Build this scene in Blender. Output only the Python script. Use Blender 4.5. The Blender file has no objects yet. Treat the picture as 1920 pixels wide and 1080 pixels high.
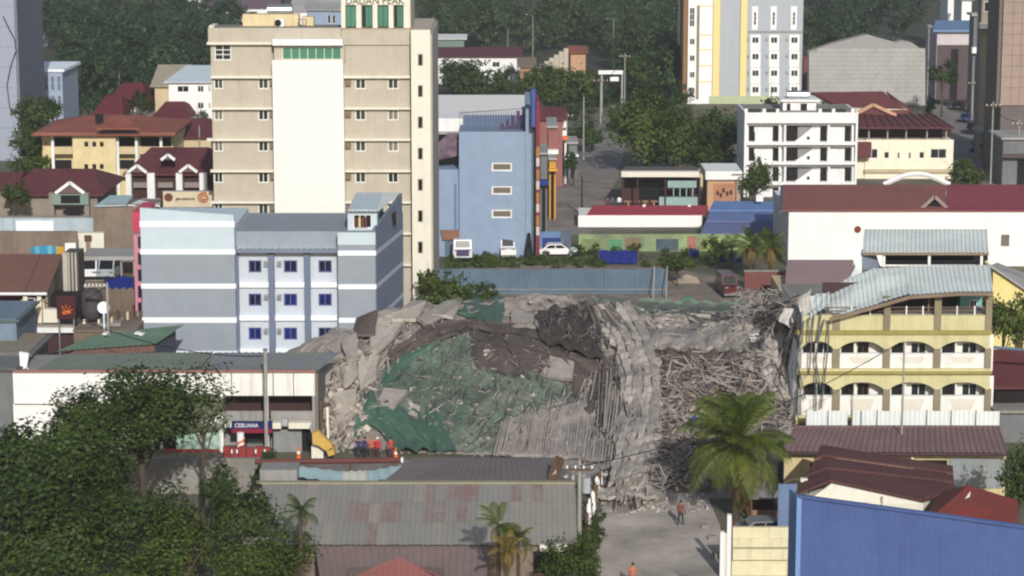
import bpy, math, random
import numpy as np
from mathutils import Vector, noise as mnoise
random.seed(7); RNG = np.random.default_rng(11)
sc = bpy.context.scene
C = sc.collection
# ------------------------------------------------------------------ camera, sky, sun, exposure
F, PITCH, H = 4500.0, math.radians(10.2), 44.0        # focal length in photo pixels (1920 wide), camera 44 m up
cam_d = bpy.data.cameras.new('camera'); cam = bpy.data.objects.new('camera', cam_d); C.objects.link(cam)
cam.location = (0, 0, H); cam.rotation_euler = (math.pi/2 - PITCH, 0, 0)
cam_d.sensor_width = 36; cam_d.lens = 36*F/1920; cam_d.clip_start = 1; cam_d.clip_end = 6000
sc.camera = cam
SUN_AZ, SUN_EL = math.radians(9), math.radians(25)    # sun behind the camera, a little to its right
sd = Vector((math.sin(SUN_AZ)*math.cos(SUN_EL), -math.cos(SUN_AZ)*math.cos(SUN_EL), math.sin(SUN_EL)))
w = bpy.data.worlds.new('World'); sc.world = w; w.use_nodes = True
nt = w.node_tree; nt.nodes.clear()
sky = nt.nodes.new('ShaderNodeTexSky'); sky.sky_type = 'NISHITA'; sky.sun_disc = False
sky.sun_elevation = SUN_EL; sky.sun_rotation = math.atan2(sd.x, sd.y); sky.dust_density = 2.0
bgn = nt.nodes.new('ShaderNodeBackground'); bgn.inputs[1].default_value = 0.1
ow = nt.nodes.new('ShaderNodeOutputWorld')
nt.links.new(sky.outputs[0], bgn.inputs[0]); nt.links.new(bgn.outputs[0], ow.inputs[0])
sl = bpy.data.lights.new('sun', 'SUN'); sl.energy = 3.9; sl.angle = math.radians(0.6); sl.color = (1.0, 0.975, 0.935)
so = bpy.data.objects.new('sun', sl); C.objects.link(so); so.rotation_euler = sd.to_track_quat('Z', 'Y').to_euler(); so.location = (20, -60, 120)
sc.view_settings.view_transform = 'Standard'; sc.view_settings.look = 'None'
sc.view_settings.exposure = 0.0; sc.view_settings.gamma = 1.0; sc.view_settings.use_curve_mapping = False
sc.render.engine = 'CYCLES'; sc.cycles.filter_width = 2.2

# ------------------------------------------------------------------ photograph pixel -> place
cp, sp = math.cos(PITCH), math.sin(PITCH)
def ray(px, py):
    u = (px-960)/F; v = (540-py)/F; k = cp+v*sp
    return u/k, (-sp+v*cp)/k
def X(px, py, Y): return ray(px, py)[0]*Y
def Z(py, Y): return H+ray(960, py)[1]*Y
def W3(px, py, Y): a, b = ray(px, py); return Vector((a*Y, Y, H+b*Y))
def G(px, py, z=0.0):
    a, b = ray(px, py); Y = (z-H)/b
    return Vector((a*Y, Y, z))
# ------------------------------------------------------------------ materials
def lin(c): return tuple(((x/255+0.055)/1.055)**2.4 if x > 10 else x/255/12.92 for x in c)
MATS = {}
def mat(name, col, k=0.8, rough=0.8, var=0.18, scale=0.8, streak=0.0, bump=0.0, metal=0.0, col2=None, patch=0.5, rib=0.0, island=0.0, spec=0.3, scol=(60, 52, 44)):
    if name in MATS: return MATS[name]
    m = bpy.data.materials.new(name); m.use_nodes = True; n = m.node_tree.nodes; l = m.node_tree.links
    b = n['Principled BSDF']; b.inputs['Roughness'].default_value = rough; b.inputs['Metallic'].default_value = metal
    b.inputs['Specular IOR Level'].default_value = spec
    base = [min(x*k, 0.9) for x in lin(col)]
    c2 = [min(x*k, 0.9) for x in lin(col2)] if col2 else [x*(1-var) for x in base]
    ge = n.new('ShaderNodeNewGeometry')
    nz = n.new('ShaderNodeTexNoise'); nz.inputs['Scale'].default_value = scale; nz.inputs['Detail'].default_value = 7; nz.inputs['Roughness'].default_value = 0.65
    l.new(ge.outputs['Position'], nz.inputs['Vector'])
    rp = n.new('ShaderNodeMapRange'); rp.inputs[1].default_value = patch-0.17; rp.inputs[2].default_value = patch+0.17
    l.new(nz.outputs['Fac'], rp.inputs[0])
    mx = n.new('ShaderNodeMixRGB'); mx.inputs[1].default_value = (*base, 1); mx.inputs[2].default_value = (*c2, 1)
    l.new(rp.outputs[0], mx.inputs[0]); out = mx.outputs[0]
    fine = n.new('ShaderNodeTexNoise'); fine.inputs['Scale'].default_value = scale*9; fine.inputs['Detail'].default_value = 4
    l.new(ge.outputs['Position'], fine.inputs['Vector'])
    fr = n.new('ShaderNodeMapRange'); fr.inputs[3].default_value = 1-var*0.6; fr.inputs[4].default_value = 1+var*0.6
    l.new(fine.outputs['Fac'], fr.inputs[0])
    mm = n.new('ShaderNodeMixRGB'); mm.blend_type = 'MULTIPLY'; mm.inputs[0].default_value = 1
    l.new(out, mm.inputs[1]); l.new(fr.outputs[0], mm.inputs[2]); out = mm.outputs[0]
    if streak:
        mp = n.new('ShaderNodeVectorMath'); mp.operation = 'MULTIPLY'; mp.inputs[1].default_value = (1.6, 1.6, 0.12)
        l.new(ge.outputs['Position'], mp.inputs[0])
        sn = n.new('ShaderNodeTexNoise'); sn.inputs['Scale'].default_value = 1.3; sn.inputs['Detail'].default_value = 6; sn.inputs['Roughness'].default_value = 0.7
        l.new(mp.outputs[0], sn.inputs['Vector'])
        sr = n.new('ShaderNodeMapRange'); sr.inputs[1].default_value = 0.5; sr.inputs[2].default_value = 0.8; sr.inputs[4].default_value = streak
        l.new(sn.outputs['Fac'], sr.inputs[0])
        sm = n.new('ShaderNodeMixRGB'); sm.inputs[2].default_value = (*[x*0.8 for x in lin(scol)], 1)
        l.new(sr.outputs[0], sm.inputs[0]); l.new(out, sm.inputs[1]); out = sm.outputs[0]
    if island:
        ir = n.new('ShaderNodeMapRange'); ir.inputs[3].default_value = 1-island; ir.inputs[4].default_value = 1+island
        l.new(ge.outputs['Random Per Island'], ir.inputs[0])
        im = n.new('ShaderNodeMixRGB'); im.blend_type = 'MULTIPLY'; im.inputs[0].default_value = 1
        l.new(out, im.inputs[1]); l.new(ir.outputs[0], im.inputs[2]); out = im.outputs[0]
    l.new(out, b.inputs['Base Color'])
    if bump or rib:
        bp = n.new('ShaderNodeBump'); bp.inputs['Distance'].default_value = 0.1; bp.inputs['Strength'].default_value = max(bump, rib)
        if rib:
            wv = n.new('ShaderNodeTexWave'); wv.bands_direction = 'X'; wv.inputs['Scale'].default_value = 0.9
            l.new(ge.outputs['Position'], wv.inputs['Vector']); l.new(wv.outputs['Fac'], bp.inputs['Height'])
        else: l.new(fine.outputs['Fac'], bp.inputs['Height'])
        l.new(bp.outputs[0], b.inputs['Normal'])
    MATS[name] = m; return m
def leafmat(name, a, bcol, k=0.75, trans=0.25):
    m = bpy.data.materials.new(name); m.use_nodes = True; n = m.node_tree.nodes; l = m.node_tree.links
    b = n['Principled BSDF']; b.inputs['Roughness'].default_value = 0.55; b.inputs['Specular IOR Level'].default_value = 0.25
    ge = n.new('ShaderNodeNewGeometry'); nz = n.new('ShaderNodeTexNoise'); nz.inputs['Scale'].default_value = 0.35; nz.inputs['Detail'].default_value = 3
    l.new(ge.outputs['Position'], nz.inputs['Vector'])
    ad = n.new('ShaderNodeMath'); ad.operation = 'MULTIPLY_ADD'; ad.inputs[1].default_value = 0.6; l.new(ge.outputs['Random Per Island'], ad.inputs[0])
    sb = n.new('ShaderNodeMapRange'); sb.inputs[1].default_value = 0.35; sb.inputs[2].default_value = 0.65; sb.inputs[3].default_value = 0; sb.inputs[4].default_value = 0.4
    l.new(nz.outputs['Fac'], sb.inputs[0]); l.new(sb.outputs[0], ad.inputs[2])
    mx = n.new('ShaderNodeMixRGB'); mx.inputs[1].default_value = (*[x*k for x in lin(a)], 1); mx.inputs[2].default_value = (*[x*k for x in lin(bcol)], 1)
    l.new(ad.outputs[0], mx.inputs[0]); l.new(mx.outputs[0], b.inputs['Base Color'])
    tr = n.new('ShaderNodeBsdfTranslucent'); l.new(mx.outputs[0], tr.inputs[0])
    ms = n.new('ShaderNodeMixShader'); ms.inputs[0].default_value = trans
    l.new(b.outputs[0], ms.inputs[1]); l.new(tr.outputs[0], ms.inputs[2]); l.new(ms.outputs[0], n['Material Output'].inputs[0])
    MATS[name] = m; return m
def netmat(name, col, k, cover, scale=1.2, col2=None):
    m = mat(name, col, k, 0.75, 0.35, 0.9, col2=col2); n = m.node_tree.nodes; l = m.node_tree.links
    ge = n.new('ShaderNodeNewGeometry'); nz = n.new('ShaderNodeTexNoise'); nz.inputs['Scale'].default_value = scale; nz.inputs['Detail'].default_value = 8; nz.inputs['Roughness'].default_value = 0.72
    l.new(ge.outputs['Position'], nz.inputs['Vector'])
    mr = n.new('ShaderNodeMapRange'); mr.inputs[1].default_value = cover-0.14; mr.inputs[2].default_value = cover+0.1; mr.inputs[3].default_value = 0.96; mr.inputs[4].default_value = 0.12
    l.new(nz.outputs['Fac'], mr.inputs[0]); l.new(mr.outputs[0], n['Principled BSDF'].inputs['Alpha'])
    return m
# ------------------------------------------------------------------ mesh building
WP = {}                                              # world position of every object made
class MB:
    def __init__(s): s.v = []; s.f = []
    def add(s, vs, fs):
        o = len(s.v); s.v += [tuple(p) for p in vs]; s.f += [tuple(i+o for i in f) for f in fs]; return s
    def box(s, x0, x1, y0, y1, z0, z1):
        return s.add([(x0,y0,z0),(x1,y0,z0),(x1,y1,z0),(x0,y1,z0),(x0,y0,z1),(x1,y0,z1),(x1,y1,z1),(x0,y1,z1)],
                     [(0,3,2,1),(4,5,6,7),(0,1,5,4),(1,2,6,5),(2,3,7,6),(3,0,4,7)])
    def poly(s, pts): return s.add(pts, [tuple(range(len(pts)))])
    def prism(s, pts, vec):
        n = len(pts); vec = Vector(vec); q = [Vector(p)+vec for p in pts]
        return s.add(list(pts)+q, [tuple(range(n)), tuple(range(2*n-1, n-1, -1))]+[(i, i+n, (i+1) % n+n, (i+1) % n) for i in range(n)])
    def tube(s, pts, r, n=6, r1=None, cap=True):
        pts = [Vector(p) for p in pts]; m = len(pts); r1 = r if r1 is None else r1; vs = []; fs = []
        for i, p in enumerate(pts):
            d = (pts[min(i+1, m-1)]-pts[max(i-1, 0)]).normalized()
            a = d.cross(Vector((0, 0, 1)) if abs(d.z) < 0.9 else Vector((1, 0, 0))).normalized(); b = d.cross(a)
            rr = r+(r1-r)*i/max(m-1, 1)
            for j in range(n):
                t = 2*math.pi*j/n; vs.append(p+a*math.cos(t)*rr+b*math.sin(t)*rr)
        for i in range(m-1):
            for j in range(n): fs.append((i*n+j, i*n+(j+1) % n, (i+1)*n+(j+1) % n, (i+1)*n+j))
        if cap: fs += [tuple(range(n-1, -1, -1)), tuple(range((m-1)*n, m*n))]
        return s.add(vs, fs)
    def bar(s, a, b, t, t2=None):                    # square bar
        a = Vector(a); b = Vector(b); d = (b-a).normalized(); t2 = t2 or t
        u = d.cross(Vector((0, 0, 1)) if abs(d.z) < 0.9 else Vector((1, 0, 0))).normalized(); v = d.cross(u)
        vs = [p+u*sx*t/2+v*sy*t2/2 for p in (a, b) for sx, sy in ((-1,-1),(1,-1),(1,1),(-1,1))]
        return s.add(vs, [(0,1,2,3),(7,6,5,4),(0,4,5,1),(1,5,6,2),(2,6,7,3),(3,7,4,0)])
    def disc(s, c, r, n=16, y=0.05):                 # short cylinder facing -y
        pts = [(c[0]+r*math.cos(2*math.pi*i/n), c[1], c[2]+r*math.sin(2*math.pi*i/n)) for i in range(n)]
        return s.prism(pts, (0, y, 0))
    def grid(s, P):                                  # P[i][j] points
        nu = len(P); nv = len(P[0]); o = [q for r in P for q in r]
        return s.add(o, [(i*nv+j, (i+1)*nv+j, (i+1)*nv+j+1, i*nv+j+1) for i in range(nu-1) for j in range(nv-1)])
    def mesh(s, m, org=(0, 0, 0), name='mesh', smooth=False):
        me = bpy.data.meshes.new(name)
        me.from_pydata([(p[0]-org[0], p[1]-org[1], p[2]-org[2]) for p in s.v], [], s.f); me.update()
        if m: me.materials.append(m)
        if smooth: me.polygons.foreach_set('use_smooth', [True]*len(me.polygons))
        return me
def _link(name, me, pos, parent):
    o = bpy.data.objects.new(name, me); C.objects.link(o); pos = Vector(pos)
    if parent is not None: o.parent = parent; o.location = pos-WP[parent.name]
    else: o.location = pos
    WP[o.name] = pos; return o
def tag(o, label=None, cat=None, group=None, kind=None):
    if label: o['label'] = label
    if cat: o['category'] = cat
    if group: o['group'] = group
    if kind: o['kind'] = kind
    return o
def thing(name, label, cat, pos, group=None): return tag(_link(name, None, pos, None), label, cat, group)
def part(name, mb, m, parent, label=None, kind=None, smooth=False):          # mb in world coordinates
    return tag(_link(name, mb.mesh(m, WP[parent.name] if parent else (0, 0, 0), name, smooth), WP[parent.name] if parent else (0, 0, 0), parent), label, None, None, kind)
def inst(name, me, pos, parent, label=None): return tag(_link(name, me, pos, parent), label)
def solo(name, mb, m, label, cat, pos, group=None, smooth=False):             # a thing that is one mesh
    return tag(_link(name, mb.mesh(m, pos, name, smooth), pos, None), label, cat, group)
def struct(name, mb, m): return tag(_link(name, mb.mesh(m, (0, 0, 0), name), (0, 0, 0), None), None, None, None, 'structure')
def B(*a): return MB().box(*a)
# wall of thickness t (towards +y) with rectangular holes
def holewall(mb, x0, x1, z0, z1, y, t, holes):
    xs = sorted({x0, x1, *[min(max(v, x0), x1) for h in holes for v in (h[0], h[1])]}); zs = sorted({z0, z1, *[min(max(v, z0), z1) for h in holes for v in (h[2], h[3])]})
    for i in range(len(xs)-1):
        for j in range(len(zs)-1):
            cx, cz = (xs[i]+xs[i+1])/2, (zs[j]+zs[j+1])/2
            if not any(h[0] < cx < h[1] and h[2] < cz < h[3] for h in holes):
                mb.add([(xs[i], y, zs[j]), (xs[i+1], y, zs[j]), (xs[i+1], y, zs[j+1]), (xs[i], y, zs[j+1])], [(0, 1, 2, 3)])
    for a, b, c, d in holes:
        e = y+t
        mb.add([(a,y,c),(b,y,c),(b,y,d),(a,y,d),(a,e,c),(b,e,c),(b,e,d),(a,e,d)], [(0,4,5,1),(1,5,6,2),(2,6,7,3),(3,7,4,0)])
    e = y+t
    mb.add([(x0,y,z0),(x1,y,z0),(x1,y,z1),(x0,y,z1),(x0,e,z0),(x1,e,z0),(x1,e,z1),(x0,e,z1)], [(0,1,5,4),(1,2,6,5),(2,3,7,6),(3,0,4,7)])
    return mb
WC = {}
def window(parent, x0, x1, z0, z1, y, cols=2, rows=1, fm=None, pm=None, fw=0.07, sill=False, name='window', proud=False):
    """frame mesh with a pane in each light; sits in a hole (y = wall face) or proud of a plain wall"""
    fm = fm or MATS['white']; pm = pm or MATS['glass']; wd, hg = x1-x0, z1-z0
    key = (round(wd, 2), round(hg, 2), cols, rows, fm.name, pm.name, fw, sill)
    if key not in WC:
        mb = MB(); a, b = -wd/2, wd/2; c, d = -hg/2, hg/2
        mb.box(a, b, 0, .07, d-fw, d).box(a, b, 0, .07, c, c+fw).box(a, a+fw, 0, .07, c+fw, d-fw).box(b-fw, b, 0, .07, c+fw, d-fw)
        cw = (wd-2*fw)/cols; ch = (hg-2*fw)/rows
        for i in range(1, cols): xx = a+fw+cw*i; mb.box(xx-fw*.4, xx+fw*.4, .01, .06, c+fw, d-fw)
        for i in range(1, rows): zz = c+fw+ch*i; mb.box(a+fw, b-fw, .015, .055, zz-fw*.4, zz+fw*.4)
        if sill: mb.box(a-.08, b+.08, -.12, .05, c-.09, c-.003)
        pn = MB().box(-cw/2+.004, cw/2-.004, 0, .02, -ch/2+.004, ch/2-.004)
        WC[key] = (mb.mesh(fm, name='window'), pn.mesh(pm, name='pane'), cw, ch)
    fme, pme, cw, ch = WC[key]; yy = y-.07 if proud else y+.06
    f = inst(name, fme, ((x0+x1)/2, yy, (z0+z1)/2), parent)
    for i in range(cols):
        for j in range(rows):
            inst('pane', pme, (x0+fw+cw*(i+.5), yy+.03+(i % 2)*.012, z0+fw+ch*(j+.5)), f)
    return f
def facade(parent, name, Y, box, m, wins, z0=None, t=.22, back=True, **kw):
    """wall over the photo rectangle box=(l,top,r,bottom) at depth Y, windows at the photo rectangles in wins"""
    l, tp, r, bt = box; x0, x1 = X(l, (tp+bt)/2, Y), X(r, (tp+bt)/2, Y); zt = Z(tp, Y); zb = Z(bt, Y) if z0 is None else z0
    hs = []; ws = []
    for q in wins:
        a, b, c, d = q[:4]; opt = dict(kw); opt.update(q[4] if len(q) > 4 else {})
        h = (X(a, b, Y), X(c, b, Y), Z(d, Y), Z(b, Y)); hs.append(h); ws.append((h, opt))
    mb = holewall(MB(), x0, x1, zb, zt, Y, t, hs)
    o = part(name, mb, m, parent)
    for h, opt in ws: window(parent, *h, Y, **opt)
    return o
def corr(corners, pitch=.4, amp=.05, nv=1, warp=None):
    """ribbed sheet: corners near-left, near-right, far-right, far-left; ribs run near->far"""
    a, b, c, d = [Vector(p) for p in corners]; n = max(2, int((b-a).length/pitch)); prof = [(0, 0), (.55, 0), (.68, 1), (.87, 1)]
    us = [((i+u)/n, h) for i in range(n) for u, h in prof]+[(1, 0)]
    nrm = (b-a).cross(d-a).normalized()
    if nrm.z < 0: nrm = -nrm
    P = []
    for u, h in us:
        row = []
        for j in range(nv+1):
            v = j/nv; p = (a*(1-u)+b*u)*(1-v)+(d*(1-u)+c*u)*v+nrm*amp*h
            if warp: p = p+warp(u, v)
            row.append(p)
        P.append(row)
    return MB().grid(P)
def slabroof(corners, t=.15):
    a = [Vector(p) for p in corners]; return MB().prism([p-Vector((0, 0, t)) for p in a], (0, 0, t))
def lettering(text, size, pos, m, parent, name='lettering', ext=.03, width=None, rz=0):
    cu = bpy.data.curves.new('lettering', 'FONT'); cu.body = text; cu.size = size; cu.extrude = ext; cu.align_x = 'CENTER'; cu.align_y = 'CENTER'
    t = bpy.data.objects.new('lettering_tmp', cu); C.objects.link(t); dg = bpy.context.evaluated_depsgraph_get(); dg.update()
    me = bpy.data.meshes.new_from_object(t.evaluated_get(dg)); bpy.data.objects.remove(t)
    me.materials.clear(); me.materials.append(m)
    o = inst(name, me, pos, parent); o.rotation_euler = (math.pi/2, 0, rz)
    if width:
        xs = [v.co.x for v in me.vertices]; o.scale = (width/(max(xs)-min(xs)), 1, 1)
    return o
# shared materials
mat('white', (246, 246, 244), .78, var=.08, streak=.25); mat('whitewash', (248, 247, 242), .8, var=.07, streak=.18)
mat('glass', (38, 42, 46), 1, .12, .3, 2.0, spec=.6); mat('glass_blue', (30, 44, 130), .9, .2, .5, 1.5, spec=.5, col2=(20, 24, 50))
mat('glass_green', (70, 130, 108), .9, .25, .25, .6, spec=.5); mat('glass_dark', (18, 18, 20), 1, .25, .3, 1.0, spec=.5)
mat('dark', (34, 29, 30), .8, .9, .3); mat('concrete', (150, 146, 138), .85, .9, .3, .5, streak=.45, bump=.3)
mat('metal', (150, 152, 155), .8, .45, .2, metal=.6); mat('steel', (190, 192, 195), .9, .3, .15, metal=.8)
mat('rubber', (28, 28, 30), 1, .8, .2); mat('wood', (104, 78, 58), .9, .8, .35, 1.5); mat('bark', (92, 80, 68), .8, .9, .4, 2.0, bump=.5)
mat('cream', (236, 231, 214), .78, var=.07, streak=.2); mat('sand', (192, 183, 166), .82, var=.12, streak=.36, scol=(140, 128, 108))
mat('maroon_roof', (100, 54, 56), .95, .75, .3, .25, streak=0, rib=.25); mat('orange_roof', (140, 82, 66), .95, .8, .3, .3, rib=.25)
mat('grey_roof', (150, 148, 146), 1.1, .7, .2, .3, rib=.2); mat('tan_wall', (206, 188, 150), .85, var=.12, streak=.2)
mat('pole_grey', (160, 158, 152), .85, .8, .2, 1.0); mat('red', (190, 40, 40), .8, .6, .2); mat('orange', (226, 110, 40), .85, .6, .2); mat('yellow', (232, 178, 60), .85, .6, .2)
mat('blue_tarp', (34, 52, 140), .8, .6, .25, 1.0); mat('teal_sheet', (178, 204, 204), .9, .6, .15)
# ================================================================== the setting
gm = mat('ground_soil', (118, 108, 96), .95, .95, .4, .12, col2=(78, 84, 60), patch=.48)
struct('ground', MB().poly([(-2500, -300, 0), (2500, -300, 0), (2500, 4500, 0), (-2500, 4500, 0)]), gm)
mat('asphalt', (130, 123, 117), 1.15, .9, .25, .25, col2=(96, 90, 86)); mat('concrete_road', (166, 156, 146), 1.3, .9, .25, .22, col2=(120, 114, 106), bump=.2)
mat('kerbstone', (170, 164, 154), .85, .9, .2)
def road(name, pix, m, z=.004): struct(name, MB().poly([G(x, y, z) for x, y in pix]), m)
road('driveway', [(1105, 1200), (1370, 1200), (1350, 985), (1325, 925), (1140, 925), (1125, 985)], MATS['concrete_road'], .008)
road('street', [(-300, 905), (1900, 905), (1900, 862), (-300, 862)], MATS['asphalt'])
road('back_road', [(1000, 440), (1105, 440), (1160, 330), (1172, 262), (1178, 205), (1183, 150), (1160, 150), (1135, 215), (1095, 280), (1040, 345)], MATS['asphalt'])
road('side_street', [(1800, 355), (1930, 355), (1890, 300), (1800, 215), (1770, 160), (1752, 100), (1728, 100), (1735, 165), (1752, 215), (1790, 290)], MATS['asphalt'])
road('yard', [(760, 610), (1480, 610), (1480, 548), (1250, 500), (900, 496), (760, 540)], mat('yard_dirt', (136, 124, 112), 1.1, .95, .35, .3, col2=(98, 88, 78)))
struct('hillside', MB().poly([G(-900, 196, .02), G(2800, 196, .02), (2400, 4000, .02), (-2400, 4000, .02)]), mat('undergrowth', (58, 64, 46), .8, .95, .4, .08, col2=(74, 70, 54)))
kb = MB()
for a, b in (((1105, 1200), (1125, 985)), ((1125, 985), (1140, 925))):
    p, q = G(*a), G(*b); kb.bar(p+Vector((0, 0, .06)), q+Vector((0, 0, .06)), .18, .13)
struct('kerb', kb, MATS['kerbstone'])

# ================================================================== hotel
Y = 225.0
hb = thing('hotel', 'tall sand coloured hotel block with cream stair core and green glazed rooftop sign', 'hotel', (X(590, 400, Y), Y, 0))
xl, xc0, xc1, xr, xs = X(402, 250, Y), X(514, 250, Y), X(645, 250, Y), X(770, 250, Y), X(808, 250, Y)
zt = Z(55, Y); D = 17
part('body', B(xl+.1, xc1, Y+.25, Y+6, 0, zt-.1), MATS['sand'], hb); part('rear_body', B(xc1+.01, xs-.05, Y+.25, Y+D, 0, zt-.1), MATS['sand'], hb)
rows = [147+58.6*i for i in range(7)]
gw = dict(pm=mat('glass_olive', (66, 72, 56), .8, .2, .4, 1.2, spec=.5), fw=.09)
lw = [(401, r, 418, r+20, dict(cols=2)) for r in rows]+[(484, r, 503, r+20, dict(cols=2)) for r in rows]+[(402, 83, 433, 113, dict(cols=2, rows=3))]
rw = [(666, r, 686, r+20, dict(cols=2)) for r in rows]+[(727, r, 747, r+20, dict(cols=2)) for r in rows]
import itertools
gv = [gw['pm'], mat('glass_shade', (44, 48, 42), .8, .2, .4, 1.2, spec=.5), mat('curtain', (128, 124, 104), .8, .4, .3, 1.5)]
for i_, q_ in enumerate(lw+rw): q_[4]['pm'] = gv[(0, 1, 0, 2, 1, 0, 0, 2, 1, 0, 1)[(i_*7) % 11]]
facade(hb, 'wall', Y, (400, 72, 514, 560), MATS['sand'], lw, z0=0, **gw)
facade(hb, 'wall', Y, (645, 55, 770, 560), MATS['sand'], rw, z0=0, **gw)
# floor ledges: shallow hoods over each storey
for k, r in enumerate([81]+[r-3 for r in rows]):
    z1 = Z(r, Y); m_ = MATS['cream']
    part('ledge', B(X(389 if k % 3 == 0 else 396, r, Y), xc0-.02, Y-.55, Y, z1-.1, z1+.14), m_, hb)
    if k: part('ledge', B(xc1+.02, xr-.02, Y-.5, Y, z1-.1, z1+.14), m_, hb)
    if k:
        for px in (508, 649):
            part('air_conditioner', B(X(px, r, Y)-.05, X(px+9, r, Y), Y-.42, Y-.003, Z(r+16, Y), Z(r+5, Y)), mat('unit_brown', (136, 116, 92), .8), hb)
pz = Z(81, Y)+.14
part('parapet', B(xl-.35, X(640, 60, Y), Y-.3, Y+.05, pz+.002, Z(52, Y)), MATS['sand'], hb)
part('parapet', B(X(640, 60, Y)+.02, xr, Y-.2, Y-.003, Z(84, Y), Z(57, Y)), MATS['sand'], hb)
# stair core
facade(hb, 'stair_core', Y-1.4, (514, 113, 646, 560), mat('core_cream', (243, 241, 233), .8, var=.06, streak=.16, scol=(200, 194, 178)), [], z0=0, t=1.38)
facade(hb, 'gallery', Y-1.0, (514, 84, 646, 114), MATS['sand'], [(529, 88, 640, 112, dict(cols=7, pm=MATS['glass_green'], fm=MATS['cream']))], t=.9)
part('core_cap', B(X(511, 80, Y-1.4), X(643, 80, Y-1.4), Y-1.6, Y, Z(85, Y-1.4), Z(73, Y-1.4)), MATS['white'], hb)
# stair tower on the right
facade(hb, 'stair_tower', Y-1.2, (772, 56, 808, 560), MATS['cream'], [(783, 101+58.6*i, 793, 124+58.6*i, dict(cols=1, fm=MATS['sand'], pm=MATS['glass_dark'])) for i in range(8)], z0=0, t=.25)
part('stair_tower_side', B(X(772, 250, Y-1.2)+.01, X(808, 250, Y-1.2)-.01, Y-.95, Y+.2, 0, zt-.15), MATS['cream'], hb)
part('flank_wall', B(xs-.04, xs+.2, Y-.8, Y+D, 0, Z(62, Y)), mat('flank_grey', (176, 172, 164), .8, streak=.3), hb)  # grey tone paints in the shade on this side
part('downpipe', MB().tube([(xr+.12, Y-.25, 0), (xr+.12, Y-.25, zt)], .07), mat('pipe_brown', (120, 96, 72), .8), hb)
# penthouse with the sign
Yp = Y+1.0; zp0, zp1 = Z(52, Y)-.4, Z(-26, Yp)
part('penthouse', B(X(641, 30, Yp), X(770, 30, Yp), Yp+.35, Yp+9, zt-.2, zp1), MATS['sand'], hb)
part('penthouse_sill', B(X(630, 52, Yp), X(772, 52, Yp), Yp-.5, Yp+.3, Z(56, Yp), Z(52, Yp)), mat('sill_brown', (168, 146, 120), .85), hb)
for a, b in ((640, 648), (668, 678), (699, 708), (729, 738), (757, 769)):
    part('pillar', B(X(a, 30, Yp), X(b, 30, Yp), Yp-.25, Yp+.33, Z(52, Yp)+.003, Z(9, Yp)), MATS['cream'], hb)
part('sign_band', B(X(640, 0, Yp), X(769, 0, Yp), Yp-.28, Yp+.32, Z(9, Yp)+.003, zp1), MATS['cream'], hb)
for a, b, op in ((648, 668, 0), (678, 699, 1), (708, 729, 0), (738, 757, 1)):
    x0, x1 = X(a, 30, Yp), X(b, 30, Yp)
    f = window(hb, x0, x1, Z(51, Yp), Z(10, Yp), Yp-.1, cols=2 if not op else 3, rows=1, pm=MATS['glass_green'], fm=mat('frame_green', (60, 92, 76), .8), fw=.08)
    if op: f.children[0].data = f.children[0].data.copy(); f.children[0].data.materials[0] = MATS['glass_dark']
lettering('DALIAN PEAK', .98, (X(703, 2, Yp), Yp-.31, Z(1.5, Yp)), mat('letter_green', (72, 88, 62), .8), hb, width=X(757, 2, Yp)-X(648, 2, Yp))
# rooftop
part('roof_wall', B(X(455, 45, Y+4), X(560, 45, Y+4), Y+4, Y+5.6, zt-.3, Z(27, Y+4)), mat('pale_yellow', (222, 205, 160), .85, streak=.2), hb)
part('roof_wall', B(X(566, 45, Y+4.5), X(588, 45, Y+4.5), Y+4.5, Y+5.8, zt-.3, Z(31, Y+5)), MATS['pale_yellow'], hb)
part('roof_deck', B(xl-.2, X(640, 55, Y), Y+.06, Y+6, zt-.098, zt+.02), MATS['concrete'], hb)
tk = part('water_tank', MB().tube([W3(502, 19, Y+5), W3(548, 19, Y+5)], .62, 14), MATS['steel'], hb, smooth=False)
for px in (508, 519, 532, 543): part('tank_support', MB().bar((X(px, 25, Y+5), Y+5, Z(31, Y+5)), (X(px, 25, Y+5), Y+5, Z(24, Y+5)), .18), MATS['pale_yellow'], hb)
ac = part('condenser', B(X(516, 44, Y+3), X(533, 44, Y+3), Y+3, Y+3.5, zt+.05, Z(35, Y+3)), MATS['white'], hb)
part('fan', MB().disc((X(521, 43, Y+3), Y+2.97, Z(43, Y+3)), .33, 14, .03), MATS['dark'], ac)
part('roof_vent', B(X(465, 26, Y+5), X(480, 26, Y+5), Y+5, Y+6, Z(33, Y+5), Z(23, Y+5)), MATS['wood'], hb)
part('pipe_rack', MB().tube([W3(560, 52, Y+3), W3(560, 36, Y+3), W3(574, 36, Y+3), W3(574, 52, Y+3)], .06).tube([W3(567, 52, Y+3), W3(567, 36, Y+3)], .05), MATS['metal'], hb)
part('elevator_block', B(X(392, 55, Y+6), X(402, 55, Y+6), Y+6, Y+9, zt-.3, Z(48, Y+6)), MATS['cream'], hb)

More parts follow.
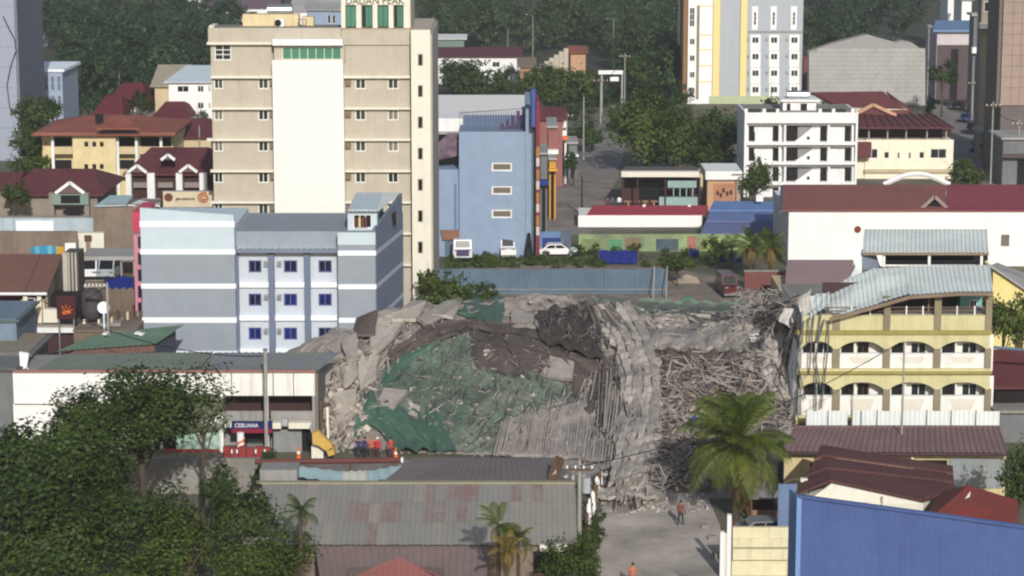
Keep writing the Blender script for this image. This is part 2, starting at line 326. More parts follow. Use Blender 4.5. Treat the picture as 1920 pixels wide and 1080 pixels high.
# ================================================================== blue-grey apartment block with recessed middle bays
Y = 195.0
bb = thing('apartment_block', 'blue grey apartment block with white bands and blue windows beside the rubble', 'building', (X(500, 600, Y), Y, 0))
mat('pale_blue', (196, 210, 218), .82, var=.07, streak=.18, scol=(150, 162, 172)); mat('slate_blue', (154, 163, 172), .74, var=.1, streak=.4, scol=(128, 140, 154))
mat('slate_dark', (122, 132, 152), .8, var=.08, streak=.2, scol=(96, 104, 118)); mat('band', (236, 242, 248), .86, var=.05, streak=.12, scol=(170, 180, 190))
xa, xb = X(266, 530, Y), X(441, 530, Y); xc, xd = X(634, 530, Y), X(704, 530, Y); Yr = Y+1.3
zT0, zT1 = Z(390, Y), Z(403, Y)
zb1, zb2 = Z(426, Y), Z(468, Y)
part('body', B(xa+.05, xd-.3, Yr+.3, Y+12, 0, Z(437, Y)-.1), MATS['slate_blue'], bb)
part('left_wing', B(xa, xb, Y, Y+11, 0, zb2), MATS['slate_blue'], bb)
part('left_wing_upper', B(xa, xb, Y, Y+11, zb2+.002, zb1), MATS['pale_blue'], bb)
part('left_wing_top', MB().prism([(xa, Y, zb1+.002), (xb, Y, zb1+.002), (xb, Y, zT1), (xa, Y, zT0)], (0, .5, 0)), MATS['pale_blue'], bb)
for a, b in ((415, 426), (468, 477), (532, 541), (595, 605), (658, 664)):
    part('band', B(xa-.05, xb+.05, Y-.08, Y+.5, Z(b, Y), Z(a, Y)), MATS['band'], bb)
# right wing with a skewed flank
fl = Vector((X(755, 530, Y+12), Y+12, 0)); zR = Z(437, Y)
fp = [(xc, Y, 0), (xd, Y, 0), (fl.x, fl.y, 0), (xc, fl.y, 0)]
part('right_wing', MB().prism(fp, (0, 0, zR)), MATS['slate_blue'], bb)
for a, b in ((470, 479), (533, 542), (596, 605), (659, 665)):
    z0_, z1_ = Z(b, Y), Z(a, Y)
    part('band', MB().prism([(xc+.02, Y-.08, z0_), (xd+.06, Y-.08, z0_), (fl.x+.08, fl.y, z0_), (fl.x-.3, fl.y, z0_), (xd-.2, Y+.2, z0_), (xc+.02, Y+.2, z0_)], (0, 0, z1_-z0_)), MATS['band'], bb)
part('wing_cap', MB().prism([(p[0], p[1], zb2+.4) for p in ((xc, Y-.04, 0), (xd+.03, Y-.04, 0), (xd, Y+.3, 0), (xc, Y+.3, 0))], (0, 0, zR-zb2-.35)), MATS['pale_blue'], bb)
# flank parapet rising to the rear
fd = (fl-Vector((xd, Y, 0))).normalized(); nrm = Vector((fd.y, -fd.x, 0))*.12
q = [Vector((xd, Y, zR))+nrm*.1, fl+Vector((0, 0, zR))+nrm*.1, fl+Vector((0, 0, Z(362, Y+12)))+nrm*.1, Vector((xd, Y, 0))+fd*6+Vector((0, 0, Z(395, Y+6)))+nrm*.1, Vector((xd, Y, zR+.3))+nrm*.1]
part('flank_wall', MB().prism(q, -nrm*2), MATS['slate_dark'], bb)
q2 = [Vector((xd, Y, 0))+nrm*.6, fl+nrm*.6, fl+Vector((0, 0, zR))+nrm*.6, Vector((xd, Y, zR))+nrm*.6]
part('flank_facing', MB().prism(q2, -nrm*.45), MATS['slate_dark'], bb)  # slate darkened so the flank carries its shade in the colour
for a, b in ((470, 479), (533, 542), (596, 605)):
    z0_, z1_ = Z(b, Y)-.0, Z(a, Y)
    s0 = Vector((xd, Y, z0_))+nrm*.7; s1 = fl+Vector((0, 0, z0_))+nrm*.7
    part('flank_band', MB().prism([s0, s1, s1+Vector((0, 0, z1_-z0_)), s0+Vector((0, 0, z1_-z0_))], -nrm*.3), mat('band_dull', (186, 194, 206), .8, var=.05), bb)  # white band dulled to paint the flank's shade
# rooftop room on the right wing
Yq = Y+1.4
facade(bb, 'roof_room', Yq, (652, 397, 707, 440), MATS['pale_blue'], [(662, 402, 697, 428, dict(cols=3, pm=MATS['glass_dark'], fm=MATS['white'], fw=.08))], z0=zR+.01)
part('roof_room_body', B(X(652, 415, Yq)+.02, X(706, 415, Yq), Yq+.25, Y+11.9, zR+.012, Z(394, Yq)), MATS['pale_blue'], bb)
for i, (px, m_) in enumerate(((666, 'maroon_roof'), (672, 'tan_wall'), (678, 'wood'), (684, 'maroon_roof'))):
    part('hanging_cloth', B(X(px, 415, Yq-.25), X(px+4, 415, Yq-.25), Yq-.2, Yq-.12, Z(426, Yq), Z(407, Yq)), MATS[m_], bb)
part('roof_sheet', corr([W3(650, 397, Yq-.5), W3(709, 397, Yq-.5), W3(752, 361, Y+12.2), W3(678, 361, Y+12.2)], .35, .04), mat('sheet_pale', (206, 214, 212), .95, .6, .12), bb)
part('opening', B(X(736, 405, Y+8)-.02, X(744, 405, Y+8), Y+7.2, Y+8.3, Z(420, Y+8), Z(398, Y+8)), MATS['glass_dark'], bb)
# recessed middle
wn = []
mat('glass_navy', (26, 30, 58), .9, .2, .5, 1.5, spec=.5)
for ri, ry in enumerate((488, 550.5, 614)):
    for ci, (a, b) in enumerate(((466, 490), (532, 557), (597, 622))):
        wn.append((a, ry, b, ry+23, dict(cols=2, rows=1, fm=mat('frame_blue', (96, 106, 150), .8), pm=MATS['glass_navy' if ri+ci in (0, 1) or (ri, ci) in ((0, 2), (2, 2)) else 'glass_blue'], fw=.1)))
facade(bb, 'middle_wall', Yr, (441, 466, 634, 668), mat('bay_grey', (196, 204, 214), .82, var=.06, streak=.22, scol=(150, 160, 172)), wn, z0=0)
for a, b in ((442, 449), (505, 516), (572, 583)):
    part('pilaster', B(X(a, 560, Yr), X(b, 560, Yr), Yr-.45, Yr-.003, 0, Z(470, Yr)), mat('pilaster_grey', (112, 124, 146), .8, var=.08, streak=.15), bb)
for a, b in ((528, 538), (590, 600), (652, 662)):
    for l_, r_ in ((449, 505), (516, 572), (583, 633)):
        part('band', B(X(l_, a, Yr)+.02, X(r_, a, Yr)-.02, Yr-.3, Yr-.004, Z(b, Yr), Z(a, Yr)), MATS['band'], bb)
for ry in (488, 550.5, 614):
    for px in (495, 520):
        u_ = part('air_conditioner', B(X(px, ry, Yr), X(px+8, ry, Yr), Yr-.35, Yr-.003, Z(ry+10, Yr), Z(ry+1, Yr)), mat('unit_grey', (176, 180, 184), .8), bb)
        part('grille', B(X(px+1.2, ry, Yr), X(px+6.8, ry, Yr), Yr-.37, Yr-.352, Z(ry+8.6, Yr), Z(ry+2.4, Yr)), MATS['metal'], u_)
part('middle_roof', corr([(xb+.1, Yr-1.0, Z(467, Yr-1)), (xc-.05, Yr-1.0, Z(467, Yr-1)), (xc-.05, Yr+9, Z(430, Yr+9)), (xb+.1, Yr+9, Z(430, Yr+9))], .5, .04), mat('grey_sheet', (172, 180, 180), 1.35, .6, .15, .3), bb)
part('fascia', B(xb+.1, xc-.05, Yr-1.04, Yr-.95, Z(474, Yr-1), Z(467, Yr-1)-.01), MATS['slate_dark'], bb)  # dark strip paints the thin shadow under the roof edge
# narrow pink annex behind the left edge
Yk = 199.0
pk = thing('pink_house', 'narrow pink house with stacked dark windows wedged left of the blue grey block', 'house', (X(258, 500, Yk), Yk, 0))
mat('pink', (206, 138, 148), .85, streak=.3); mat('deep_pink', (196, 70, 96), .85)
facade(pk, 'wall', Yk, (253, 440, 275, 625), MATS['pink'], [(258, 418+25+31*i, 266, 466+31*i, dict(cols=1, pm=MATS['glass_dark'], fm=mat('violet', (84, 70, 130), .8))) for i in range(5)], z0=0)
part('body', B(X(253, 520, Yk)+.02, X(275, 520, Yk), Yk+.25, Yk+9, 0, Z(441, Yk)), MATS['pink'], pk)
part('upper_wall', B(X(249, 430, Yk+2), X(272, 430, Yk+2), Yk+2, Yk+8, Z(441, Yk)+.01, Z(398, Yk+2)), MATS['deep_pink'], pk)
# ================================================================== yellow arcaded building on the right, its left end torn off
Y = 178.0
yb = thing('arcaded_hotel', 'yellow and white arcaded building with pale sagging metal roofs right of the rubble', 'building', (X(1680, 800, Y), Y, 0))
mat('yellow_paint', (216, 208, 160), .78, var=.14, streak=.42, scol=(140, 130, 96)); mat('olive_trim', (168, 154, 84), .75, var=.15, streak=.2); mat('pier', (148, 136, 112), .8, var=.2, streak=.3)
mat('veranda_white', (240, 238, 232), .82, var=.1, streak=.3, scol=(150, 144, 134))
xR = X(1858, 650, Y); xL = X(1494, 650, Y); Yb = Y+1.25
part('body', B(xL+.3, xR-.02, Yb+.25, Y+13, 0, Z(592, Y)), MATS['veranda_white'], yb)
part('flank_wall', B(xR-.18, xR, Y+.4, Y+13, 0, Z(592, Y)+.01), MATS['yellow_paint'], yb)
piers = [(1496, 1503), (1561, 1575), (1656, 1669), (1751, 1764), (1847, 1859)]
levels = [  # arch top, spring, railing top, railing bottom, slab bottom
    (640, 657, 664, 690, 700), (717, 733, 743, 778, 792)]
for li, (at_, spr, rt, rb, slb) in enumerate(levels):
    top = Z(627 if li == 0 else 700, Y); prev = None
    for i, (a, b) in enumerate(piers):
        part('pier', B(X(a, at_, Y), X(b, at_, Y), Y-.12, Y+.35, Z(slb+(8 if li else 0), Y)+.003, Z(spr-3, Y)), MATS['pier'] if i else MATS['concrete'], yb)
    for i in range(4):
        a, b = piers[i][1], piers[i+1][0]; x0, x1 = X(a, at_, Y)-.12, X(b, at_, Y)+.12
        z0, z1 = Z(spr-2, Y), Z(at_, Y); pts = [(X(piers[i][0], at_, Y)+.15, Y, z0), (x0, Y, z0)]
        for k in range(1, 12):
            t = k/12; e = abs(2*t-1); pts.append((x0+(x1-x0)*t, Y, z0+(z1-z0)*(1-e**2.6)))
        pts += [(x1, Y, z0), (X(piers[i+1][1], at_, Y)-.12 if i == 3 else X(piers[i+1][0], at_, Y)+.14, Y, z0)]
        pts += [(pts[-1][0], Y, top), (pts[0][0], Y, top)]
        part('arch', MB().prism(pts, (0, .3, 0)), MATS['yellow_paint'], yb)
        # railing: solid white balcony front with a trapezoid inset
        xa, xb = X(a, rt, Y)+.005, X(b, rt, Y)-.005
        rl = part('railing', B(xa, xb, Y+.03, Y+.17, Z(rb, Y), Z(rt, Y)), MATS['veranda_white'], yb)
        part('handrail', B(xa, xb, Y-.03, Y+.22, Z(rt, Y)+.002, Z(rt, Y)+.07), MATS['white'], rl)
        xm = (xa+xb)/2; wd = (xb-xa)
        part('inset', MB().prism([(xm-wd*.3, Y+.005, Z(rt+5, Y)), (xm+wd*.3, Y+.005, Z(rt+5, Y)), (xm+wd*.2, Y+.005, Z(rb-9, Y)), (xm-wd*.2, Y+.005, Z(rb-9, Y))], (0, .022, 0)), mat('inset_cream', (226, 220, 206), .8, var=.1), rl)
    part('floor_slab', B(xL, xR+.04, Y-.2, Y+2.1, Z(slb, Y), Z(rb, Y)-.003), MATS['yellow_paint'], yb)
    part('slab_edge', B(xL, xR+.08, Y-.34, Y-.2, Z(slb, Y), Z(slb-5, Y)), MATS['olive_trim'], yb)  # olive strip paints the shadow line below the slab
    # back wall of the veranda
    hs = []
    for i in range(4):
        a, b = piers[i][1], piers[i+1][0]; m_ = (a+b)/2
        if i != 1: hs.append((m_-2, at_+2, m_+27, at_+30, dict(cols=2, pm=MATS['glass'], fm=MATS['white'])))
        else: hs.append((m_-8, at_+1, m_+14, at_+62, dict(cols=2, pm=MATS['glass_dark'], fm=MATS['wood'])))
    facade(yb, 'veranda_wall', Yb, (1500, at_-12, 1862, slb-4), MATS['veranda_white'], hs)
    for i in range(4):                                   # dark panel paints the unlit doorway recess at the left of every bay
        a = piers[i][1]
        part('door', B(X(a+3, at_, Yb), X(a+23, at_, Yb), Yb-.06, Yb-.003, Z(slb-6, Yb), Z(at_+3, Yb)), MATS['dark'], yb)
        part('box_wall', B(X(a+24, at_, Yb), X(a+27, at_, Yb), Yb-.7, Yb-.004, Z(slb-6, Yb), Z(at_-6, Yb)), MATS['veranda_white'], yb)
part('beam', B(xL, xR+.02, Y-.16, Y+.3, Z(627, Y)+.003, Z(619, Y)), MATS['olive_trim'], yb)  # olive colour paints the shadow line along the beam
for i in range(4):
    part('parapet_panel', B(X(piers[i][1], 605, Y)+.01, X(piers[i+1][0], 605, Y)-.01, Y-.05, Y+.25, Z(619, Y)+.004, Z(591, Y)), MATS['yellow_paint'], yb)
for i, (a, b) in enumerate(piers[1:]):
    part('pier', B(X(a, 605, Y), X(b, 605, Y), Y-.15, Y+.3, Z(619, Y)+.004, Z(556 if i > 0 else 588, Y)), MATS['pier'], yb)
part('terrace_floor', B(xL+.2, xR, Y+.26, Y+13, Z(592, Y)+.011, Z(592, Y)+.1), MATS['concrete'], yb)
hr = part('terrace_railing', MB().tube([(xL+2, Y+.1, Z(577, Y)), (xR, Y+.1, Z(577, Y))], .05).tube([(xL+2, Y+.1, Z(584, Y)), (xR, Y+.1, Z(584, Y))], .03), mat('rail_brown', (120, 96, 84), .8), yb)
for px in (1597, 1632, 1700, 1731, 1795, 1828): part('railing_post', B(X(px, 580, Y)-.05, X(px, 580, Y)+.05, Y+.05, Y+.15, Z(591, Y)+.005, Z(574, Y)), MATS['white'], hr)
part('back_wall', B(xL+2.5, X(1800, 570, Y+5), Y+5, Y+5.2, Z(592, Y)+.101, Z(552, Y)), mat('terrace_brown', (70, 50, 50), .8), yb)
part('teal_wall', B(X(1800, 570, Y+3), xR-.2, Y+3, Y+5.2, Z(592, Y)+.102, Z(552, Y)), mat('teal_wall', (128, 182, 184), .85, streak=.2), yb)
window(yb, X(1818, 570, Y+3), X(1832, 570, Y+3), Z(578, Y+3), Z(562, Y+3), Y+3, cols=2, pm=MATS['glass_dark'], proud=True)
part('inner_post', B(X(1742, 560, Y+1)-.08, X(1742, 560, Y+1)+.08, Y+1, Y+1.15, Z(592, Y), Z(552, Y)), MATS['pier'], yb)
# main roof: eave and top given by photo points, the left part folded down over the rubble
mat('mint_sheet', (212, 219, 213), 1.08, .55, .2, .25, streak=.15, scol=(140, 140, 130))
eave = [(1862, 547), (1800, 547), (1706, 553), (1650, 569), (1600, 583), (1556, 595)]; topp = [(1856, 497), (1790, 497), (1700, 498), (1640, 502), (1594, 520), (1552, 545)]
for i in range(5):
    d0, d1 = max(0, i-1)*.25, max(0, i)*.25
    part('roof_sheet', corr([W3(*eave[i+1], Y-1.1+d1), W3(*eave[i], Y-1.1+d0), W3(*topp[i], Y+8.0-d0*2), W3(*topp[i+1], Y+8.0-d1*2)], .33, .05, 6,
         warp=lambda u, v, i=i: Vector((0, 0, .08*math.sin(v*9+i)*(i > 1)))), MATS['mint_sheet'], yb)
part('roof_sheet', corr([W3(1520, 600, Y-.9), W3(1554, 580, Y-1.0), W3(1556, 546, Y+5), W3(1512, 566, Y+4)], .33, .06, 5, warp=lambda u, v: Vector((0, 0, .25*math.sin(v*7+u*3)))), MATS['mint_sheet'], yb, label='torn roof sheet hanging over the rubble')
ga = MB()
for (a, b) in zip(eave[:-1], eave[1:]): ga.bar(W3(a[0], a[1]+4, Y-1.05), W3(b[0], b[1]+4, Y-1.05), .22, .26)
part('eave_beam', ga, mat('eave_wood', (140, 122, 104), .8, var=.25), yb)
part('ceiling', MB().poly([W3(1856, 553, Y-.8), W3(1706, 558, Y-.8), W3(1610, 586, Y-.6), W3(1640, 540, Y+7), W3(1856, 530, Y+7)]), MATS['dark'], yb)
# upper roof over the roof deck
part('upper_roof', corr([W3(1617, 474, Y+8.6), W3(1854, 474, Y+8.6), W3(1851, 430, Y+16.5), W3(1620, 430, Y+16.5)], .33, .05), MATS['mint_sheet'], yb)
part('upper_eave', MB().bar(W3(1617, 476, Y+8.7), W3(1854, 476, Y+8.7), .12, .2), MATS['eave_wood'], yb)
for px in (1657, 1742, 1840): part('deck_post', MB().bar((X(px, 490, Y+9), Y+9, Z(500, Y+9)), (X(px, 490, Y+9), Y+9, Z(475, Y+9)), .2), MATS['white'], yb)
part('deck_wall', B(X(1655, 490, Y+14), X(1852, 490, Y+14), Y+14, Y+14.2, Z(505, Y+10), Z(468, Y+12)), MATS['dark'], yb)
part('deck_rail', B(X(1660, 490, Y+9.2), X(1845, 490, Y+9.2), Y+9.2, Y+9.3, Z(497, Y+9), Z(490, Y+9)), MATS['glass_dark'], yb)
part('side_panel', MB().prism([W3(1616, 468, Y+9), W3(1616, 505, Y+9), W3(1652, 505, Y+10), W3(1642, 474, Y+10)], (0, .1, 0)), mat('panel_slate', (132, 142, 160), .8), yb)
part('side_panel', MB().prism([W3(1592, 464, Y+9.5), W3(1616, 462, Y+9.5), W3(1616, 512, Y+8), W3(1594, 520, Y+7), W3(1604, 500, Y+8.5)], (0, .1, 0)), MATS['mint_sheet'], yb)
rg = random.Random(5)
for k in range(9):                                       # torn sheet scraps at the broken end
    a = W3(1480+k*5+rg.uniform(-6, 6), 552+rg.uniform(-10, 30)+k*2, Y+rg.uniform(-1, 3)); s = rg.uniform(.5, 1.1)
    u = Vector((rg.uniform(-1, 1), rg.uniform(-.4, .4), rg.uniform(-.6, .6))).normalized()*s; v = Vector((rg.uniform(-.3, .3), rg.uniform(-.5, .2), -1)).normalized()*s*1.6
    part('torn_sheet', corr([a, a+u, a+u+v*.9, a+v], .28, .06, 3, warp=lambda p, q, k=k: Vector((.1*math.sin(q*5+k), .15*math.sin(p*4+q*3+k), 0))), mat('scrap_sheet', (196, 194, 188), .85, .6, .2), yb)
for k in range(7):                                       # broken bars dangling in front of the torn end
    x0 = 1500+k*9+rg.uniform(-4, 4)
    part('dangling_bar', MB().tube([W3(x0, 590+rg.uniform(-6, 12), Y-.4), W3(x0-6+rg.uniform(-8, 8), 640, Y-.7), W3(x0-12+rg.uniform(-14, 6), 690+rg.uniform(-30, 60), Y-.6), W3(x0-14+rg.uniform(-9, 9), 760+rg.uniform(-60, 30), Y-.5)], .06, 5), MATS['metal'], yb)
part('broken_wall', MB().prism([W3(1494, 640, Y+.5), W3(1494, 800, Y+.5), W3(1480, 800, Y+1.5), W3(1484, 700, Y+1.5)], (0, 2.5, 0)), MATS['veranda_white'], yb)
# sheet fence in front of it: one panel per bay
fy = Y-2.4
fe = thing('sheet_fence', 'white corrugated sheet fence along the foot of the yellow arcaded building', 'fence', (X(1690, 800, fy), fy, 0))
for a, b in ((1512, 1552), (1553, 1590), (1598, 1644), (1645, 1690), (1691, 1737), (1738, 1783), (1784, 1829), (1830, 1875)):
    c = [(X(a, 785, fy)+.02, fy, 0), (X(b, 785, fy)-.04, fy, 0), (X(b, 785, fy)-.04, fy, Z(771, fy)+.02*(a % 3)), (X(a, 785, fy)+.02, fy, Z(771, fy)+.02*(a % 3))]
    part('panel', corr(c, .3, .04), mat('fence_white', (226, 232, 228), .86, .6, .1, streak=.2), fe)
    part('post', B(X(a, 785, fy)-.05, X(a, 785, fy)+.015, fy-.08, fy+.08, 0, Z(769, fy)), MATS['metal'], fe)

# long purple-brown shed in front
Ya, Yc = 162.0, 168.0
sh = thing('long_shed', 'long low shed with purple brown ribbed roof in front of the sheet fence', 'shed', (X(1680, 900, Ya), Ya, 0))
part('roof', corr([W3(1462, 847, Ya-.4), W3(1892, 850, Ya-.4), W3(1874, 800, Yc), W3(1490, 800, Yc)], .4, .06), mat('purple_roof', (124, 100, 98), 1.15, .75, .25, .3, col2=(104, 82, 82)), sh)
part('ridge_strip', MB().bar(W3(1490, 800, Yc), W3(1874, 800, Yc), .35, .12), MATS['purple_roof'], sh)
part('gutter', MB().tube([W3(1462, 850, Ya-.5), W3(1892, 853, Ya-.5)], .1, 6), mat('gutter_brown', (76, 58, 56), .9), sh)
x0, x1 = X(1470, 880, Ya+.4), X(1885, 880, Ya+.4)
holewall_mb = holewall(MB(), x0, x1, 0, Z(852, Ya+.4), Ya+.4, .2, [(X(1520, 870, Ya), X(1600, 870, Ya), 0.9, 2.4), (X(1710, 870, Ya), X(1778, 870, Ya), 0.5, 2.6)])
part('wall', holewall_mb, mat('shed_wall', (214, 196, 150), .8, streak=.3), sh)
part('shutter', B(X(1781, 880, Ya), X(1884, 880, Ya), Ya+.3, Ya+.38, .6, Z(862, Ya)), mat('shutter_grey', (150, 156, 156), .8, streak=.3), sh)
part('interior', B(x0+.1, x1-.1, Ya+.65, Ya+5, 0, Z(852, Ya+.4)-.1), MATS['dark'], sh)
for px in (1600, 1668, 1711): part('post', B(X(px, 870, Ya)-.1, X(px, 870, Ya)+.1, Ya+.1, Ya+.3, 0, Z(853, Ya)), MATS['cream'], sh)

# maroon roofed house with cream gable
A_, B_, C_, D_, E_, F_ = W3(1540, 846, 158), W3(1786, 886, 154), W3(1790, 922, 150), W3(1730, 941, 147.4), W3(1558, 904, 149.5), W3(1496, 928, 148)
mh = thing('maroon_roof_house', 'house with stepped maroon roof and cream end wall behind the blue clad building', 'house', (D_.x-3, 150, 0))
mat('maroon_tile', (86, 54, 52), 1.1, .8, .25, .3)
rz = Vector((0, 0, .14))
def lerp(a, b, t): return a*(1-t)+b*t
for i in range(3):                                       # three stepped courses
    s0, s1 = i/3, (i+1)/3
    L0, L1 = lerp(E_, A_, s0), lerp(E_, A_, s1); R0, R1 = lerp(C_, B_, s0), lerp(C_, B_, s1)
    up = Vector((0, 0, .16*i))
    part('roof_course', MB().prism([lerp(L0, D_, .0)+up if i else E_, R0+up if i else D_, R1+up, L1+up], rz), MATS['maroon_tile'], mh)
    K0, K1 = lerp(F_, A_, s0), lerp(F_, A_, s1)
    part('hip_course', MB().prism([K0+up, (L0 if i else E_)+up, L1+up, K1+up], rz), MATS['maroon_tile'], mh)
part('roof_course', MB().prism([D_, C_, lerp(C_, B_, .34)+Vector((0, 0, .05)), D_+Vector((.3, .6, .1))], rz), MATS['maroon_tile'], mh)
part('gable_wall', MB().prism([(E_.x, E_.y-.25, E_.z-.05), (D_.x, D_.y-.25, D_.z-.05), (D_.x, D_.y-.25, 0), (F_.x+.4, E_.y-.25, 0), (F_.x+.4, E_.y-.25, F_.z-1.0)], (0, .2, 0)), MATS['cream'], mh)
part('downpipe', MB().tube([(lerp(E_, D_, .55).x, lerp(E_, D_, .55).y-.5, lerp(E_, D_, .55).z-.1), (lerp(E_, D_, .55).x, lerp(E_, D_, .55).y-.5, 0)], .07), MATS['sand'], mh)
part('body', MB().prism([(F_.x+.5, F_.y+.2, 0), (D_.x-.1, D_.y+.5, 0), (C_.x-.4, C_.y+1.5, 0), (B_.x-.4, B_.y-.4, 0), (A_.x, A_.y-.4, 0)], (0, 0, D_.z-.25)), MATS['cream'], mh)
for px, py in ((1500, 895), (1500, 918)): part('eave_bracket', B(X(px, py, 151), X(px+13, py, 151), 150.6, 151, Z(py+6, 151), Z(py, 151)), MATS['cream'], mh)

# small red hip roof
ap = W3(1815, 913, 146); c4 = [W3(1728, 958, 142), W3(1905, 985, 140), W3(1908, 950, 148), W3(1760, 925, 150)]
zz = min(p.z for p in c4); c4 = [Vector((p.x, p.y, zz+.3)) for p in c4]
rh = thing('red_roof_hut', 'small hut with rusty red hipped roof at the right edge', 'hut', (ap.x, 145, 0))
mat('rust_roof', (120, 48, 44), 1.1, .85, .35, .5, col2=(96, 52, 44))
for i in range(4): part('roof_slope', MB().prism([c4[i], c4[(i+1) % 4], ap], (0, 0, .12)), MATS['rust_roof'], rh)
part('wall', MB().prism([lerp(Vector((p.x, p.y, 0)), Vector((ap.x, ap.y, 0)), .08) for p in c4], (0, 0, zz+.25)), MATS['tan_wall'], rh)
part('roof_patch', MB().prism([lerp(c4[0], ap, .5)+Vector((1.0, .0, .16)), lerp(c4[0], ap, .5)+Vector((1.5, .1, .22)), lerp(c4[0], ap, .75)+Vector((.9, .2, .3))], (0, 0, .03)), MATS['white'], rh)

# blue clad building at lower right
zt = 12.0
def GZ(px, py): return G(px, py, zt)
p1, p2, p0 = GZ(1499, 932), GZ(1990, 999), GZ(1484, 926)
bc = thing('blue_clad_building', 'big building clad in bright blue metal at the lower right corner', 'building', (p1.x+4, p1.y, 0))
mat('blue_clad', (88, 110, 166), .82, .6, .2, .18, streak=.3, scol=(60, 74, 130)); mat('blue_trim', (116, 150, 200), .85, .5, .1)
dv = Vector((p2.x-p1.x, p2.y-p1.y, 0)); n_pan = 9
for i in range(n_pan):
    a = p1+dv*(i/n_pan); b = p1+dv*((i+1)/n_pan); out = Vector((dv.y, -dv.x, 0)).normalized()*.01*(i % 2)
    a = a+out; b = b+out+dv.normalized()*.02
    part('panel', corr([(a.x, a.y, 0), (b.x, b.y, 0), (b.x, b.y, zt), (a.x, a.y, zt)], .3, -.003), MATS['blue_clad'], bc)
part('side_wall', MB().prism([(p0.x, p0.y+1, 0), (p1.x, p1.y+.02, 0), (p1.x, p1.y+.02, zt), (p0.x, p0.y+1, zt)], (.05, .05, 0)), MATS['blue_trim'], bc)
part('corner_trim', B(p1.x-.14, p1.x+.1, p1.y-.1, p1.y+.12, 0, zt+.03), MATS['blue_trim'], bc)
part('body', MB().prism([(p0.x+.3, p0.y+1, 0), (p1.x+.3, p1.y+.4, 0), (p2.x, p2.y+.4, 0), (p2.x, p2.y+5, 0)], (0, 0, zt-4.02)), MATS['blue_trim'], bc)
part('coping', MB().bar((p1.x, p1.y, zt+.06), (p2.x, p2.y, zt+.06), .3, .12), MATS['blue_clad'], bc)
part('roof', MB().prism([(p0.x+.1, p0.y+1, zt-4), (p1.x+.1, p1.y+.2, zt-4), (p2.x, p2.y+.2, zt-4), (p2.x, p2.y+5, zt-4)], (0, 0, .1)), MATS['grey_roof'], bc)
# generic house: front wall at depth Y over photo rect, roof of some kind, windows given as photo rects
def house(name, label, cat, l, r, eave, base_z, ridge, Y, depth, wm, rm, roof='gable', wins=(), over=.6, group=None, t=.2, hip=.25, **kw):
    x0, x1 = X(l, eave, Y), X(r, eave, Y); ze = Z(eave, Y); zr = Z(ridge, Y+depth/2 if roof != 'shed' else Y+depth)
    o = thing(name, label, cat, ((x0+x1)/2, Y, 0), group)
    hs = [(X(a, b, Y), X(c, b, Y), Z(d, Y), Z(b, Y)) for a, b, c, d, *_ in wins]
    part('wall', holewall(MB(), x0, x1, base_z, ze, Y, t, hs), wm, o)
    part('body', B(x0+.02, x1-.02, Y+t, Y+depth, base_z, ze-.02), wm, o)
    for h, q in zip(hs, wins):
        op = dict(kw); op.update(q[4] if len(q) > 4 else {}); window(o, *h, Y, **op)
    a, b, c, d = x0-over, x1+over, Y-over, Y+depth+over; ym = Y+depth/2; ez = ze-.05
    if roof == 'gable':
        part('roof', slabroof([(a, c, ez), (b, c, ez), (b, ym, zr), (a, ym, zr)]), rm, o); part('rear_roof', slabroof([(a, ym+.01, zr), (b, ym+.01, zr), (b, d, ez), (a, d, ez)]), rm, o)
        for xx in (x0+.03, x1-.2): part('gable_wall', MB().prism([(xx, Y+.1, ez), (xx, ym, zr-.2), (xx, Y+depth-.1, ez)], (.17, 0, 0)), wm, o)
    elif roof == 'hip':
        hx = (b-a)*hip; e, f = a+hx, b-hx
        part('roof', slabroof([(a, c, ez), (b, c, ez), (f, ym, zr), (e, ym, zr)]), rm, o); part('rear_roof', slabroof([(e, ym+.01, zr), (f, ym+.01, zr), (b, d, ez), (a, d, ez)]), rm, o)
        part('roof_hip', slabroof([(a, c+.01, ez), (e-.01, ym, zr), (a, d-.01, ez)]), rm, o); part('roof_hip', slabroof([(b, c+.01, ez), (f+.01, ym, zr), (b, d-.01, ez)]), rm, o)
    elif roof == 'front':                                # gable end faces the camera
        xm = (x0+x1)/2; zr = Z(ridge, Y)
        part('roof', slabroof([(a, c, ez), (xm, c, zr), (xm, d, zr), (a, d, ez)]), rm, o); part('roof', slabroof([(xm+.01, c, zr), (b, c, ez), (b, d, ez), (xm+.01, d, zr)]), rm, o)
        part('gable_wall', MB().prism([(x0, Y, ze), (x1, Y, ze), (xm, Y, zr-.2)], (0, .2, 0)), wm, o)
    elif roof == 'shed':
        part('roof', slabroof([(a, c, ez), (b, c, ez), (b, d, zr), (a, d, zr)]), rm, o)
    else:
        part('roof', B(a, b, c, d, ez, ez+.25), rm, o)
    return o
def pbox(o, name, m, l, t, r, b, Y, d, zb=None, **kw):     # box from photo rect at depth Y with depth d
    my = (t+b)/2; return part(name, B(X(l, my, Y), X(r, my, Y), Y, Y+d, Z(b, Y) if zb is None else zb, Z(t, Y)), m, o, **kw)

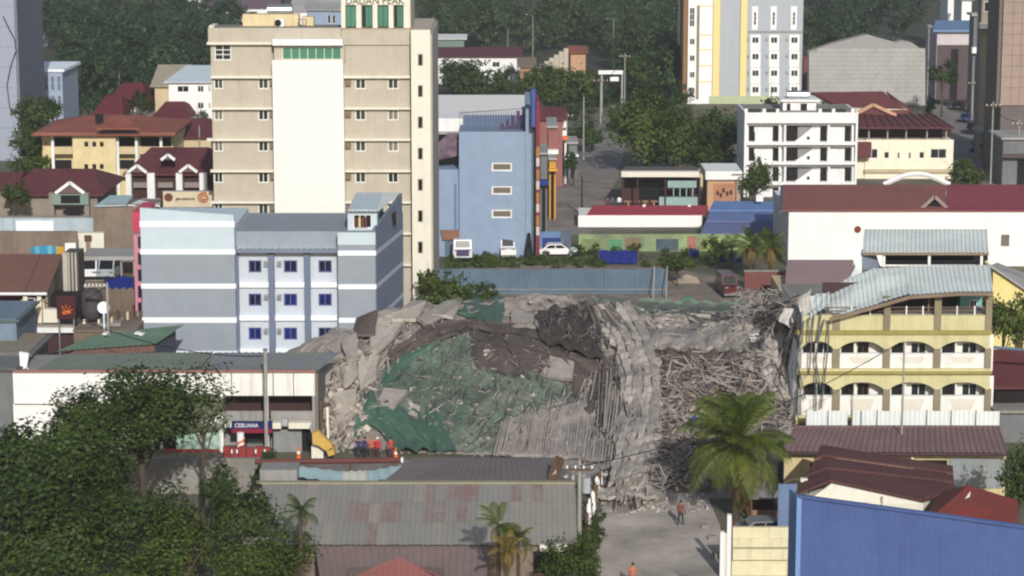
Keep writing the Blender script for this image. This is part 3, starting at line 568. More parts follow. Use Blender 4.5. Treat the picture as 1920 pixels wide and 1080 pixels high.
# ---------------- blue building by the back road
Y = 264.0
o = thing('blue_building', 'light blue windowed building with fenced roof terrace beside the back road', 'building', (X(930, 470, Y), Y, 0))
mat('sky_blue', (152, 170, 196), .74, var=.12, streak=.2, scol=(120, 150, 190)); mat('sky_blue_dark', (104, 134, 176), .8, streak=.25)
facade(o, 'wall', Y, (861, 247, 985, 482), MATS['sky_blue'], [(922, y_, 960, y_+16, dict(cols=1, fw=.16, pm=mat('louvre', (120, 112, 96), .8), fm=MATS['white'])) for y_ in (305, 349, 393)], z0=0)
pbox(o, 'body', MATS['sky_blue'], 861.5, 248, 984.5, 482, Y+.23, 18, 0)
pbox(o, 'corner_block', MATS['sky_blue'], 985.5, 205, 997, 482, Y-.1, 20, 0)
pbox(o, 'lower_wing', MATS['sky_blue'], 800, 318, 860, 482, Y+.4, 14, 0)
pbox(o, 'terrace_recess', MATS['glass_dark'], 815, 252, 860, 317, Y+5, 9)
part('awning', MB().prism([W3(822, 268, Y+1), W3(840, 250, Y+1.5), W3(860, 250, Y+2), W3(860, 292, Y+2), W3(822, 300, Y+1)], (0, .3, 0)), mat('tarp_mauve', (150, 126, 132), .8, var=.5, col2=(50, 48, 80)), o)
part('side_wall', B(X(997, 300, Y)+.01, X(1003, 300, Y), Y-.3, Y+19, 0, Z(200, Y)), mat('strip_teal', (92, 124, 128), .8), o)
fr = part('terrace_rail', MB().bar(W3(862, 212, Y+.3), W3(985, 203, Y+.3), .06), mat('rail_dark', (62, 58, 82), .8), o)
for i in range(26): part('baluster', MB().bar(W3(862+4.85*i, 247, Y+.3), W3(862+4.85*i, 208, Y+.3), .045), MATS['rail_dark'], fr)
for i, px in enumerate((938, 948, 958, 968, 978)): pbox(o, 'stair_screen', mat('screen_violet', (96, 78, 110), .8), px, 232-i*8, px+7, 246, Y+3+i*.1, .2)
pbox(o, 'tank_room', MATS['white'], 815, 222, 868, 247, Y+8, 6)
pbox(o, 'vertical_pipe', MATS['sky_blue_dark'], 853, 345, 856, 440, Y+.1, .2)
# signboard tower at its street corner
Ys = 262.0
o = thing('street_sign_tower', 'tall red and blue vertical sign panel on the corner of the blue building', 'sign', (X(1008, 470, Ys), Ys, 0))
pbox(o, 'panel', mat('sign_red', (132, 52, 66), .8), 1005, 190, 1012, 482, Ys, 8, 0)
pbox(o, 'top_panel', mat('sign_blue', (70, 92, 160), .8), 997, 168, 1004, 238, Ys-.1, 3)
for i in range(4): pbox(o, 'white_square', mat('sign_pale', (206, 196, 190), .8), 1005.4, 296+43*i, 1011.5, 312+43*i, Ys-.05, .04)
for i in range(4): pbox(o, 'orange_square', mat('sign_ochre', (176, 120, 72), .8), 1005.4, 275+43*i, 1011.5, 294+43*i, Ys-.05, .04)
# row of shops up the back road (left side)
def shop(label, l, r, t, b, Y, d, wm, extra=None):
    o = thing('roadside_shop', label, 'shop', (X((l+r)/2, b, Y), Y, 0)); pbox(o, 'body', wm, l, t, r, b, Y, d, 0)
    pbox(o, 'roof', MATS['grey_roof'], l-2, t-4, r+2, t, Y-.5, d+1)
    pbox(o, 'door', MATS['dark'], l+(r-l)*.25, t+(b-t)*.55, l+(r-l)*.75, b-1, Y-.05, .045, .05)
    pbox(o, 'awning', extra or MATS['red'], l-1, t+(b-t)*.42, r+3, t+(b-t)*.5, Y-1.2, 1.15)
    return o
mat('shop_brick', (150, 98, 92), .85, streak=.25); mat('shop_grey', (120, 122, 124), .8, streak=.3); mat('shop_yellow', (206, 156, 60), .85)
shop('grey roadside shop next to the red sign panel', 1013, 1026, 290, 405, 272, 8, MATS['shop_grey'], MATS['blue_tarp'])
shop('brick red roadside shop with pale canopy left of the back road', 1028, 1044, 240, 338, 296, 9, MATS['shop_brick'], MATS['white'])
shop('yellow fronted stall beside the pole on the back road', 1030, 1042, 300, 342, 292, 3, MATS['shop_yellow'], MATS['yellow'])
shop('pale shop with flat canopy further up the back road', 1048, 1062, 225, 300, 325, 8, MATS['white'], MATS['orange'])
shop('dark shop half hidden by shrubs up the back road', 1066, 1082, 270, 318, 330, 6, MATS['shop_grey'], MATS['white'])
house('red_roof_cottage', 'cottage with dark red roof behind the blue building', 'cottage', 1010, 1055, 222, 0, 200, 322, 9, MATS['shop_brick'], MATS['maroon_roof'], 'gable')

# white warehouse behind the blue building, seen over its terrace
house('white_warehouse', 'low white warehouse behind the roof terrace of the blue building', 'warehouse', 800, 985, 222, 0, 178, 300, 14, MATS['white'], mat('pale_roof', (214, 214, 210), .95, .7, .1), 'shed', over=.2)

# ---------------- fence, walls and yard in the middle
def sheet_fence(name, label, l, r, t, Y, n, m, pm, h=None):
    o = thing(name, label, 'fence', (X((l+r)/2, t, Y), Y, 0)); zt = Z(t, Y)
    for i in range(n):
        a, b = X(l+(r-l)*i/n, t, Y)+.01, X(l+(r-l)*(i+1)/n, t, Y)-.03; j = .05*((i*7) % 3-1)
        part('panel', corr([(a, Y+j, 0), (b, Y+j, 0), (b, Y+j, zt+.03*((i*5) % 3)), (a, Y+j, zt+.03*((i*5) % 3))], .3, -.04), m, o)
        part('post', B(a-.05, a+.05, Y+.08, Y+.2, 0, zt-.1), pm, o)
    return o
mat('fence_blue', (100, 122, 140), .78, .6, .25, .25, streak=.4, scol=(80, 96, 108))
fb = sheet_fence('blue_fence', 'long blue grey sheet fence behind the collapsed building', 782, 1250, 505, 241, 8, MATS['fence_blue'], MATS['metal'])
part('foot_rail', MB().bar((X(900, 555, 241), 240.85, .5), (X(1250, 555, 241), 240.85, .5), .06, .08), MATS['pole_grey'], fb)
for px in (1225, 1249):
    solo('steel_brace', MB().bar(G(px, 562), W3(px+2, 500, 240.4), .1), MATS['pole_grey'], 'pale steel brace '+('at the very end' if px > 1230 else 'just inside the end')+' of the blue fence', 'brace', G(px, 562))
o = thing('low_wall', 'low pale masonry wall between the blue fence and the rubble', 'wall', (X(1020, 575, 234), 234, 0))
for i in range(5): part('wall_section', B(X(940+32*i, 570, 234), X(970+32*i, 570, 234), 234, 234.25, 0, Z(563+(i*5) % 4, 234)), MATS['whitewash'] if i % 2 == 0 else MATS['concrete'], o)
# green mural wall
Y = 268.0
mm_ = mat('mural', (150, 174, 120), .8, var=.25, scale=.35, col2=(110, 116, 96), patch=.5)
o = thing('mural_wall', 'painted green mural wall below the white wall and blue roofs', 'wall', (X(1280, 470, Y), Y, 0))
pbox(o, 'wall', mm_, 1085, 439, 1476, 478, Y, .25, 0)
for l, r, c in ((1140, 1166, (96, 160, 120)), (1172, 1200, (140, 120, 96)), (1230, 1272, (84, 100, 108)), (1288, 1306, (176, 120, 106)), (1090, 1128, (136, 150, 104)), (1320, 1352, (176, 190, 110))):
    pbox(o, 'painted_field', mat('mural_%d' % l, c, .8, var=.4, scale=.8), l, 443+(l % 7), r, 470, Y-.01, .008)
# white wall with red roof
Y = 286.0
o = thing('red_roof_hall', 'low white hall with bright red roof edge behind the mural wall', 'hall', (X(1200, 440, Y), Y, 0))
pbox(o, 'wall', MATS['whitewash'], 1084, 404, 1316, 445, Y, .3, 0)
pbox(o, 'body', MATS['white'], 1086, 405, 1314, 445, Y+.3, 7, 0)
part('roof', slabroof([W3(1100, 403, Y+.2), W3(1326, 403, Y+.2), W3(1328, 385, Y+7), W3(1112, 385, Y+7)], .1), mat('bright_red_roof', (160, 56, 70), 1.1, .7, .15, .4), o)
for px in (1205, 1290): pbox(o, 'roof_vent', MATS['white'], px, 384, px+5, 391, Y+6, .4)
# stepped blue roofs
Y = 276.0
o = thing('blue_roof_sheds', 'row sheds with three stepped slate blue roofs left of the long white wall', 'shed', (X(1395, 440, Y), Y, 0))
for i, (a, b, l, r) in enumerate(((437, 416, 1314, 1470), (414, 396, 1324, 1474), (393, 377, 1330, 1476))):
    part('roof', slabroof([W3(l, a, Y+i*4), W3(r, a, Y+i*4), W3(r, b, Y+i*4+4), W3(l+8, b, Y+i*4+4)], .3), mat('slate_roof%d' % i, (92-i*2, 98+i*8, 132+i*12), 1.15, .7, .18, .4), o)
pbox(o, 'wall', mat('olive_wall', (150, 160, 120), .8), 1318, 438, 1470, 465, Y+.5, 6, 0)
pbox(o, 'roof_box', MATS['white'], 1418, 366, 1431, 378, Y+10, .8)
# blue tarps standing in the yard
def tarp(label, l, t, r, b, Y):
    x0, x1, z0, z1 = X(l, b, Y), X(r, b, Y), max(0.15, Z(b, Y)), Z(t, Y); n = 14
    P = [[(x0+(x1-x0)*i/n, Y+.05*math.sin(i*1.9+j)+.1*j, z1+(z0-z1)*j/5+(.1*math.sin(i*.9) if j == 0 else 0)) for j in range(6)] for i in range(n+1)]
    o = thing('tarpaulin', label, 'tarpaulin', ((x0+x1)/2, Y, 0))
    part('sheet', MB().grid(P), MATS['blue_tarp'], o)
    for q in (x0, x1): part('stake', MB().bar((q, Y+.15, 0), (q, Y+.15, z1+.05), .07), MATS['wood'], o)
tarp('deep blue tarpaulin screen in the yard below the mural wall', 1122, 470, 1196, 495, 258)
tarp('blue tarpaulin strip behind the parked jeepney', 1350, 474, 1392, 500, 259)
tarp('small blue tarpaulin between the shrubs under the mural', 1292, 468, 1310, 488, 263)
tarp('blue tarpaulin hung in the yard left of the pink house', 195, 519, 252, 548, 221.6)
# blue gate
Y = 266.0
o = thing('blue_gate', 'bright blue sheet gate with dark double doors by the white car', 'gate', (X(1030, 475, Y), Y, 0))
pbox(o, 'panel', MATS['sky_blue_dark'], 994, 436, 1017, 478, Y, .15, 0); pbox(o, 'lintel', MATS['sky_blue_dark'], 1017.3, 434, 1051, 446, Y, .15)
pbox(o, 'door', mat('navy', (34, 58, 124), .8), 1017.5, 446.5, 1034, 478, Y+.05, .1, 0); pbox(o, 'door', MATS['navy'], 1035, 446.5, 1051, 478, Y+.05, .1, 0)
part('open_leaf', MB().prism([(X(1051.5, 460, Y), Y, 0), (X(1069, 460, Y), Y-2, 0), (X(1069, 460, Y), Y-2, Z(428, Y-2)), (X(1051.5, 460, Y), Y, Z(436, Y))], (.03, .08, 0)), MATS['sky_blue'], o)
solo('lean_to_frame', MB().bar(G(986, 488), W3(991, 436, 264.5)-Vector((0, .6, 0)), .25).bar(G(998, 488), W3(992, 436, 264.5)-Vector((0, .6, 0)), .25), MATS['dark'], 'dark A-shaped frame leaning on the blue building wall', 'frame', G(991, 486))

# ---------------- restaurant with dark open front
Y = 302.0
o = thing('open_front_eatery', 'dark wood open fronted eatery with pale fascia behind the red roofed hall', 'eatery', (X(1250, 390, Y), Y, 0))
mat('dark_wood', (70, 46, 44), .9, var=.25); mat('peach', (198, 156, 124), .85, streak=.2)
pbox(o, 'fascia', MATS['cream'], 1165, 322, 1311, 332, Y-1.2, 1.1)
part('roof', slabroof([W3(1164, 323, Y-1), W3(1312, 323, Y-1), W3(1306, 312, Y+9), W3(1172, 312, Y+9)], .2), mat('eatery_roof', (104, 94, 88), 1.0), o)
pbox(o, 'back_wall', MATS['dark_wood'], 1166, 333, 1312, 392, Y+3, .3, 0)
for px in (1167, 1194, 1246, 1310): pbox(o, 'post', MATS['dark_wood'], px, 333, px+3, 392, Y-.4, .25, 0)
pbox(o, 'dark_opening', MATS['glass_dark'], 1200, 342, 1240, 372, Y+2.6, .3)
pbox(o, 'counter', mat('counter_teal', (150, 176, 172), .85), 1236, 370, 1308, 385, Y-.2, .8, 0)
pbox(o, 'awning', MATS['counter_teal'], 1252, 339, 1306, 352, Y-.5, .15)
for i in range(4): pbox(o, 'window_bar', MATS['counter_teal'], 1262+12*i, 353, 1264+12*i, 369, Y-.3, .06)
for i, lb in enumerate(('low peach table at the left end of the eatery', 'peach table second from the left in front of the eatery', 'peach table third from the left in front of the eatery', 'peach table just left of the teal counter')):
    g = G(1178+16*i, 388); solo('plaza_table', MB().box(g.x-.7, g.x+.7, g.y-.4, g.y+.4, .7, .76).box(g.x-.08, g.x+.08, g.y-.08, g.y+.08, 0, .7), MATS['peach'], lb, 'table', g)
Y = 300.0
o = thing('peach_annex', 'peach annex with white fascia and dark wall letters right of the eatery', 'building', (X(1355, 390, Y), Y, 0))
pbox(o, 'body', MATS['peach'], 1326, 337, 1388, 392, Y, 7, 0); pbox(o, 'fascia', MATS['white'], 1323, 321, 1391, 337, Y-.5, 8)
pbox(o, 'panel', mat('peach_dark', (178, 128, 100), .85), 1338, 345, 1376, 378, Y-.04, .035)
for a, b in ((1343, 362), (1349, 366), (1354, 357), (1361, 363), (1368, 361)): pbox(o, 'wall_mark', MATS['dark_wood'], a, b-4, a+5, b+4, Y-.07, .028)
house('far_shed', 'shed with weathered grey tin roof above the eatery', 'shed', 1285, 1345, 318, 0, 302, 322, 8, MATS['tan_wall'], mat('weathered_tin', (150, 138, 126), 1, .8, .2), 'shed')

# ---------------- white motel with open stair galleries
Y = 312.0
o = thing('white_motel', 'white four storey motel with open galleries and diagonal stairs', 'motel', (X(1500, 345, Y), Y, 0))
xa, xb = X(1396, 300, Y), X(1605, 300, Y)
part('rear_wall', B(xa, xb, Y+1.0, Y+10, 0, Z(212, Y)), MATS['white'], o)
fls = [(231, 244, 272), (272, 281, 309), (309, 321, 347), (347, 358, 385)]
part('parapet', B(xa, xb, Y, Y+.3, Z(231, Y), Z(211, Y)), MATS['white'], o)
part('roof_deck', B(xa+.05, xb-.05, Y+.31, Y+10, Z(212, Y)+.01, Z(211, Y)+.08), MATS['concrete'], o)
for px in (1395, 1603): pbox(o, 'end_wall', MATS['white'], px, 210, px+4, 390, Y-.15, 10, 0)
for i, px in enumerate((1396, 1430, 1455, 1535, 1560, 1596)): pbox(o, 'parapet_post', MATS['white'], px, 204, px+6, 211, Y+.02, .25)
for i, px in enumerate((1404, 1436, 1537, 1564)): pbox(o, 'planter', mat('planter_green', (52, 58, 42), .8), px, 205, px+22, 210.8, Y+.1, .5)
for i, (t, c, b) in enumerate(fls):
    pbox(o, 'gallery_slab', MATS['white'], 1396, b-6, 1604, b, Y-.1, 1.05)
    pbox(o, 'ceiling_beam', mat('beam_grey', (150, 150, 150), .8), 1398, t, 1602, t+4, Y+.3, .65)
    for l, r in ((1404, 1414), (1449, 1459), (1538, 1549), (1584, 1594)): pbox(o, 'door', MATS['dark'], l, t+6, r, b-7, Y+.92, .075)
    for px in (1399, 1460, 1470, 1552, 1597): pbox(o, 'column', MATS['white'], px, t+4, px+4, b-6.1, Y, .3)
    pbox(o, 'stair_well', MATS['dark'], 1473, t+5, 1496, b-7, Y+.93, .065); pbox(o, 'landing_shade', MATS['beam_grey'], 1496.5, t+5, 1522, b-7, Y+.95, .045)
    part('stair', MB().prism([W3(1490, b-6.5, Y+.3), W3(1534, b-6.5, Y+.3), W3(1534, t+9, Y+.3), W3(1522, t+9, Y+.3)], (0, .55, 0)), MATS['white'], o)
    pbox(o, 'balcony_front', MATS['white'], 1416, t+12, 1448, b-6.1, Y+.02, .12); pbox(o, 'balcony_front', MATS['white'], 1551, t+12, 1583, b-6.1, Y+.02, .12)
    pbox(o, 'stair_lamp', MATS['dark'], 1513, b-16, 1518, b-10, Y+.26, .035)
pbox(o, 'roof_room', MATS['white'], 1468, 190, 1530, 211, Y+2, 4)
pbox(o, 'roof_room_slab', MATS['white'], 1463, 187, 1537, 191, Y+1.6, 5)
for l, r in ((1474, 1483), (1500, 1514)): window(o, X(l, 200, Y+2), X(r, 200, Y+2), Z(209, Y+2), Z(193, Y+2), Y+2, cols=1, proud=True, pm=MATS['glass_dark'])
part('water_tank', MB().tube([W3(1477, 178, Y+3.5), W3(1516, 178, Y+3.5)], .55, 12), MATS['steel'], o)
for px in (1482, 1511): pbox(o, 'tank_support', MATS['metal'], px, 178, px+3, 187, Y+3.4, .2)

# ---------------- cream restaurant with maroon roofs
Y = 330.0
o = thing('cream_restaurant', 'cream building with maroon roof terrace and small vase shaped wall openings', 'restaurant', (X(1690, 330, Y), Y, 0))
mat('cream_warm', (240, 232, 210), .84, var=.06, streak=.12)
hs = [(1745, 279, 1775, 297, dict(cols=2, pm=MATS['glass'])), (1704, 286, 1708, 297, dict(cols=1, fw=.04)), (1683, 286, 1687, 297, dict(cols=1, fw=.04)), (1724, 285, 1733, 297, dict(cols=1, fw=.05)), (1658, 285, 1667, 297, dict(cols=1, fw=.05)), (1634, 279, 1646, 297, dict(cols=1, pm=MATS['glass']))]
facade(o, 'wall', Y, (1622, 262, 1787, 340), MATS['cream_warm'], hs, z0=0)
pbox(o, 'body', MATS['cream_warm'], 1607, 263, 1786, 340, Y+.25, 14, 0)
pbox(o, 'terrace_back', mat('terrace_dark', (58, 34, 38), .8), 1609, 238, 1784, 262, Y+4, .3)
for px in (1628, 1663, 1698, 1737, 1773): pbox(o, 'terrace_post', MATS['pole_grey'], px, 239, px+2.5, 262, Y+.1, .2)
part('terrace_roof', slabroof([W3(1607, 239, Y-1), W3(1790, 239, Y-1), W3(1748, 214, Y+9), W3(1607, 214, Y+9)], .2), MATS['maroon_roof'], o)
for i in range(12): part('roof_batten', MB().bar(lerp(W3(1612, 240, Y-1.05), W3(1786, 240, Y-1.05), i/11)+Vector((0, 0, .08)), lerp(W3(1609, 214, Y+9), W3(1746, 214, Y+9), i/11)+Vector((0, 0, .08)), .22, .1), mat('batten', (74, 34, 38), .9), o)
mr = mat('brick_roof', (118, 60, 56), 1.05, .75, .2, .3, rib=.25)
part('main_roof', slabroof([W3(1600, 212, Y+9.5), W3(1702, 208, Y+9.5), W3(1655, 171, Y+24), W3(1520, 173, Y+24)], .3), mr, o)
part('main_roof', slabroof([W3(1702, 212, Y+9.6), W3(1712, 206, Y+20), W3(1662, 171, Y+24.1)], .3), mr, o)
part('front_gable', MB().prism([W3(1607, 214, Y+8), W3(1678, 217, Y+8), W3(1637, 197, Y+8)], (0, 1.2, 0)), MATS['maroon_roof'], o)
part('barge_board', MB().bar(W3(1605, 213, Y+7.8), W3(1637, 196, Y+7.8), .45).bar(W3(1637, 196, Y+7.8), W3(1680, 216, Y+7.8), .45), MATS['peach'], o)
pbox(o, 'rear_wall', MATS['cream_warm'], 1560, 205, 1700, 240, Y+10.5, 12, 0)
pbox(o, 'porch_roof', MATS['maroon_roof'], 1607, 268, 1634, 296, Y-1.5, 1.4)
pbox(o, 'base_moulding', mat('moulding', (196, 184, 150), .8), 1621, 318, 1788, 324, Y-.4, .39)
o = thing('white_arch', 'shallow white arched canopy in front of the cream restaurant', 'canopy', (X(1718, 345, 300), 300, 0))
ar = [[W3(1657+123*i/14, 346-20*math.sin(math.pi*i/14), 300+dy) for dy in (0, 5)] for i in range(15)]
part('arch_shell', MB().grid(ar), mat('arch_grey', (222, 222, 218), .86), o); part('arch_edge', MB().tube([r[0] for r in ar], .35, 6), MATS['white'], o)
for px in (1660, 1777): pbox(o, 'support', MATS['white'], px, 344, px+4, 372, 300.3, .4, 0)

# ---------------- far apartment tower (grey, cream and white)
Y = 432.0
o = thing('apartment_tower', 'tall grey and white apartment tower with yellow stripes among trees', 'tower', (X(1393, 185, Y), Y, 0))
mat('tower_grey', (176, 182, 188), .82, var=.05, streak=.12); mat('tower_yellow', (240, 214, 150), .84, var=.05); mat('tower_white', (240, 240, 236), .85, var=.05)
mat('tower_brown', (150, 112, 70), .8)
pbox(o, 'body', MATS['tower_white'], 1284, -40, 1503, 190, Y+.8, 18, 0)
pbox(o, 'left_bay', MATS['tower_white'], 1290, -40, 1336, 186, Y, .79, 0); pbox(o, 'yellow_strip', MATS['tower_yellow'], 1337, -40, 1350, 186, Y-.1, .89, 0)
pbox(o, 'grey_panel', MATS['tower_grey'], 1350.4, -40, 1388, 186, Y+.3, .49, 0); pbox(o, 'yellow_strip', MATS['tower_yellow'], 1388.4, -40, 1401, 186, Y-.1, .89, 0)
pbox(o, 'right_bay', MATS['tower_grey'], 1401.4, -40, 1505, 186, Y, .79, 0)
pbox(o, 'corner_strip', MATS['tower_brown'], 1281, -20, 1288, 186, Y+.2, 10, 0); pbox(o, 'grey_strip', MATS['pier'], 1306, 10, 1311, 186, Y-.12, .11)
pbox(o, 'base_band', mat('base_green', (190, 200, 160), .8), 1330, 180, 1505, 190, Y-.2, .18, 0)
pbox(o, 'string_course', MATS['metal'], 1401, 58, 1505, 61, Y-.15, .14)
for rr in (10, 64, 92, 122, 152): pbox(o, 'string_course', MATS['tower_yellow'], 1312, rr, 1336, rr+2, Y-.1, .09)
for px in (1413, 1448, 1486):
    pbox(o, 'window_band', MATS['tower_white'], px-3, 12, px+8, 56, Y-.08, .075)
    window(o, X(px, 30, Y), X(px+5.5, 30, Y), Z(47, Y), Z(22, Y), Y-.09, cols=1, rows=3, proud=True, fw=.1)
    for i in range(5):
        t = 69+31*i
        if t > 170: continue
        pbox(o, 'window_panel', MATS['tower_white'], px-6, t-4, px+13, t+26, Y-.08, .075)
        window(o, X(px-3, t, Y), X(px+10, t, Y), Z(t+12, Y), Z(t, Y), Y-.09, cols=2, proud=True, fw=.1)
        pbox(o, 'air_conditioner', MATS['unit_grey'], px-11, t+2, px-7.5, t+7, Y-.4, .39)
for t in (14, 72, 103, 134, 164):
    window(o, X(1293, t, Y), X(1303, t, Y), Z(t+(36 if t == 14 else 12), Y), Z(t, Y), Y, cols=2, rows=3 if t == 14 else 1, proud=True, fw=.1, pm=MATS['glass'])
# gabled concrete block building
Y = 428.0
o = thing('block_building', 'blank gable end of grey concrete block building right of the tower', 'building', (X(1626, 195, Y), Y, 0))
mat('blockwork', (176, 175, 171), .82, .9, .14, .4, streak=.15)
prof = [(1517, 198), (1517, 97), (1560, 82), (1625, 65), (1680, 80), (1690, 76), (1710, 80), (1735, 98), (1735, 198)]
core = MB().prism([W3(a, b, Y+.06) for a, b in prof], (0, 3, 0)); part('body', core, mat('mortar', (162, 160, 156), .8), o)
def roofline(px):
    for (a, b), (c, d) in zip(prof[1:-1], prof[2:-1]):
        if a <= px <= c and c > a: return b+(d-b)*(px-a)/(c-a)
    return 98
bw, bh = 15.6, 8.2                                       # big block courses, each panel its own piece
for j in range(13):
    for i in range(15):
        l = 1517+bw*i-(bw/2 if j % 2 else 0); r = min(l+bw, 1735); l = max(l, 1517); b_ = 197-bh*j; t_ = b_-bh
        if r-l < 3 or t_ < min(roofline(l), roofline(r))-1: continue
        part('block', B(X(l, b_, Y)+.03, X(r, b_, Y)-.03, Y+.02*((i*3+j*5) % 3)/2, Y+.055, Z(b_, Y)+.03, Z(t_, Y)-.03), MATS['blockwork'], o)
solo('narrow_house', B(X(1506, 150, 445), X(1520, 150, 445), 445, 450, 0, Z(108, 445)), MATS['brick_roof'], 'narrow brown house squeezed between the tower and the block building', 'house', (X(1513, 190, 445), 445, 0))

# ---------------- long white wall building with maroon roof
Y = 258.0
o = thing('long_white_building', 'long blank white wall with maroon roof behind the yellow arcaded building', 'building', (X(1700, 500, Y), Y, 0))
facade(o, 'wall', Y, (1478, 394, 1990, 520), MATS['whitewash'], [(1877, 440, 1893, 462, dict(cols=2, rows=2, pm=MATS['louvre'], fm=MATS['concrete']))], z0=0)
pbox(o, 'body', MATS['white'], 1479, 395, 1985, 520, Y+.25, 16, 0)
mat('brown_red_roof', (122, 76, 72), 1.05, .75, .14, .3, rib=.3); mat('crimson_roof', (124, 58, 66), 1.02, .75, .14, .3, rib=.3)
part('roof', slabroof([W3(1466, 394, Y-.3), W3(1775, 394, Y-.3), W3(1773, 346, Y+9), W3(1468, 346, Y+9)], .15), MATS['brown_red_roof'], o)
part('roof', slabroof([W3(1776, 394, Y-.3), W3(1995, 394, Y-.3), W3(1990, 346, Y+9), W3(1774, 346, Y+9)], .15), MATS['crimson_roof'], o)
part('roof_end', slabroof([W3(1462, 396, Y-.3), W3(1466, 395, Y-.3), W3(1468, 347, Y+9), W3(1463, 350, Y+9)], .2), mat('flash_blue', (84, 98, 124), .9), o)
pbox(o, 'dormer_wall', MATS['dark'], 1738, 380, 1764, 391, Y+1.0, 1)
part('dormer', MB().bar(W3(1726, 392, Y+.8), W3(1752, 368, Y+.8), .35).bar(W3(1752, 368, Y+.8), W3(1778, 392, Y+.8), .35), mat('dormer_grey', (150, 130, 122), .9), o)
part('dormer_roof', slabroof([W3(1728, 390, Y+.9), W3(1752, 369, Y+.9), W3(1752, 369, Y+5), W3(1728, 380, Y+5)], .1).add(*(lambda m: (m.v, m.f))(slabroof([W3(1752, 369, Y+.9), W3(1776, 390, Y+.9), W3(1776, 380, Y+5), W3(1752, 369, Y+5)], .1))), MATS['brown_red_roof'], o)
part('wall_stain_cap', MB().disc((X(1608, 430, Y), Y-.1, Z(430, Y)), .38, 12, .09), mat('vent_red', (130, 60, 52), .8), o)
# mauve roof, red wall
Y = 226.0
o = thing('mauve_roof_house', 'single storey house with wide mauve roof left of the yellow building', 'house', (X(1535, 560, Y), Y, 0))
part('roof', slabroof([W3(1470, 562, Y), W3(1592, 562, Y), W3(1600, 487, Y+16), W3(1476, 487, Y+16)], .2), mat('mauve_roof', (140, 116, 116), 1.2, .75, .14, .3, rib=.25), o)
part('roof_side', slabroof([W3(1592, 562, Y), W3(1612, 530, Y+6), W3(1601, 487, Y+16)], .2), MATS['mauve_roof'], o)
pbox(o, 'wall', MATS['tan_wall'], 1474, 563, 1588, 600, Y+.5, 14, 0)
Y = 244.0
o = thing('red_wall', 'dull red boundary wall behind the small palms', 'wall', (X(1435, 550, Y), Y, 0))
pbox(o, 'wall', mat('red_paint', (124, 76, 70), .85, streak=.3), 1396, 510, 1472, 560, Y, .3, 0); pbox(o, 'coping', MATS['concrete'], 1395, 507, 1473, 510, Y-.1, .5)
# beige tent-like pile, jeep shelter
P = [W3(1262, 540, 247), W3(1312, 541, 247), W3(1308, 520, 249), W3(1288, 514, 250), W3(1270, 522, 249)]
solo('beige_tent', MB().prism([(p.x, p.y, max(p.z, .02)) for p in P], (0, 2, -.3)), mat('beige_sheet', (200, 180, 156), .85), 'small beige sheet shelter right of the blue fence end', 'shelter', (X(1288, 541, 248), 248, 0))
tp = [[W3(1255+12*i, 566-10*math.sin(math.pi*i/6)+j*4, 238+(1-j)*1.5) for j in range(3)] for i in range(7)]
solo('green_tarp', MB().grid(tp), mat('sea_green', (80, 160, 136), .85), 'sea green plastic sheet lying just behind the rubble', 'tarpaulin', (X(1290, 570, 238), 238, 0))

# yellow house at right edge behind the arcaded one
Y = 205.0
o = thing('yellow_cottage', 'pale yellow cottage with grey roof cut by the right edge', 'cottage', (X(1900, 600, Y), Y, 0))
mat('soft_yellow', (236, 220, 148), .85, streak=.15)
part('wall', MB().prism([W3(1862, 505, Y), W3(1975, 580, Y), (X(1975, 600, Y), Y, 0), (X(1862, 600, Y), Y, 0)], (0, 8, 0)), MATS['soft_yellow'], o)
part('roof', slabroof([W3(1858, 497, Y-.5), W3(1985, 582, Y-.5), W3(1990, 540, Y+9), W3(1870, 492, Y+9)], .2), MATS['grey_roof'], o)
part('arched_door', MB().prism([(X(1905+u, 580, Y), Y-.06, z) for u, z in ((0, 0), (16, 0), (16, 3.2), (12, 3.9), (4, 3.9), (0, 3.2))], (0, .055, 0)), MATS['wood'], o)
# maroon roof and dark shop at right edge
house('maroon_shop', 'shop with wide maroon roof and dark open front at the right edge', 'shop', 1866, 2000, 722, 0, 655, 181, 10, MATS['dark'], MATS['maroon_roof'], 'gable')
Y = 178.0
o = thing('grey_kiosk', 'grey kiosk front below the maroon roofed shop', 'kiosk', (X(1900, 800, Y), Y, 0)); pbox(o, 'front', MATS['shop_grey'], 1868, 775, 1990, 825, Y, 2, 0); pbox(o, 'ledge', MATS['concrete'], 1864, 770, 1990, 775, Y-.4, 2.6)
solo('blue_pipe', MB().tube([W3(1862, 651, 180), W3(1990, 662, 180)], .12, 6), MATS['fence_blue'], 'blue pipe along the top of the maroon shop roof', 'pipe', (X(1900, 655, 180), 180, Z(655, 180)))
# brick tower, street side buildings at upper right
Y = 335.0
o = thing('brick_tower', 'tall brown brick tower cut by the right edge', 'tower', (X(1930, 230, Y), Y, 0))
mat('brick_face', (166, 146, 132), .82, .9, .12, .5, streak=.2)
pbox(o, 'front', MATS['brick_face'], 1880, -60, 2010, 200, Y, 8.5, 0)
pbox(o, 'side_wall', mat('tower_side', (122, 112, 108), .75, streak=.3), 1872, -60, 1880, 205, Y+.4, 8, 0)  # side colour darkened to paint in its shade; joints reuse it
for i in range(9): pbox(o, 'joint', MATS['tower_side'], 1880.5, 20*i+4, 2000, 20*i+4.8, Y-.02, .018)
for i in range(4): pbox(o, 'mullion', MATS['tower_side'], 1898+16*i, -20, 1898.8+16*i, 199, Y-.02, .018)
pbox(o, 'podium', mat('podium', (110, 102, 100), .8, streak=.3), 1876, 200, 2010, 232, Y-2, 10, 0)
Y = 365.0
o = thing('corner_tenement', 'narrow tenement with balcony and tan lower wall beside the brick tower', 'tenement', (X(1855, 230, Y), Y, 0))
mat('tenement', (150, 140, 124), .8, streak=.4)
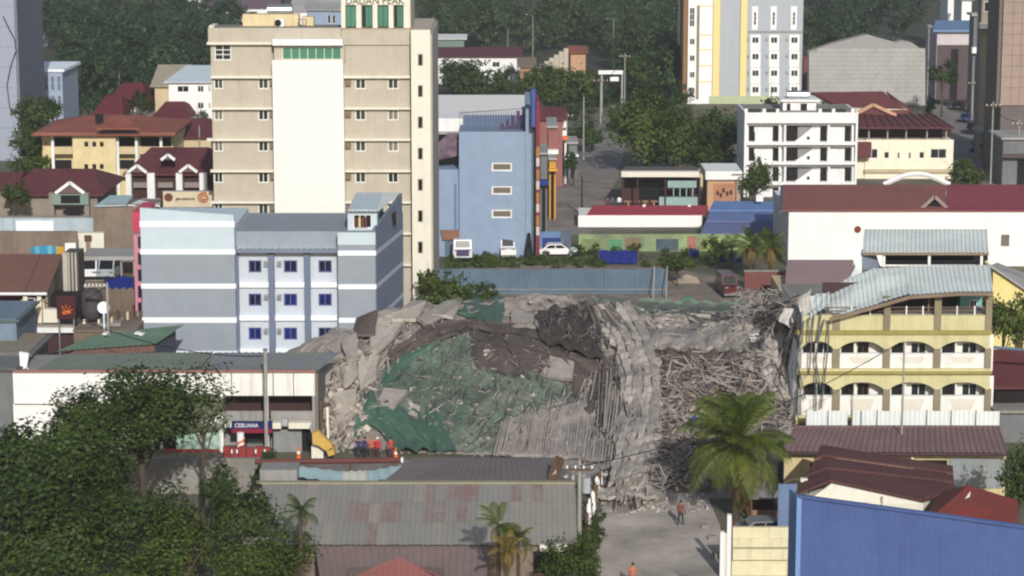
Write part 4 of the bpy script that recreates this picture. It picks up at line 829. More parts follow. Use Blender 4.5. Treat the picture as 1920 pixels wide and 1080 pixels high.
pbox(o, 'front', MATS['tenement'], 1838, -60, 1868, 250, Y, 3, 0); pbox(o, 'balcony', MATS['white'], 1838, 44, 1866, 54, Y-1.5, 1.48)
window(o, X(1845, 12, Y), X(1858, 12, Y), Z(22, Y), Z(3, Y), Y, cols=1, proud=True, pm=MATS['glass_dark'])
pbox(o, 'tan_panel', mat('tan_panel', (176, 138, 88), .85), 1850, 66, 1863, 104, Y-.06, .055); pbox(o, 'dark_slot', MATS['glass_dark'], 1857, 148, 1862, 182, Y-.06, .055)
Y = 440.0
o = thing('blue_roof_warehouse', 'warehouse with blue roof and pale upper wall at the end of the side street', 'warehouse', (X(1790, 110, Y), Y, 0))
pbox(o, 'wall', mat('pale_lilac', (206, 196, 200), .85), 1757, 56, 1822, 84, Y, 12, 0); pbox(o, 'lower_wall', mat('maroon_wall', (90, 76, 78), .85), 1757, 84.2, 1822, 112, Y-.05, .05, 0)
part('roof', slabroof([W3(1750, 56, Y-1), W3(1826, 56, Y-1), W3(1826, 38, Y+14), W3(1754, 38, Y+14)], .4), mat('roof_blue', (96, 124, 156), 1.1, .6, .12), o)
pbox(o, 'door', MATS['dark'], 1783, 92, 1797, 112, Y-.1, .045, 0)
shop('shaded shophouse with slatted front on the side street', 1824, 1838, 30, 170, 415, 4, MATS['shop_grey'], MATS['white'])
shop('low shophouse under the tenement on the side street', 1840, 1874, 250, 300, 352, 5, MATS['tenement'], MATS['blue_tarp'])
shop('dark corner shop under the brick tower', 1880, 1990, 262, 330, 322, 8, MATS['shop_grey'], MATS['maroon_wall'])
# ================================================================== left side
# grey tower at the left edge
Y = 350.0
o = thing('grey_tower', 'tall plain grey tower cut by the left edge', 'tower', (X(-10, 270, Y), Y, 0))
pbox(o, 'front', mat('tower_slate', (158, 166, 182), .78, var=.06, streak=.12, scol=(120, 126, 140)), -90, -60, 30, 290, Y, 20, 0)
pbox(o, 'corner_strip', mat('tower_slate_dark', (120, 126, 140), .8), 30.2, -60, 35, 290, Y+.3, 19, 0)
for i in range(7): pbox(o, 'joint', MATS['tower_slate_dark'], -90, 12+38*i, 30, 12.7+38*i, Y-.02, .018)
part('hanging_cable', MB().tube([W3(6, 30, Y-.3), W3(16, 52, Y-.3), W3(27, 72, Y-.3), W3(30, 95, Y-.3), W3(20, 125, Y-.3), W3(13, 160, Y-.3), W3(18, 200, Y-.3), W3(32, 222, Y-.3)], .07, 5), MATS['rubber'], o)
# grey office behind
Y = 385.0
o = thing('grey_office', 'grey glass fronted office block beside the grey tower', 'office', (X(80, 230, Y), Y, 0))
pbox(o, 'body', mat('office_grey', (166, 178, 196), .78, var=.06), 30, 135, 118, 240, Y, 14, 0)
pbox(o, 'parapet', MATS['band'], 28, 130, 120, 135, Y-.3, 15)
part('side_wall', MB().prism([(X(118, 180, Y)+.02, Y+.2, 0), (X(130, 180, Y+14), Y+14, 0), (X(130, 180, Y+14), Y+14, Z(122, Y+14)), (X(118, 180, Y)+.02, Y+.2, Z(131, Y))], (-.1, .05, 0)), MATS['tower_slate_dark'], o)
for i in range(4):
    for j in range(2): window(o, X(70+12*i, 150, Y), X(79+12*i, 150, Y), Z(170+36*j, Y), Z(142+36*j, Y), Y, cols=1, rows=2, proud=True, pm=mat('office_glass', (120, 134, 156), .8, .25, .2, spec=.5), fm=MATS['office_grey'], fw=.12)
pbox(o, 'white_panel', MATS['band'], 32, 143, 66, 158, Y-.05, .045)
# white three storey house
ww = [(a, b, c, b+12) for b in (161, 192, 222) for a, c in ((332, 354), (370, 382), (390, 395))]
house('white_house', 'three storey white house with pale blue grey roof behind the hotel', 'house', 316, 420, 152, 0, 122, 330, 14, MATS['white'], mat('bluegrey_roof', (176, 188, 194), 1.05, .7, .12, rib=.2), 'hip', ww, cols=2, pm=MATS['glass_dark'], fm=MATS['white'], fw=.08)
house('tan_roof_house', 'house with plain tan roof behind the white house', 'house', 290, 340, 160, 0, 121, 350, 16, MATS['tan_wall'], mat('tan_roof', (150, 142, 124), 1.05, .8, .14), 'gable')
house('red_roof_villa', 'villa with dark red hipped roof half hidden by trees', 'villa', 205, 268, 195, 0, 155, 345, 14, MATS['white'], mat('deep_red_roof', (100, 42, 46), .95, .8, .2), 'hip', [(240, 198, 252, 212)])
house('red_porch_house', 'lower dark red roofed house in front of the villa', 'house', 182, 225, 212, 0, 178, 332, 10, MATS['tan_wall'], MATS['deep_red_roof'], 'hip')
house('red_roof_bungalow', 'bungalow with red roof next to the white house', 'bungalow', 290, 345, 222, 0, 190, 322, 12, MATS['white'], MATS['deep_red_roof'], 'hip')
house('maroon_bungalow', 'maroon roofed bungalow right behind the orange roofed apartments', 'bungalow', 335, 395, 256, 0, 222, 300, 12, MATS['tan_wall'], MATS['maroon_roof'], 'hip')
# orange roofed apartments
Y = 288.0
o = thing('orange_roof_apartments', 'two storey yellow apartments with wide orange tiled hip roof', 'apartments', (X(200, 350, Y), Y, 0))
mat('butter', (226, 208, 160), .85, streak=.15)
facade(o, 'front_wall', Y, (137, 252, 218, 345), MATS['butter'], [(a, b, a+9, b+11, dict(cols=1, pm=MATS['glass_dark'], fm=MATS['tan_wall'])) for b in (265, 307) for a in (157, 172, 186)], z0=0)
pbox(o, 'body', MATS['butter'], 80, 254, 326, 345, Y+2.5, 11, 0)
pbox(o, 'stair_block', MATS['butter'], 137.5, 253, 217.5, 345, Y+.23, 2.3, 0)
for l, r in ((97, 136), (220, 254), (262, 322)):
    for t in (258, 300):
        pbox(o, 'loggia', MATS['dark'], l+2, t, r-2, t+25, Y+2.3, .19); pbox(o, 'loggia_rail', MATS['tan_wall'], l, t+17, r, t+28, Y+1, .15)
        pbox(o, 'loggia_floor', MATS['tan_wall'], l, t+28.2, r, t+31, Y+.9, 1.6)
for px in (97, 218.5, 254, 300): pbox(o, 'column', MATS['white'], px, 254, px+5, 345, Y+.8, .35, 0)
zc = Z(249, Y); a, b = X(62, 249, Y), X(330, 249, Y)
part('roof', slabroof([(a, Y-1, zc), (b, Y-1, zc), (b-6, Y+8, Z(216, Y+8)), (a+5, Y+8, Z(216, Y+8))], .25), MATS['orange_roof'], o)
part('roof_hip', slabroof([(a, Y-.98, zc), (a+4.98, Y+8, Z(216, Y+8)), (a, Y+15, zc)], .25), MATS['orange_roof'], o)
part('roof_hip', slabroof([(b, Y-.98, zc), (b-5.98, Y+8, Z(216, Y+8)), (b, Y+15, zc)], .25), MATS['orange_roof'], o)
pbox(o, 'fascia', MATS['cream'], 66, 250, 328, 255, Y-.85, .2)
part('porch_roof', slabroof([W3(180, 240, Y-2.5), W3(262, 240, Y-2.5), W3(232, 217, Y+2), W3(212, 217, Y+2)], .2), MATS['orange_roof'], o)
part('water_tank', MB().tube([W3(186, 226, Y+3), W3(186, 214, Y+3)], .5, 12), MATS['dark'], o)
# maroon gabled house
def gabled(name, label, l, r, eave, ridge, Y, gables, wall, base=0, big=None):
    o = house(name, label, 'house', l, r, eave, base, ridge, Y, 12, wall, MATS['maroon_roof'], 'hip', over=.8, hip=.2)
    for gx, gy, gw in gables:
        yy = Y-1.2
        part('gable_trim', MB().bar(W3(gx-gw, gy+gw*.75, yy), W3(gx, gy, yy), .3).bar(W3(gx, gy, yy), W3(gx+gw, gy+gw*.75, yy), .3), MATS['white'], o)
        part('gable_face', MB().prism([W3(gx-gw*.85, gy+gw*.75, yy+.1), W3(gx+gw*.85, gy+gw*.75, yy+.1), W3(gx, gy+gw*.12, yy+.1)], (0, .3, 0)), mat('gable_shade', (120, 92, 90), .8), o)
        part('gable_roof', slabroof([W3(gx-gw, gy+gw*.75, yy), W3(gx, gy, yy), W3(gx, gy+1, yy+4), W3(gx-gw, gy+gw*.75-4, yy+4)], .1), MATS['maroon_roof'], o)
        part('gable_roof', slabroof([W3(gx+.2, gy, yy), W3(gx+gw, gy+gw*.75, yy), W3(gx+gw, gy+gw*.75-4, yy+4), W3(gx+.2, gy+1, yy+4)], .1), MATS['maroon_roof'], o)
    return o
o = gabled('gabled_house', 'house with maroon roof and three white trimmed gables left of the hotel', 246, 402, 324, 276, 258, [(257, 310, 18), (353, 310, 17), (315, 290, 13)], MATS['dark_wood'])
Yg = 257.0
for l, r in ((236, 246), (276, 290), (330, 342), (374, 388)): pbox(o, 'column', MATS['white'], l, 325, r, 372, Yg, .8, 0)
for l in (250, 296, 346): pbox(o, 'balcony_rail', mat('rail_grey', (150, 138, 132), .8), l, 342, l+28, 352, Yg+.3, .2)
o = gabled('maroon_roof_villa', 'villa with broad maroon roof and white gabled balcony at the left', 20, 182, 362, 316, 240, [(131, 342, 27)], mat('villa_wall', (150, 140, 128), .8, streak=.3))
Yg = 238.4
pbox(o, 'balcony_rail', mat('rail_teal', (130, 150, 140), .8), 98, 364, 166, 384, Yg, .25); pbox(o, 'balcony_shade', MATS['dark'], 114, 366, 150, 381, Yg-.04, .035)
for l in (92, 158): pbox(o, 'column', MATS['villa_wall'], l, 362, l+9, 405, Yg+.3, .7, 0)
part('porch_arch', MB().prism([W3(118, 402, Yg-.1), W3(118, 396, Yg-.1), W3(128, 390, Yg-.1), W3(142, 390, Yg-.1), W3(158, 396, Yg-.1), W3(158, 402, Yg-.1)], (0, .08, 0)), MATS['dark'], o)
house('maroon_roof_annex', 'maroon roofed annex touching the left edge', 'house', -60, 18, 350, 0, 322, 243, 10, MATS['villa_wall'], MATS['maroon_roof'], 'gable')
# billboard
Y = 231.0
o = thing('billboard', 'cream billboard with brown disc and orange swirl above the blue grey block', 'billboard', (X(352, 395, Y), Y, 0))
x0, x1, z0, z1 = X(306, 375, Y), X(401, 375, Y), Z(388, Y), Z(359, Y)
part('board', B(x0, x1, Y, Y+.15, z0, z1), mat('board_cream', (214, 200, 172), .85), o)
part('frame', MB().box(x0-.06, x1+.06, Y-.03, Y+.18, z1, z1+.08).box(x0-.06, x1+.06, Y-.03, Y+.18, z0-.08, z0), MATS['metal'], o)
part('disc', MB().disc((X(316, 370, Y), Y-.04, Z(370, Y)), .42, 18, .035), mat('disc_brown', (110, 64, 50), .85), o)
part('script_mark', MB().tube([(X(330+i*1.1, 375, Y), Y-.03, Z(377-4.5*abs(math.sin(i*.85))-(i % 3), Y)) for i in range(33)], .05, 4), mat('script_ink', (110, 96, 72), .8), o)
sw = [(X(382+(3+i*.42)*math.cos(i*.55), 372, Y), Y-.03, Z(371+(2+i*.4)*math.sin(i*.55), Y)) for i in range(22)]
part('swirl', MB().tube(sw, .11, 5), mat('swirl_orange', (196, 128, 92), .85), o)
for px in (312, 340, 368, 396): part('post', MB().bar((X(px, 395, Y), Y+.25, 0), (X(px, 395, Y), Y+.25, z1), .16), MATS['metal'], o)
# middle left walls and yards
Y = 232.0
o = thing('bare_block_wall', 'tall bare grey brown block wall left of the blue grey block', 'wall', (X(215, 470, Y), Y, 0))
mat('bare_wall', (140, 124, 110), .82, .9, .3, .4, streak=.4); pbox(o, 'wall', MATS['bare_wall'], 176, 388, 266, 540, Y, .35, 0); pbox(o, 'upper_wall', MATS['bare_wall'], 196, 383, 266, 388, Y, .35)
o = thing('lean_to_roof', 'white and grey sheet roofs on top of the bare block wall', 'roof', (X(225, 380, Y+4), Y+4, 0))
part('sheet', slabroof([W3(178, 386, Y-.3), W3(236, 384, Y-.3), W3(250, 366, Y+8), W3(206, 366, Y+8)], .1), MATS['teal_sheet'], o)
part('sheet', slabroof([W3(240, 384, Y-.3), W3(300, 386, Y+1), W3(300, 372, Y+7), W3(268, 372, Y+7)], .1), MATS['white'], o)
part('support', B(X(200, 380, Y+.5), X(290, 380, Y+.5), Y+.5, Y+6, 0, Z(388, Y+.5)), MATS['bare_wall'], o)
o = thing('cream_box_room', 'small cream rooftop room with a stained vent', 'room', (X(170, 470, 231), 231, 0))
pbox(o, 'wall', MATS['cream'], 145, 437, 195, 478, 231, .9, 0); pbox(o, 'vent', MATS['wood'], 158, 441, 172, 453, 230.94, .055); pbox(o, 'stain', mat('stain', (150, 130, 104), .8), 161, 453.5, 170, 474, 230.97, .025)
Y = 234.0
o = thing('pale_blue_wall', 'long pale blue painted wall at the left edge', 'wall', (X(90, 430, Y), Y, 0))
pbox(o, 'wall', mat('wash_blue', (178, 192, 200), .85, streak=.3), -80, 408, 180, 436, Y, .3, 0); pbox(o, 'gate', MATS['band'], 30, 414, 100, 435, Y-.06, .055, .1); pbox(o, 'coping', MATS['concrete'], -80, 406, 180, 408, Y-.1, .5)
Y = 228.0
o = thing('rough_terrace_wall', 'rough grey brown terrace wall below the pale blue wall', 'wall', (X(60, 460, Y), Y, 0)); pbox(o, 'wall', MATS['bare_wall'], -80, 434, 145, 480, Y, .4, 0)
Y = 213.0
o = thing('striped_awning', 'turquoise and yellow striped awning above the brown roof', 'awning', (X(95, 475, Y), Y, 0))
for i in range(8): part('stripe', MB().prism([W3(57+8*i, 460+1.5*abs(i-4)*.5, Y+1.5), W3(65+8*i, 460+1.5*abs(i-3)*.5, Y+1.5), W3(66+8*i, 478, Y), W3(58+8*i, 478, Y)], (0, .05, -.05)), [mat('turquoise', (70, 156, 190), .85), mat('turq_pale', (120, 186, 200), .85), MATS['yellow'] if i > 5 else MATS['turquoise']][i % 3 if i < 5 else 2], o)
for px in (60, 118): part('post', MB().bar((X(px, 475, Y+.3), Y+.3, 0), (X(px, 475, Y+.3), Y+.3, Z(477, Y)), .1), MATS['metal'], o)
pbox(thing('white_drum_stand', 'white panel beside the striped awning', 'panel', (X(132, 470, 212), 212, 0)), 'panel', MATS['white'], 122, 456, 142, 478, 212, .3, 0)
# brown roofed building
Y = 196.0
o = thing('brown_roof_building', 'building with large brown roof and cream veranda at the left edge', 'building', (X(30, 620, Y), Y, 0))
mat('brown_roof', (112, 80, 68), 1.15, .8, .14, .3, rib=.25)
part('roof', slabroof([W3(-90, 549, Y), W3(46, 549, Y), W3(76, 476, Y+11), W3(-60, 476, Y+11)], .2), MATS['brown_roof'], o)
part('roof', slabroof([W3(47, 549, Y), W3(88, 549, Y), W3(118, 476, Y+11), W3(77, 476, Y+11)], .2), MATS['brown_roof'], o)
part('gutter', MB().tube([W3(-90, 551, Y-.2), W3(88, 551, Y-.2)], .13, 6), MATS['white'], o)
part('gable_wall', MB().prism([(X(88, 560, Y), Y+.3, 0), (X(88, 560, Y), Y+.3, Z(551, Y)), (X(118, 480, Y+11), Y+11, Z(478, Y+11)), (X(118, 480, Y+11), Y+11, 0)], (-.2, 0, 0)), MATS['tenement'], o)
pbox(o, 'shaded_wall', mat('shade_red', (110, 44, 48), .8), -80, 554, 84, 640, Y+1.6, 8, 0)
pbox(o, 'front_wall', MATS['tan_wall'], 40, 562, 84, 604, Y+.6, .3); window(o, X(52, 570, Y+.6), X(66, 570, Y+.6), Z(576, Y+.6), Z(558, Y+.6), Y+.6, cols=1, proud=True, pm=MATS['glass_dark'])
for l in (44, 70): pbox(o, 'column', MATS['cream'], l, 556, l+8, 604, Y+.1, .4, 0)
pbox(o, 'ledge', MATS['white'], 36, 615, 140, 624, Y-1.2, .5); pbox(o, 'ledge_floor', MATS['tenement'], 36, 609, 140, 616, Y-.68, 3)
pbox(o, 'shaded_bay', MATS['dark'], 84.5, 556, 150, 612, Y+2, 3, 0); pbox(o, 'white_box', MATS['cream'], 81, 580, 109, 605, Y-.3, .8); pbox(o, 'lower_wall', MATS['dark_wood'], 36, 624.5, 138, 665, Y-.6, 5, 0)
o = thing('finned_block', 'grey block with tall vertical white fins beside the brown roof', 'building', (X(130, 555, 201), 201, 0))
pbox(o, 'body', mat('fin_dark', (96, 90, 84), .8), 119, 476, 147, 556, 201, 3, 0)
for px in (118, 128, 134.5, 141): pbox(o, 'fin', mat('fin_grey', (186, 180, 168), .8, streak=.3), px, 474, px+(9 if px < 120 else 3), 556, 200.6, .39, 0)
# round emblem sign
Y = 194.0
o = thing('emblem_sign', 'dark red board with orange fan shaped emblem under the brown roof', 'sign', (X(124, 600, Y), Y, 0))
pbox(o, 'board', mat('board_red', (70, 30, 34), .85), 106, 555, 142, 598, Y, .15)
for i in range(5):
    t = math.pi*(.1+.2*i); cx, cz = X(124, 583, Y), Z(584, Y)
    part('emblem_ray', MB().bar((cx+.25*math.cos(t), Y-.03, cz+.25*math.sin(t)), (cx+.6*math.cos(t), Y-.03, cz+.6*math.sin(t)), .17, .05), MATS['orange'], o)
pbox(o, 'emblem_base', MATS['orange'], 117, 582, 132, 589, Y-.05, .045)
for px in (110, 138): part('post', MB().bar((X(px, 600, Y), Y+.2, 0), (X(px, 600, Y), Y+.2, Z(560, Y)), .12), MATS['metal'], o)
# dark water tank on a stand
Y = 193.0
o = thing('water_tank', 'large dark grey water tank on short pale legs in front of the yard', 'tank', (X(168, 618, Y), Y, 0))
cx = X(169, 580, Y); zt_, zb_ = Z(545, Y), Z(603, Y); pr = [(.0, .55), (.12, .85), (.3, 1.0), (.75, 1.0), (.9, .85), (1, .45)]
tb = MB(); R_ = X(190, 580, Y)-cx; n = 18
P = [[(cx+R_*r*math.cos(2*math.pi*j/n), Y+1+R_*r*math.sin(2*math.pi*j/n), zb_+(zt_-zb_)*t) for j in range(n+1)] for t, r in pr]
tb.grid(P); tb.poly(P[0][:-1][::-1]); tb.poly(P[-1][:-1]); part('tank_body', tb, mat('tank_dark', (74, 68, 70), .85, .7, .2), o)
for dx in (-.6, .6):
    for dy in (.5, 1.5): part('leg', MB().bar((cx+dx, Y+dy, 6.2), (cx+dx, Y+dy, zb_+.1), .16), MATS['cream'], o)
solo('satellite_dish', MB().disc((X(194, 577, 191), 191, Z(577, 191)), .5, 14, .12).bar((X(194, 577, 191), 191.1, 6.2), (X(194, 577, 191), 191.1, Z(577, 191)), .1), MATS['band'], 'pale round dish on a post right of the dark water tank', 'dish', (X(194, 600, 191), 191, 0))
o = thing('lamp_pole', 'grey pole with a toothed crossbar beside the dark water tank', 'pole', (X(203, 615, 189), 189, 0))
part('mast', MB().tube([(X(203, 615, 189), 189, 0), (X(203, 615, 189), 189, Z(530, 189))], .1), MATS['pole_grey'], o); part('crossbar', MB().bar(W3(157, 537, 189), W3(203, 536, 189), .12), MATS['pole_grey'], o)
for i in range(6): part('insulator', MB().bar(W3(160+7*i, 537, 189), W3(160+7*i, 532, 189), .1), MATS['white'], o)
pbox(thing('pale_platform', 'small pale concrete platform at the foot of the grey pole', 'platform', (X(205, 620, 193), 193, 0)), 'slab', MATS['concrete'], 186, 606, 226, 618, 192.5, 2, 0)
# grey canopy over vans
dk = thing('parking_deck', 'raised earth brown parking deck under the van canopy', 'deck', (X(200, 530, 222), 222, 0))
pbox(dk, 'deck', mat('deck_brown', (128, 112, 96), .82, .95, .3, .4, streak=.4), 140, 527, 258, 600, 222, 9, 0); pbox(dk, 'edge', MATS['concrete'], 140, 524, 258, 527, 221.9, .4)
fh = thing('flat_roof_house', 'low house with bare flat roof that carries the dark water tank', 'house', (X(200, 640, 191), 191, 0)); zfl = Z(618, 191)
part('wall', B(X(140, 640, 191), X(256, 640, 191), 190.8, 199, 0, zfl-.1), MATS['deck_brown'], fh); part('roof_slab', B(X(138, 640, 191), X(257, 640, 191), 190.6, 199.2, zfl-.098, zfl), MATS['bare_wall'], fh)
for i in range(7): part('roof_clutter', B(X(206+7*i, 640, 194), X(210+7*i, 640, 194), 192+i*.8, 192.6+i*.8, zfl+.003, zfl+.3+.35*(i % 3)), [MATS['concrete'], MATS['tan_wall'], MATS['wood']][i % 3], fh)
Y = 224.5
o = thing('van_canopy', 'flat grey canopy sheltering parked white vans', 'canopy', (X(205, 520, Y), Y, 0)); pbox(o, 'roof', MATS['grey_roof'], 150, 481, 256, 488, Y-2, 5)
for px in (153, 185, 226, 250): pbox(o, 'post', MATS['pole_grey'], px, 488, px+3, 525, Y-1.6, .2, 4.3)
# shacks lower left
Y = 184.0
house('teal_roof_shack', 'shack with teal grey roof at the left edge below the brown roof', 'shack', -70, 30, 598, 0, 565, 186, 8, mat('shack_blue', (120, 138, 156), .8, streak=.4), mat('teal_roof', (86, 102, 98), 1.1, .8, .25), 'shed', over=.3)
house('grey_roof_shack', 'shack with grey roof left of the brown pole', 'shack', -70, 52, 662, 0, 628, 181, 8, MATS['tenement'], mat('dull_roof', (104, 108, 110), 1.1, .8, .25), 'shed', over=.4)
house('small_lean_to', 'low lean-to with dark roof at the lower left edge', 'shack', -80, 30, 690, 0, 668, 176, 6, MATS['shop_grey'], mat('lean_roof', (92, 84, 80), 1.1, .8, .25), 'shed', over=.3)
solo('white_tarp', MB().prism([W3(36, 660, 178), W3(54, 663, 178), W3(50, 690, 177), W3(38, 694, 177)], (0, .3, 0)).bar(W3(38, 694, 177.2), G(38, 800), .1).bar(W3(52, 690, 177.2), (X(52, 690, 177.2), 177.2, 0), .1), MATS['white'], 'white sheet hanging beside the low lean-to', 'sheet', (X(45, 680, 178), 178, 0))

# ================================================================== green roofed building and shop row
o = thing('green_roof_building', 'building with big faded green sloping roof in front of the blue grey block', 'building', (X(230, 700, 184), 184, 0))
mat('green_roof', (96, 120, 98), 1.2, .8, .18, .35, col2=(82, 104, 88)); mat('grey_green_roof', (112, 120, 108), 1.15, .8, .2, .35)
part('roof', corr([W3(105, 659, 183), W3(290, 646, 183), W3(345, 609, 190.5), W3(178, 627, 190.5)], .45, .05), MATS['green_roof'], o)
part('fascia', MB().prism([W3(140, 658, 183.05), W3(290, 648, 183.05), W3(290, 660, 183.05), W3(120, 668, 183.05)], (0, .2, 0)), mat('fascia_brown', (112, 82, 74), .85), o)
part('side_wall', MB().prism([(X(290, 650, 183), 183.3, 0), (X(330, 640, 190), 190, 0), (X(330, 640, 190), 190, Z(616, 190)), (X(290, 650, 183), 183.3, Z(650, 183.3))], (-.15, .05, 0)), mat('side_slate', (86, 90, 108), .8, streak=.3), o)
part('body', MB().prism([(X(110, 660, 183.5), 183.5, 0), (X(288, 660, 183.5), 183.5, 0), (X(326, 640, 190), 189.8, 0), (X(185, 640, 190), 189.8, 0)], (0, 0, Z(662, 183.5)-.2)), MATS['tenement'], o)
for px, py in ((196, 628), (256, 627), (264, 629)): part('skylight', MB().bar(W3(px, py+1, 187.5)+Vector((0, 0, .1)), W3(px+4, py-1, 188)+Vector((0, 0, .15)), .35, .12), MATS['white'], o)
Y = 175.0
o = thing('shop_row', 'two storey white shop row with stained parapet and dark balcony openings', 'shops', (X(400, 850, Y), Y, 0))
mat('stained_white', (238, 236, 228), .85, var=.1, scale=.6, streak=.55, scol=(96, 74, 60)); mat('row_roof', (112, 112, 126), 1.15, .8, .22, .35, col2=(118, 124, 108)); mat('row_grey', (156, 154, 150), .82, streak=.45)
part('roof', corr([W3(60, 697, Y-.1), W3(370, 697, Y-.1), W3(400, 660, 182.5), W3(120, 664, 182.5)], .45, .05), MATS['grey_green_roof'], o)
part('roof', corr([W3(371, 697, Y-.1), W3(592, 697, Y-.1), W3(640, 661, 182.5), W3(402, 661, 182.5)], .45, .05), MATS['row_roof'], o)
xa, xb = X(25, 760, Y), X(592, 760, Y)
part('body', B(xa+.05, xb-.05, Y+2.2, 182.4, 0, Z(697, Y)-.25), MATS['row_grey'], o)
pbox(o, 'parapet', MATS['whitewash'], 25, 699, 236, 757, Y, .25); pbox(o, 'lower_wall', MATS['whitewash'], 25, 757.2, 415, 770, Y+.4, .2, 0)
pbox(o, 'eave_strip', mat('eave_pink', (150, 110, 104), .85), 25, 694, 592, 699, Y-.15, .3)
for l, r in ((237, 368), (369, 434), (435, 497), (498, 512), (513, 550), (551, 591)): pbox(o, 'parapet', MATS['stained_white'], l, 699.2, r-.6, 742, Y+.01*(l % 3), .25)
pbox(o, 'ceiling', MATS['dark'], 360, 742.2, 591, 745, Y+.26, 1.9); pbox(o, 'balcony_back', MATS['dark_wood'], 360, 745.2, 591, 796, Y+2, .19)
for l, r in ((418, 498), (508, 590)): pbox(o, 'balcony_wall', MATS['row_grey'], l, 771, r, 796, Y+.05, .2)
for l in (413, 498, 586): pbox(o, 'column', MATS['white'] if l < 580 else MATS['row_grey'], l, 742.5, l+5.5, 858, Y-.08, .4, 0)
pbox(o, 'floor_slab', MATS['row_grey'], 360, 796.2, 591, 801, Y-.1, 2.2)
for l, r in ((511, 527), (541, 583)): pbox(o, 'shop_canopy', MATS['cream'], l, 793, r, 804, Y-.9, .75)
pbox(o, 'air_conditioner', MATS['unit_grey'], 529, 786, 539, 799, Y-.6, .5)
pbox(o, 'roller_shutter', mat('shutter_steel', (150, 152, 150), .82, .6, .2, streak=.5), 513, 806, 566, 858, Y+.1, .15, 0); pbox(o, 'side_door', MATS['dark'], 567, 806, 588, 858, Y+.3, .1, 0)
for i in range(12): pbox(o, 'shutter_slat', MATS['shutter_steel'], 513.5, 807+4.2*i, 565.5, 810.4+4.2*i, Y+.06, .035)
pbox(o, 'shop_interior', MATS['glass_dark'], 455, 813, 497, 858, Y+1, .5, 0); pbox(o, 'counter', MATS['metal'], 463, 832, 494, 856, Y+.4, .5, 0)
pbox(o, 'flank_wall', mat('flank_dust', (128, 120, 112), .82, streak=.3), 592, 700, 597, 858, Y+.1, 7, 0)
for l, r in ((240, 300), (305, 410)): pbox(o, 'ground_shop', MATS['dark'], l, 795, r, 858, Y+.35, .04, 0)
pbox(o, 'shop_front', mat('mint_panel', (176, 204, 184), .82, streak=.3), 330, 812, 411, 842, Y+.1, .12); pbox(o, 'shop_base', mat('base_red', (150, 60, 54), .82), 300, 842.3, 411, 856, Y+.05, .2, 0)
o = thing('pawnshop_sign', 'navy and red shop sign with white capital letters on the shop row', 'sign', (X(472, 800, Y-.9), Y-.9, Z(812, Y)))
pbox(o, 'navy_panel', mat('sign_navy', (38, 36, 92), .85), 434, 791, 511, 804, Y-.9, .3); pbox(o, 'red_panel', mat('sign_crimson', (134, 30, 56), .85), 434, 804.2, 511, 812, Y-.9, .3)
lettering('CEBUANA', .42, (X(462, 798, Y-.93), Y-.93, Z(798, Y-.93)), MATS['white'], o, width=X(484, 798, Y)-X(440, 798, Y))
for l in (420, 430): part('white_pennant', MB().prism([W3(l, 802, Y-.5), W3(l+4.5, 802, Y-.5), W3(l+3, 788, Y-.5)], (0, .05, 0)), MATS['white'], o)
Y = 173.0
o = thing('steel_post', 'tall grey steel post rising before the shop row roof', 'post', (X(498, 860, Y), Y, 0)); part('shaft', MB().tube([(X(498, 770, Y), Y, 0), (X(498, 700, Y), Y, Z(657, Y))], .14, 8), MATS['pole_grey'], o); part('cap', MB().tube([(X(498, 700, Y), Y, Z(657, Y)), (X(498, 700, Y), Y, Z(654, Y))], .18, 8), MATS['metal'], o)
Y = 171.0                                                # striped hazard column, red flower bed, cones
o = thing('striped_column', 'white column with slanting orange stripes in front of the shop', 'column', (X(451, 850, Y), Y, 0)); cx = X(451, 830, Y); zt_ = Z(811, Y)
part('shaft', MB().tube([(cx, Y, 0), (cx, Y, zt_)], .26, 12), MATS['white'], o)
for i in range(5): part('stripe', MB().tube([(cx+.275*math.sin(t*.35), Y-.275*math.cos(t*.35), .15+i*.42+.05*t) for t in range(-5, 6)], .075, 5), MATS['orange'], o)
o = thing('barrier_row', 'row of red plastic barriers in front of the shop row', 'barrier', (X(460, 855, 170), 170, 0))
for i in range(6):
    l = 418+15*i; pbox(o, 'barrier', mat('barrier_red', (150, 56, 52), .85, .5, .2), l, 838+(i % 2)*2, l+13, 858, 170+.1*(i % 2), .4, 0)
for px in (433, 443, 478, 495): pbox(o, 'white_reflector', MATS['white'], px, 843, px+3, 850, 169.95, .045)
def cone(label, px, py, s=1):
    g = G(px, py); o = thing('traffic_cone', label, 'cone', g)
    part('base', B(g.x-.2*s, g.x+.2*s, g.y-.2*s, g.y+.2*s, .005, .05), MATS['orange'], o); part('body', MB().tube([g+Vector((0, 0, .05)), g+Vector((0, 0, .85*s))], .17*s, 10, .04*s), MATS['orange'], o)
    part('white_collar', MB().tube([g+Vector((0, 0, .4*s)), g+Vector((0, 0, .55*s))], .13*s, 10, .1*s), MATS['white'], o)
cone('orange traffic cone by the roller shutter of the shop row', 560, 862, 1.2); cone('orange traffic cone at the foot of the green net', 742, 862, 1.1)
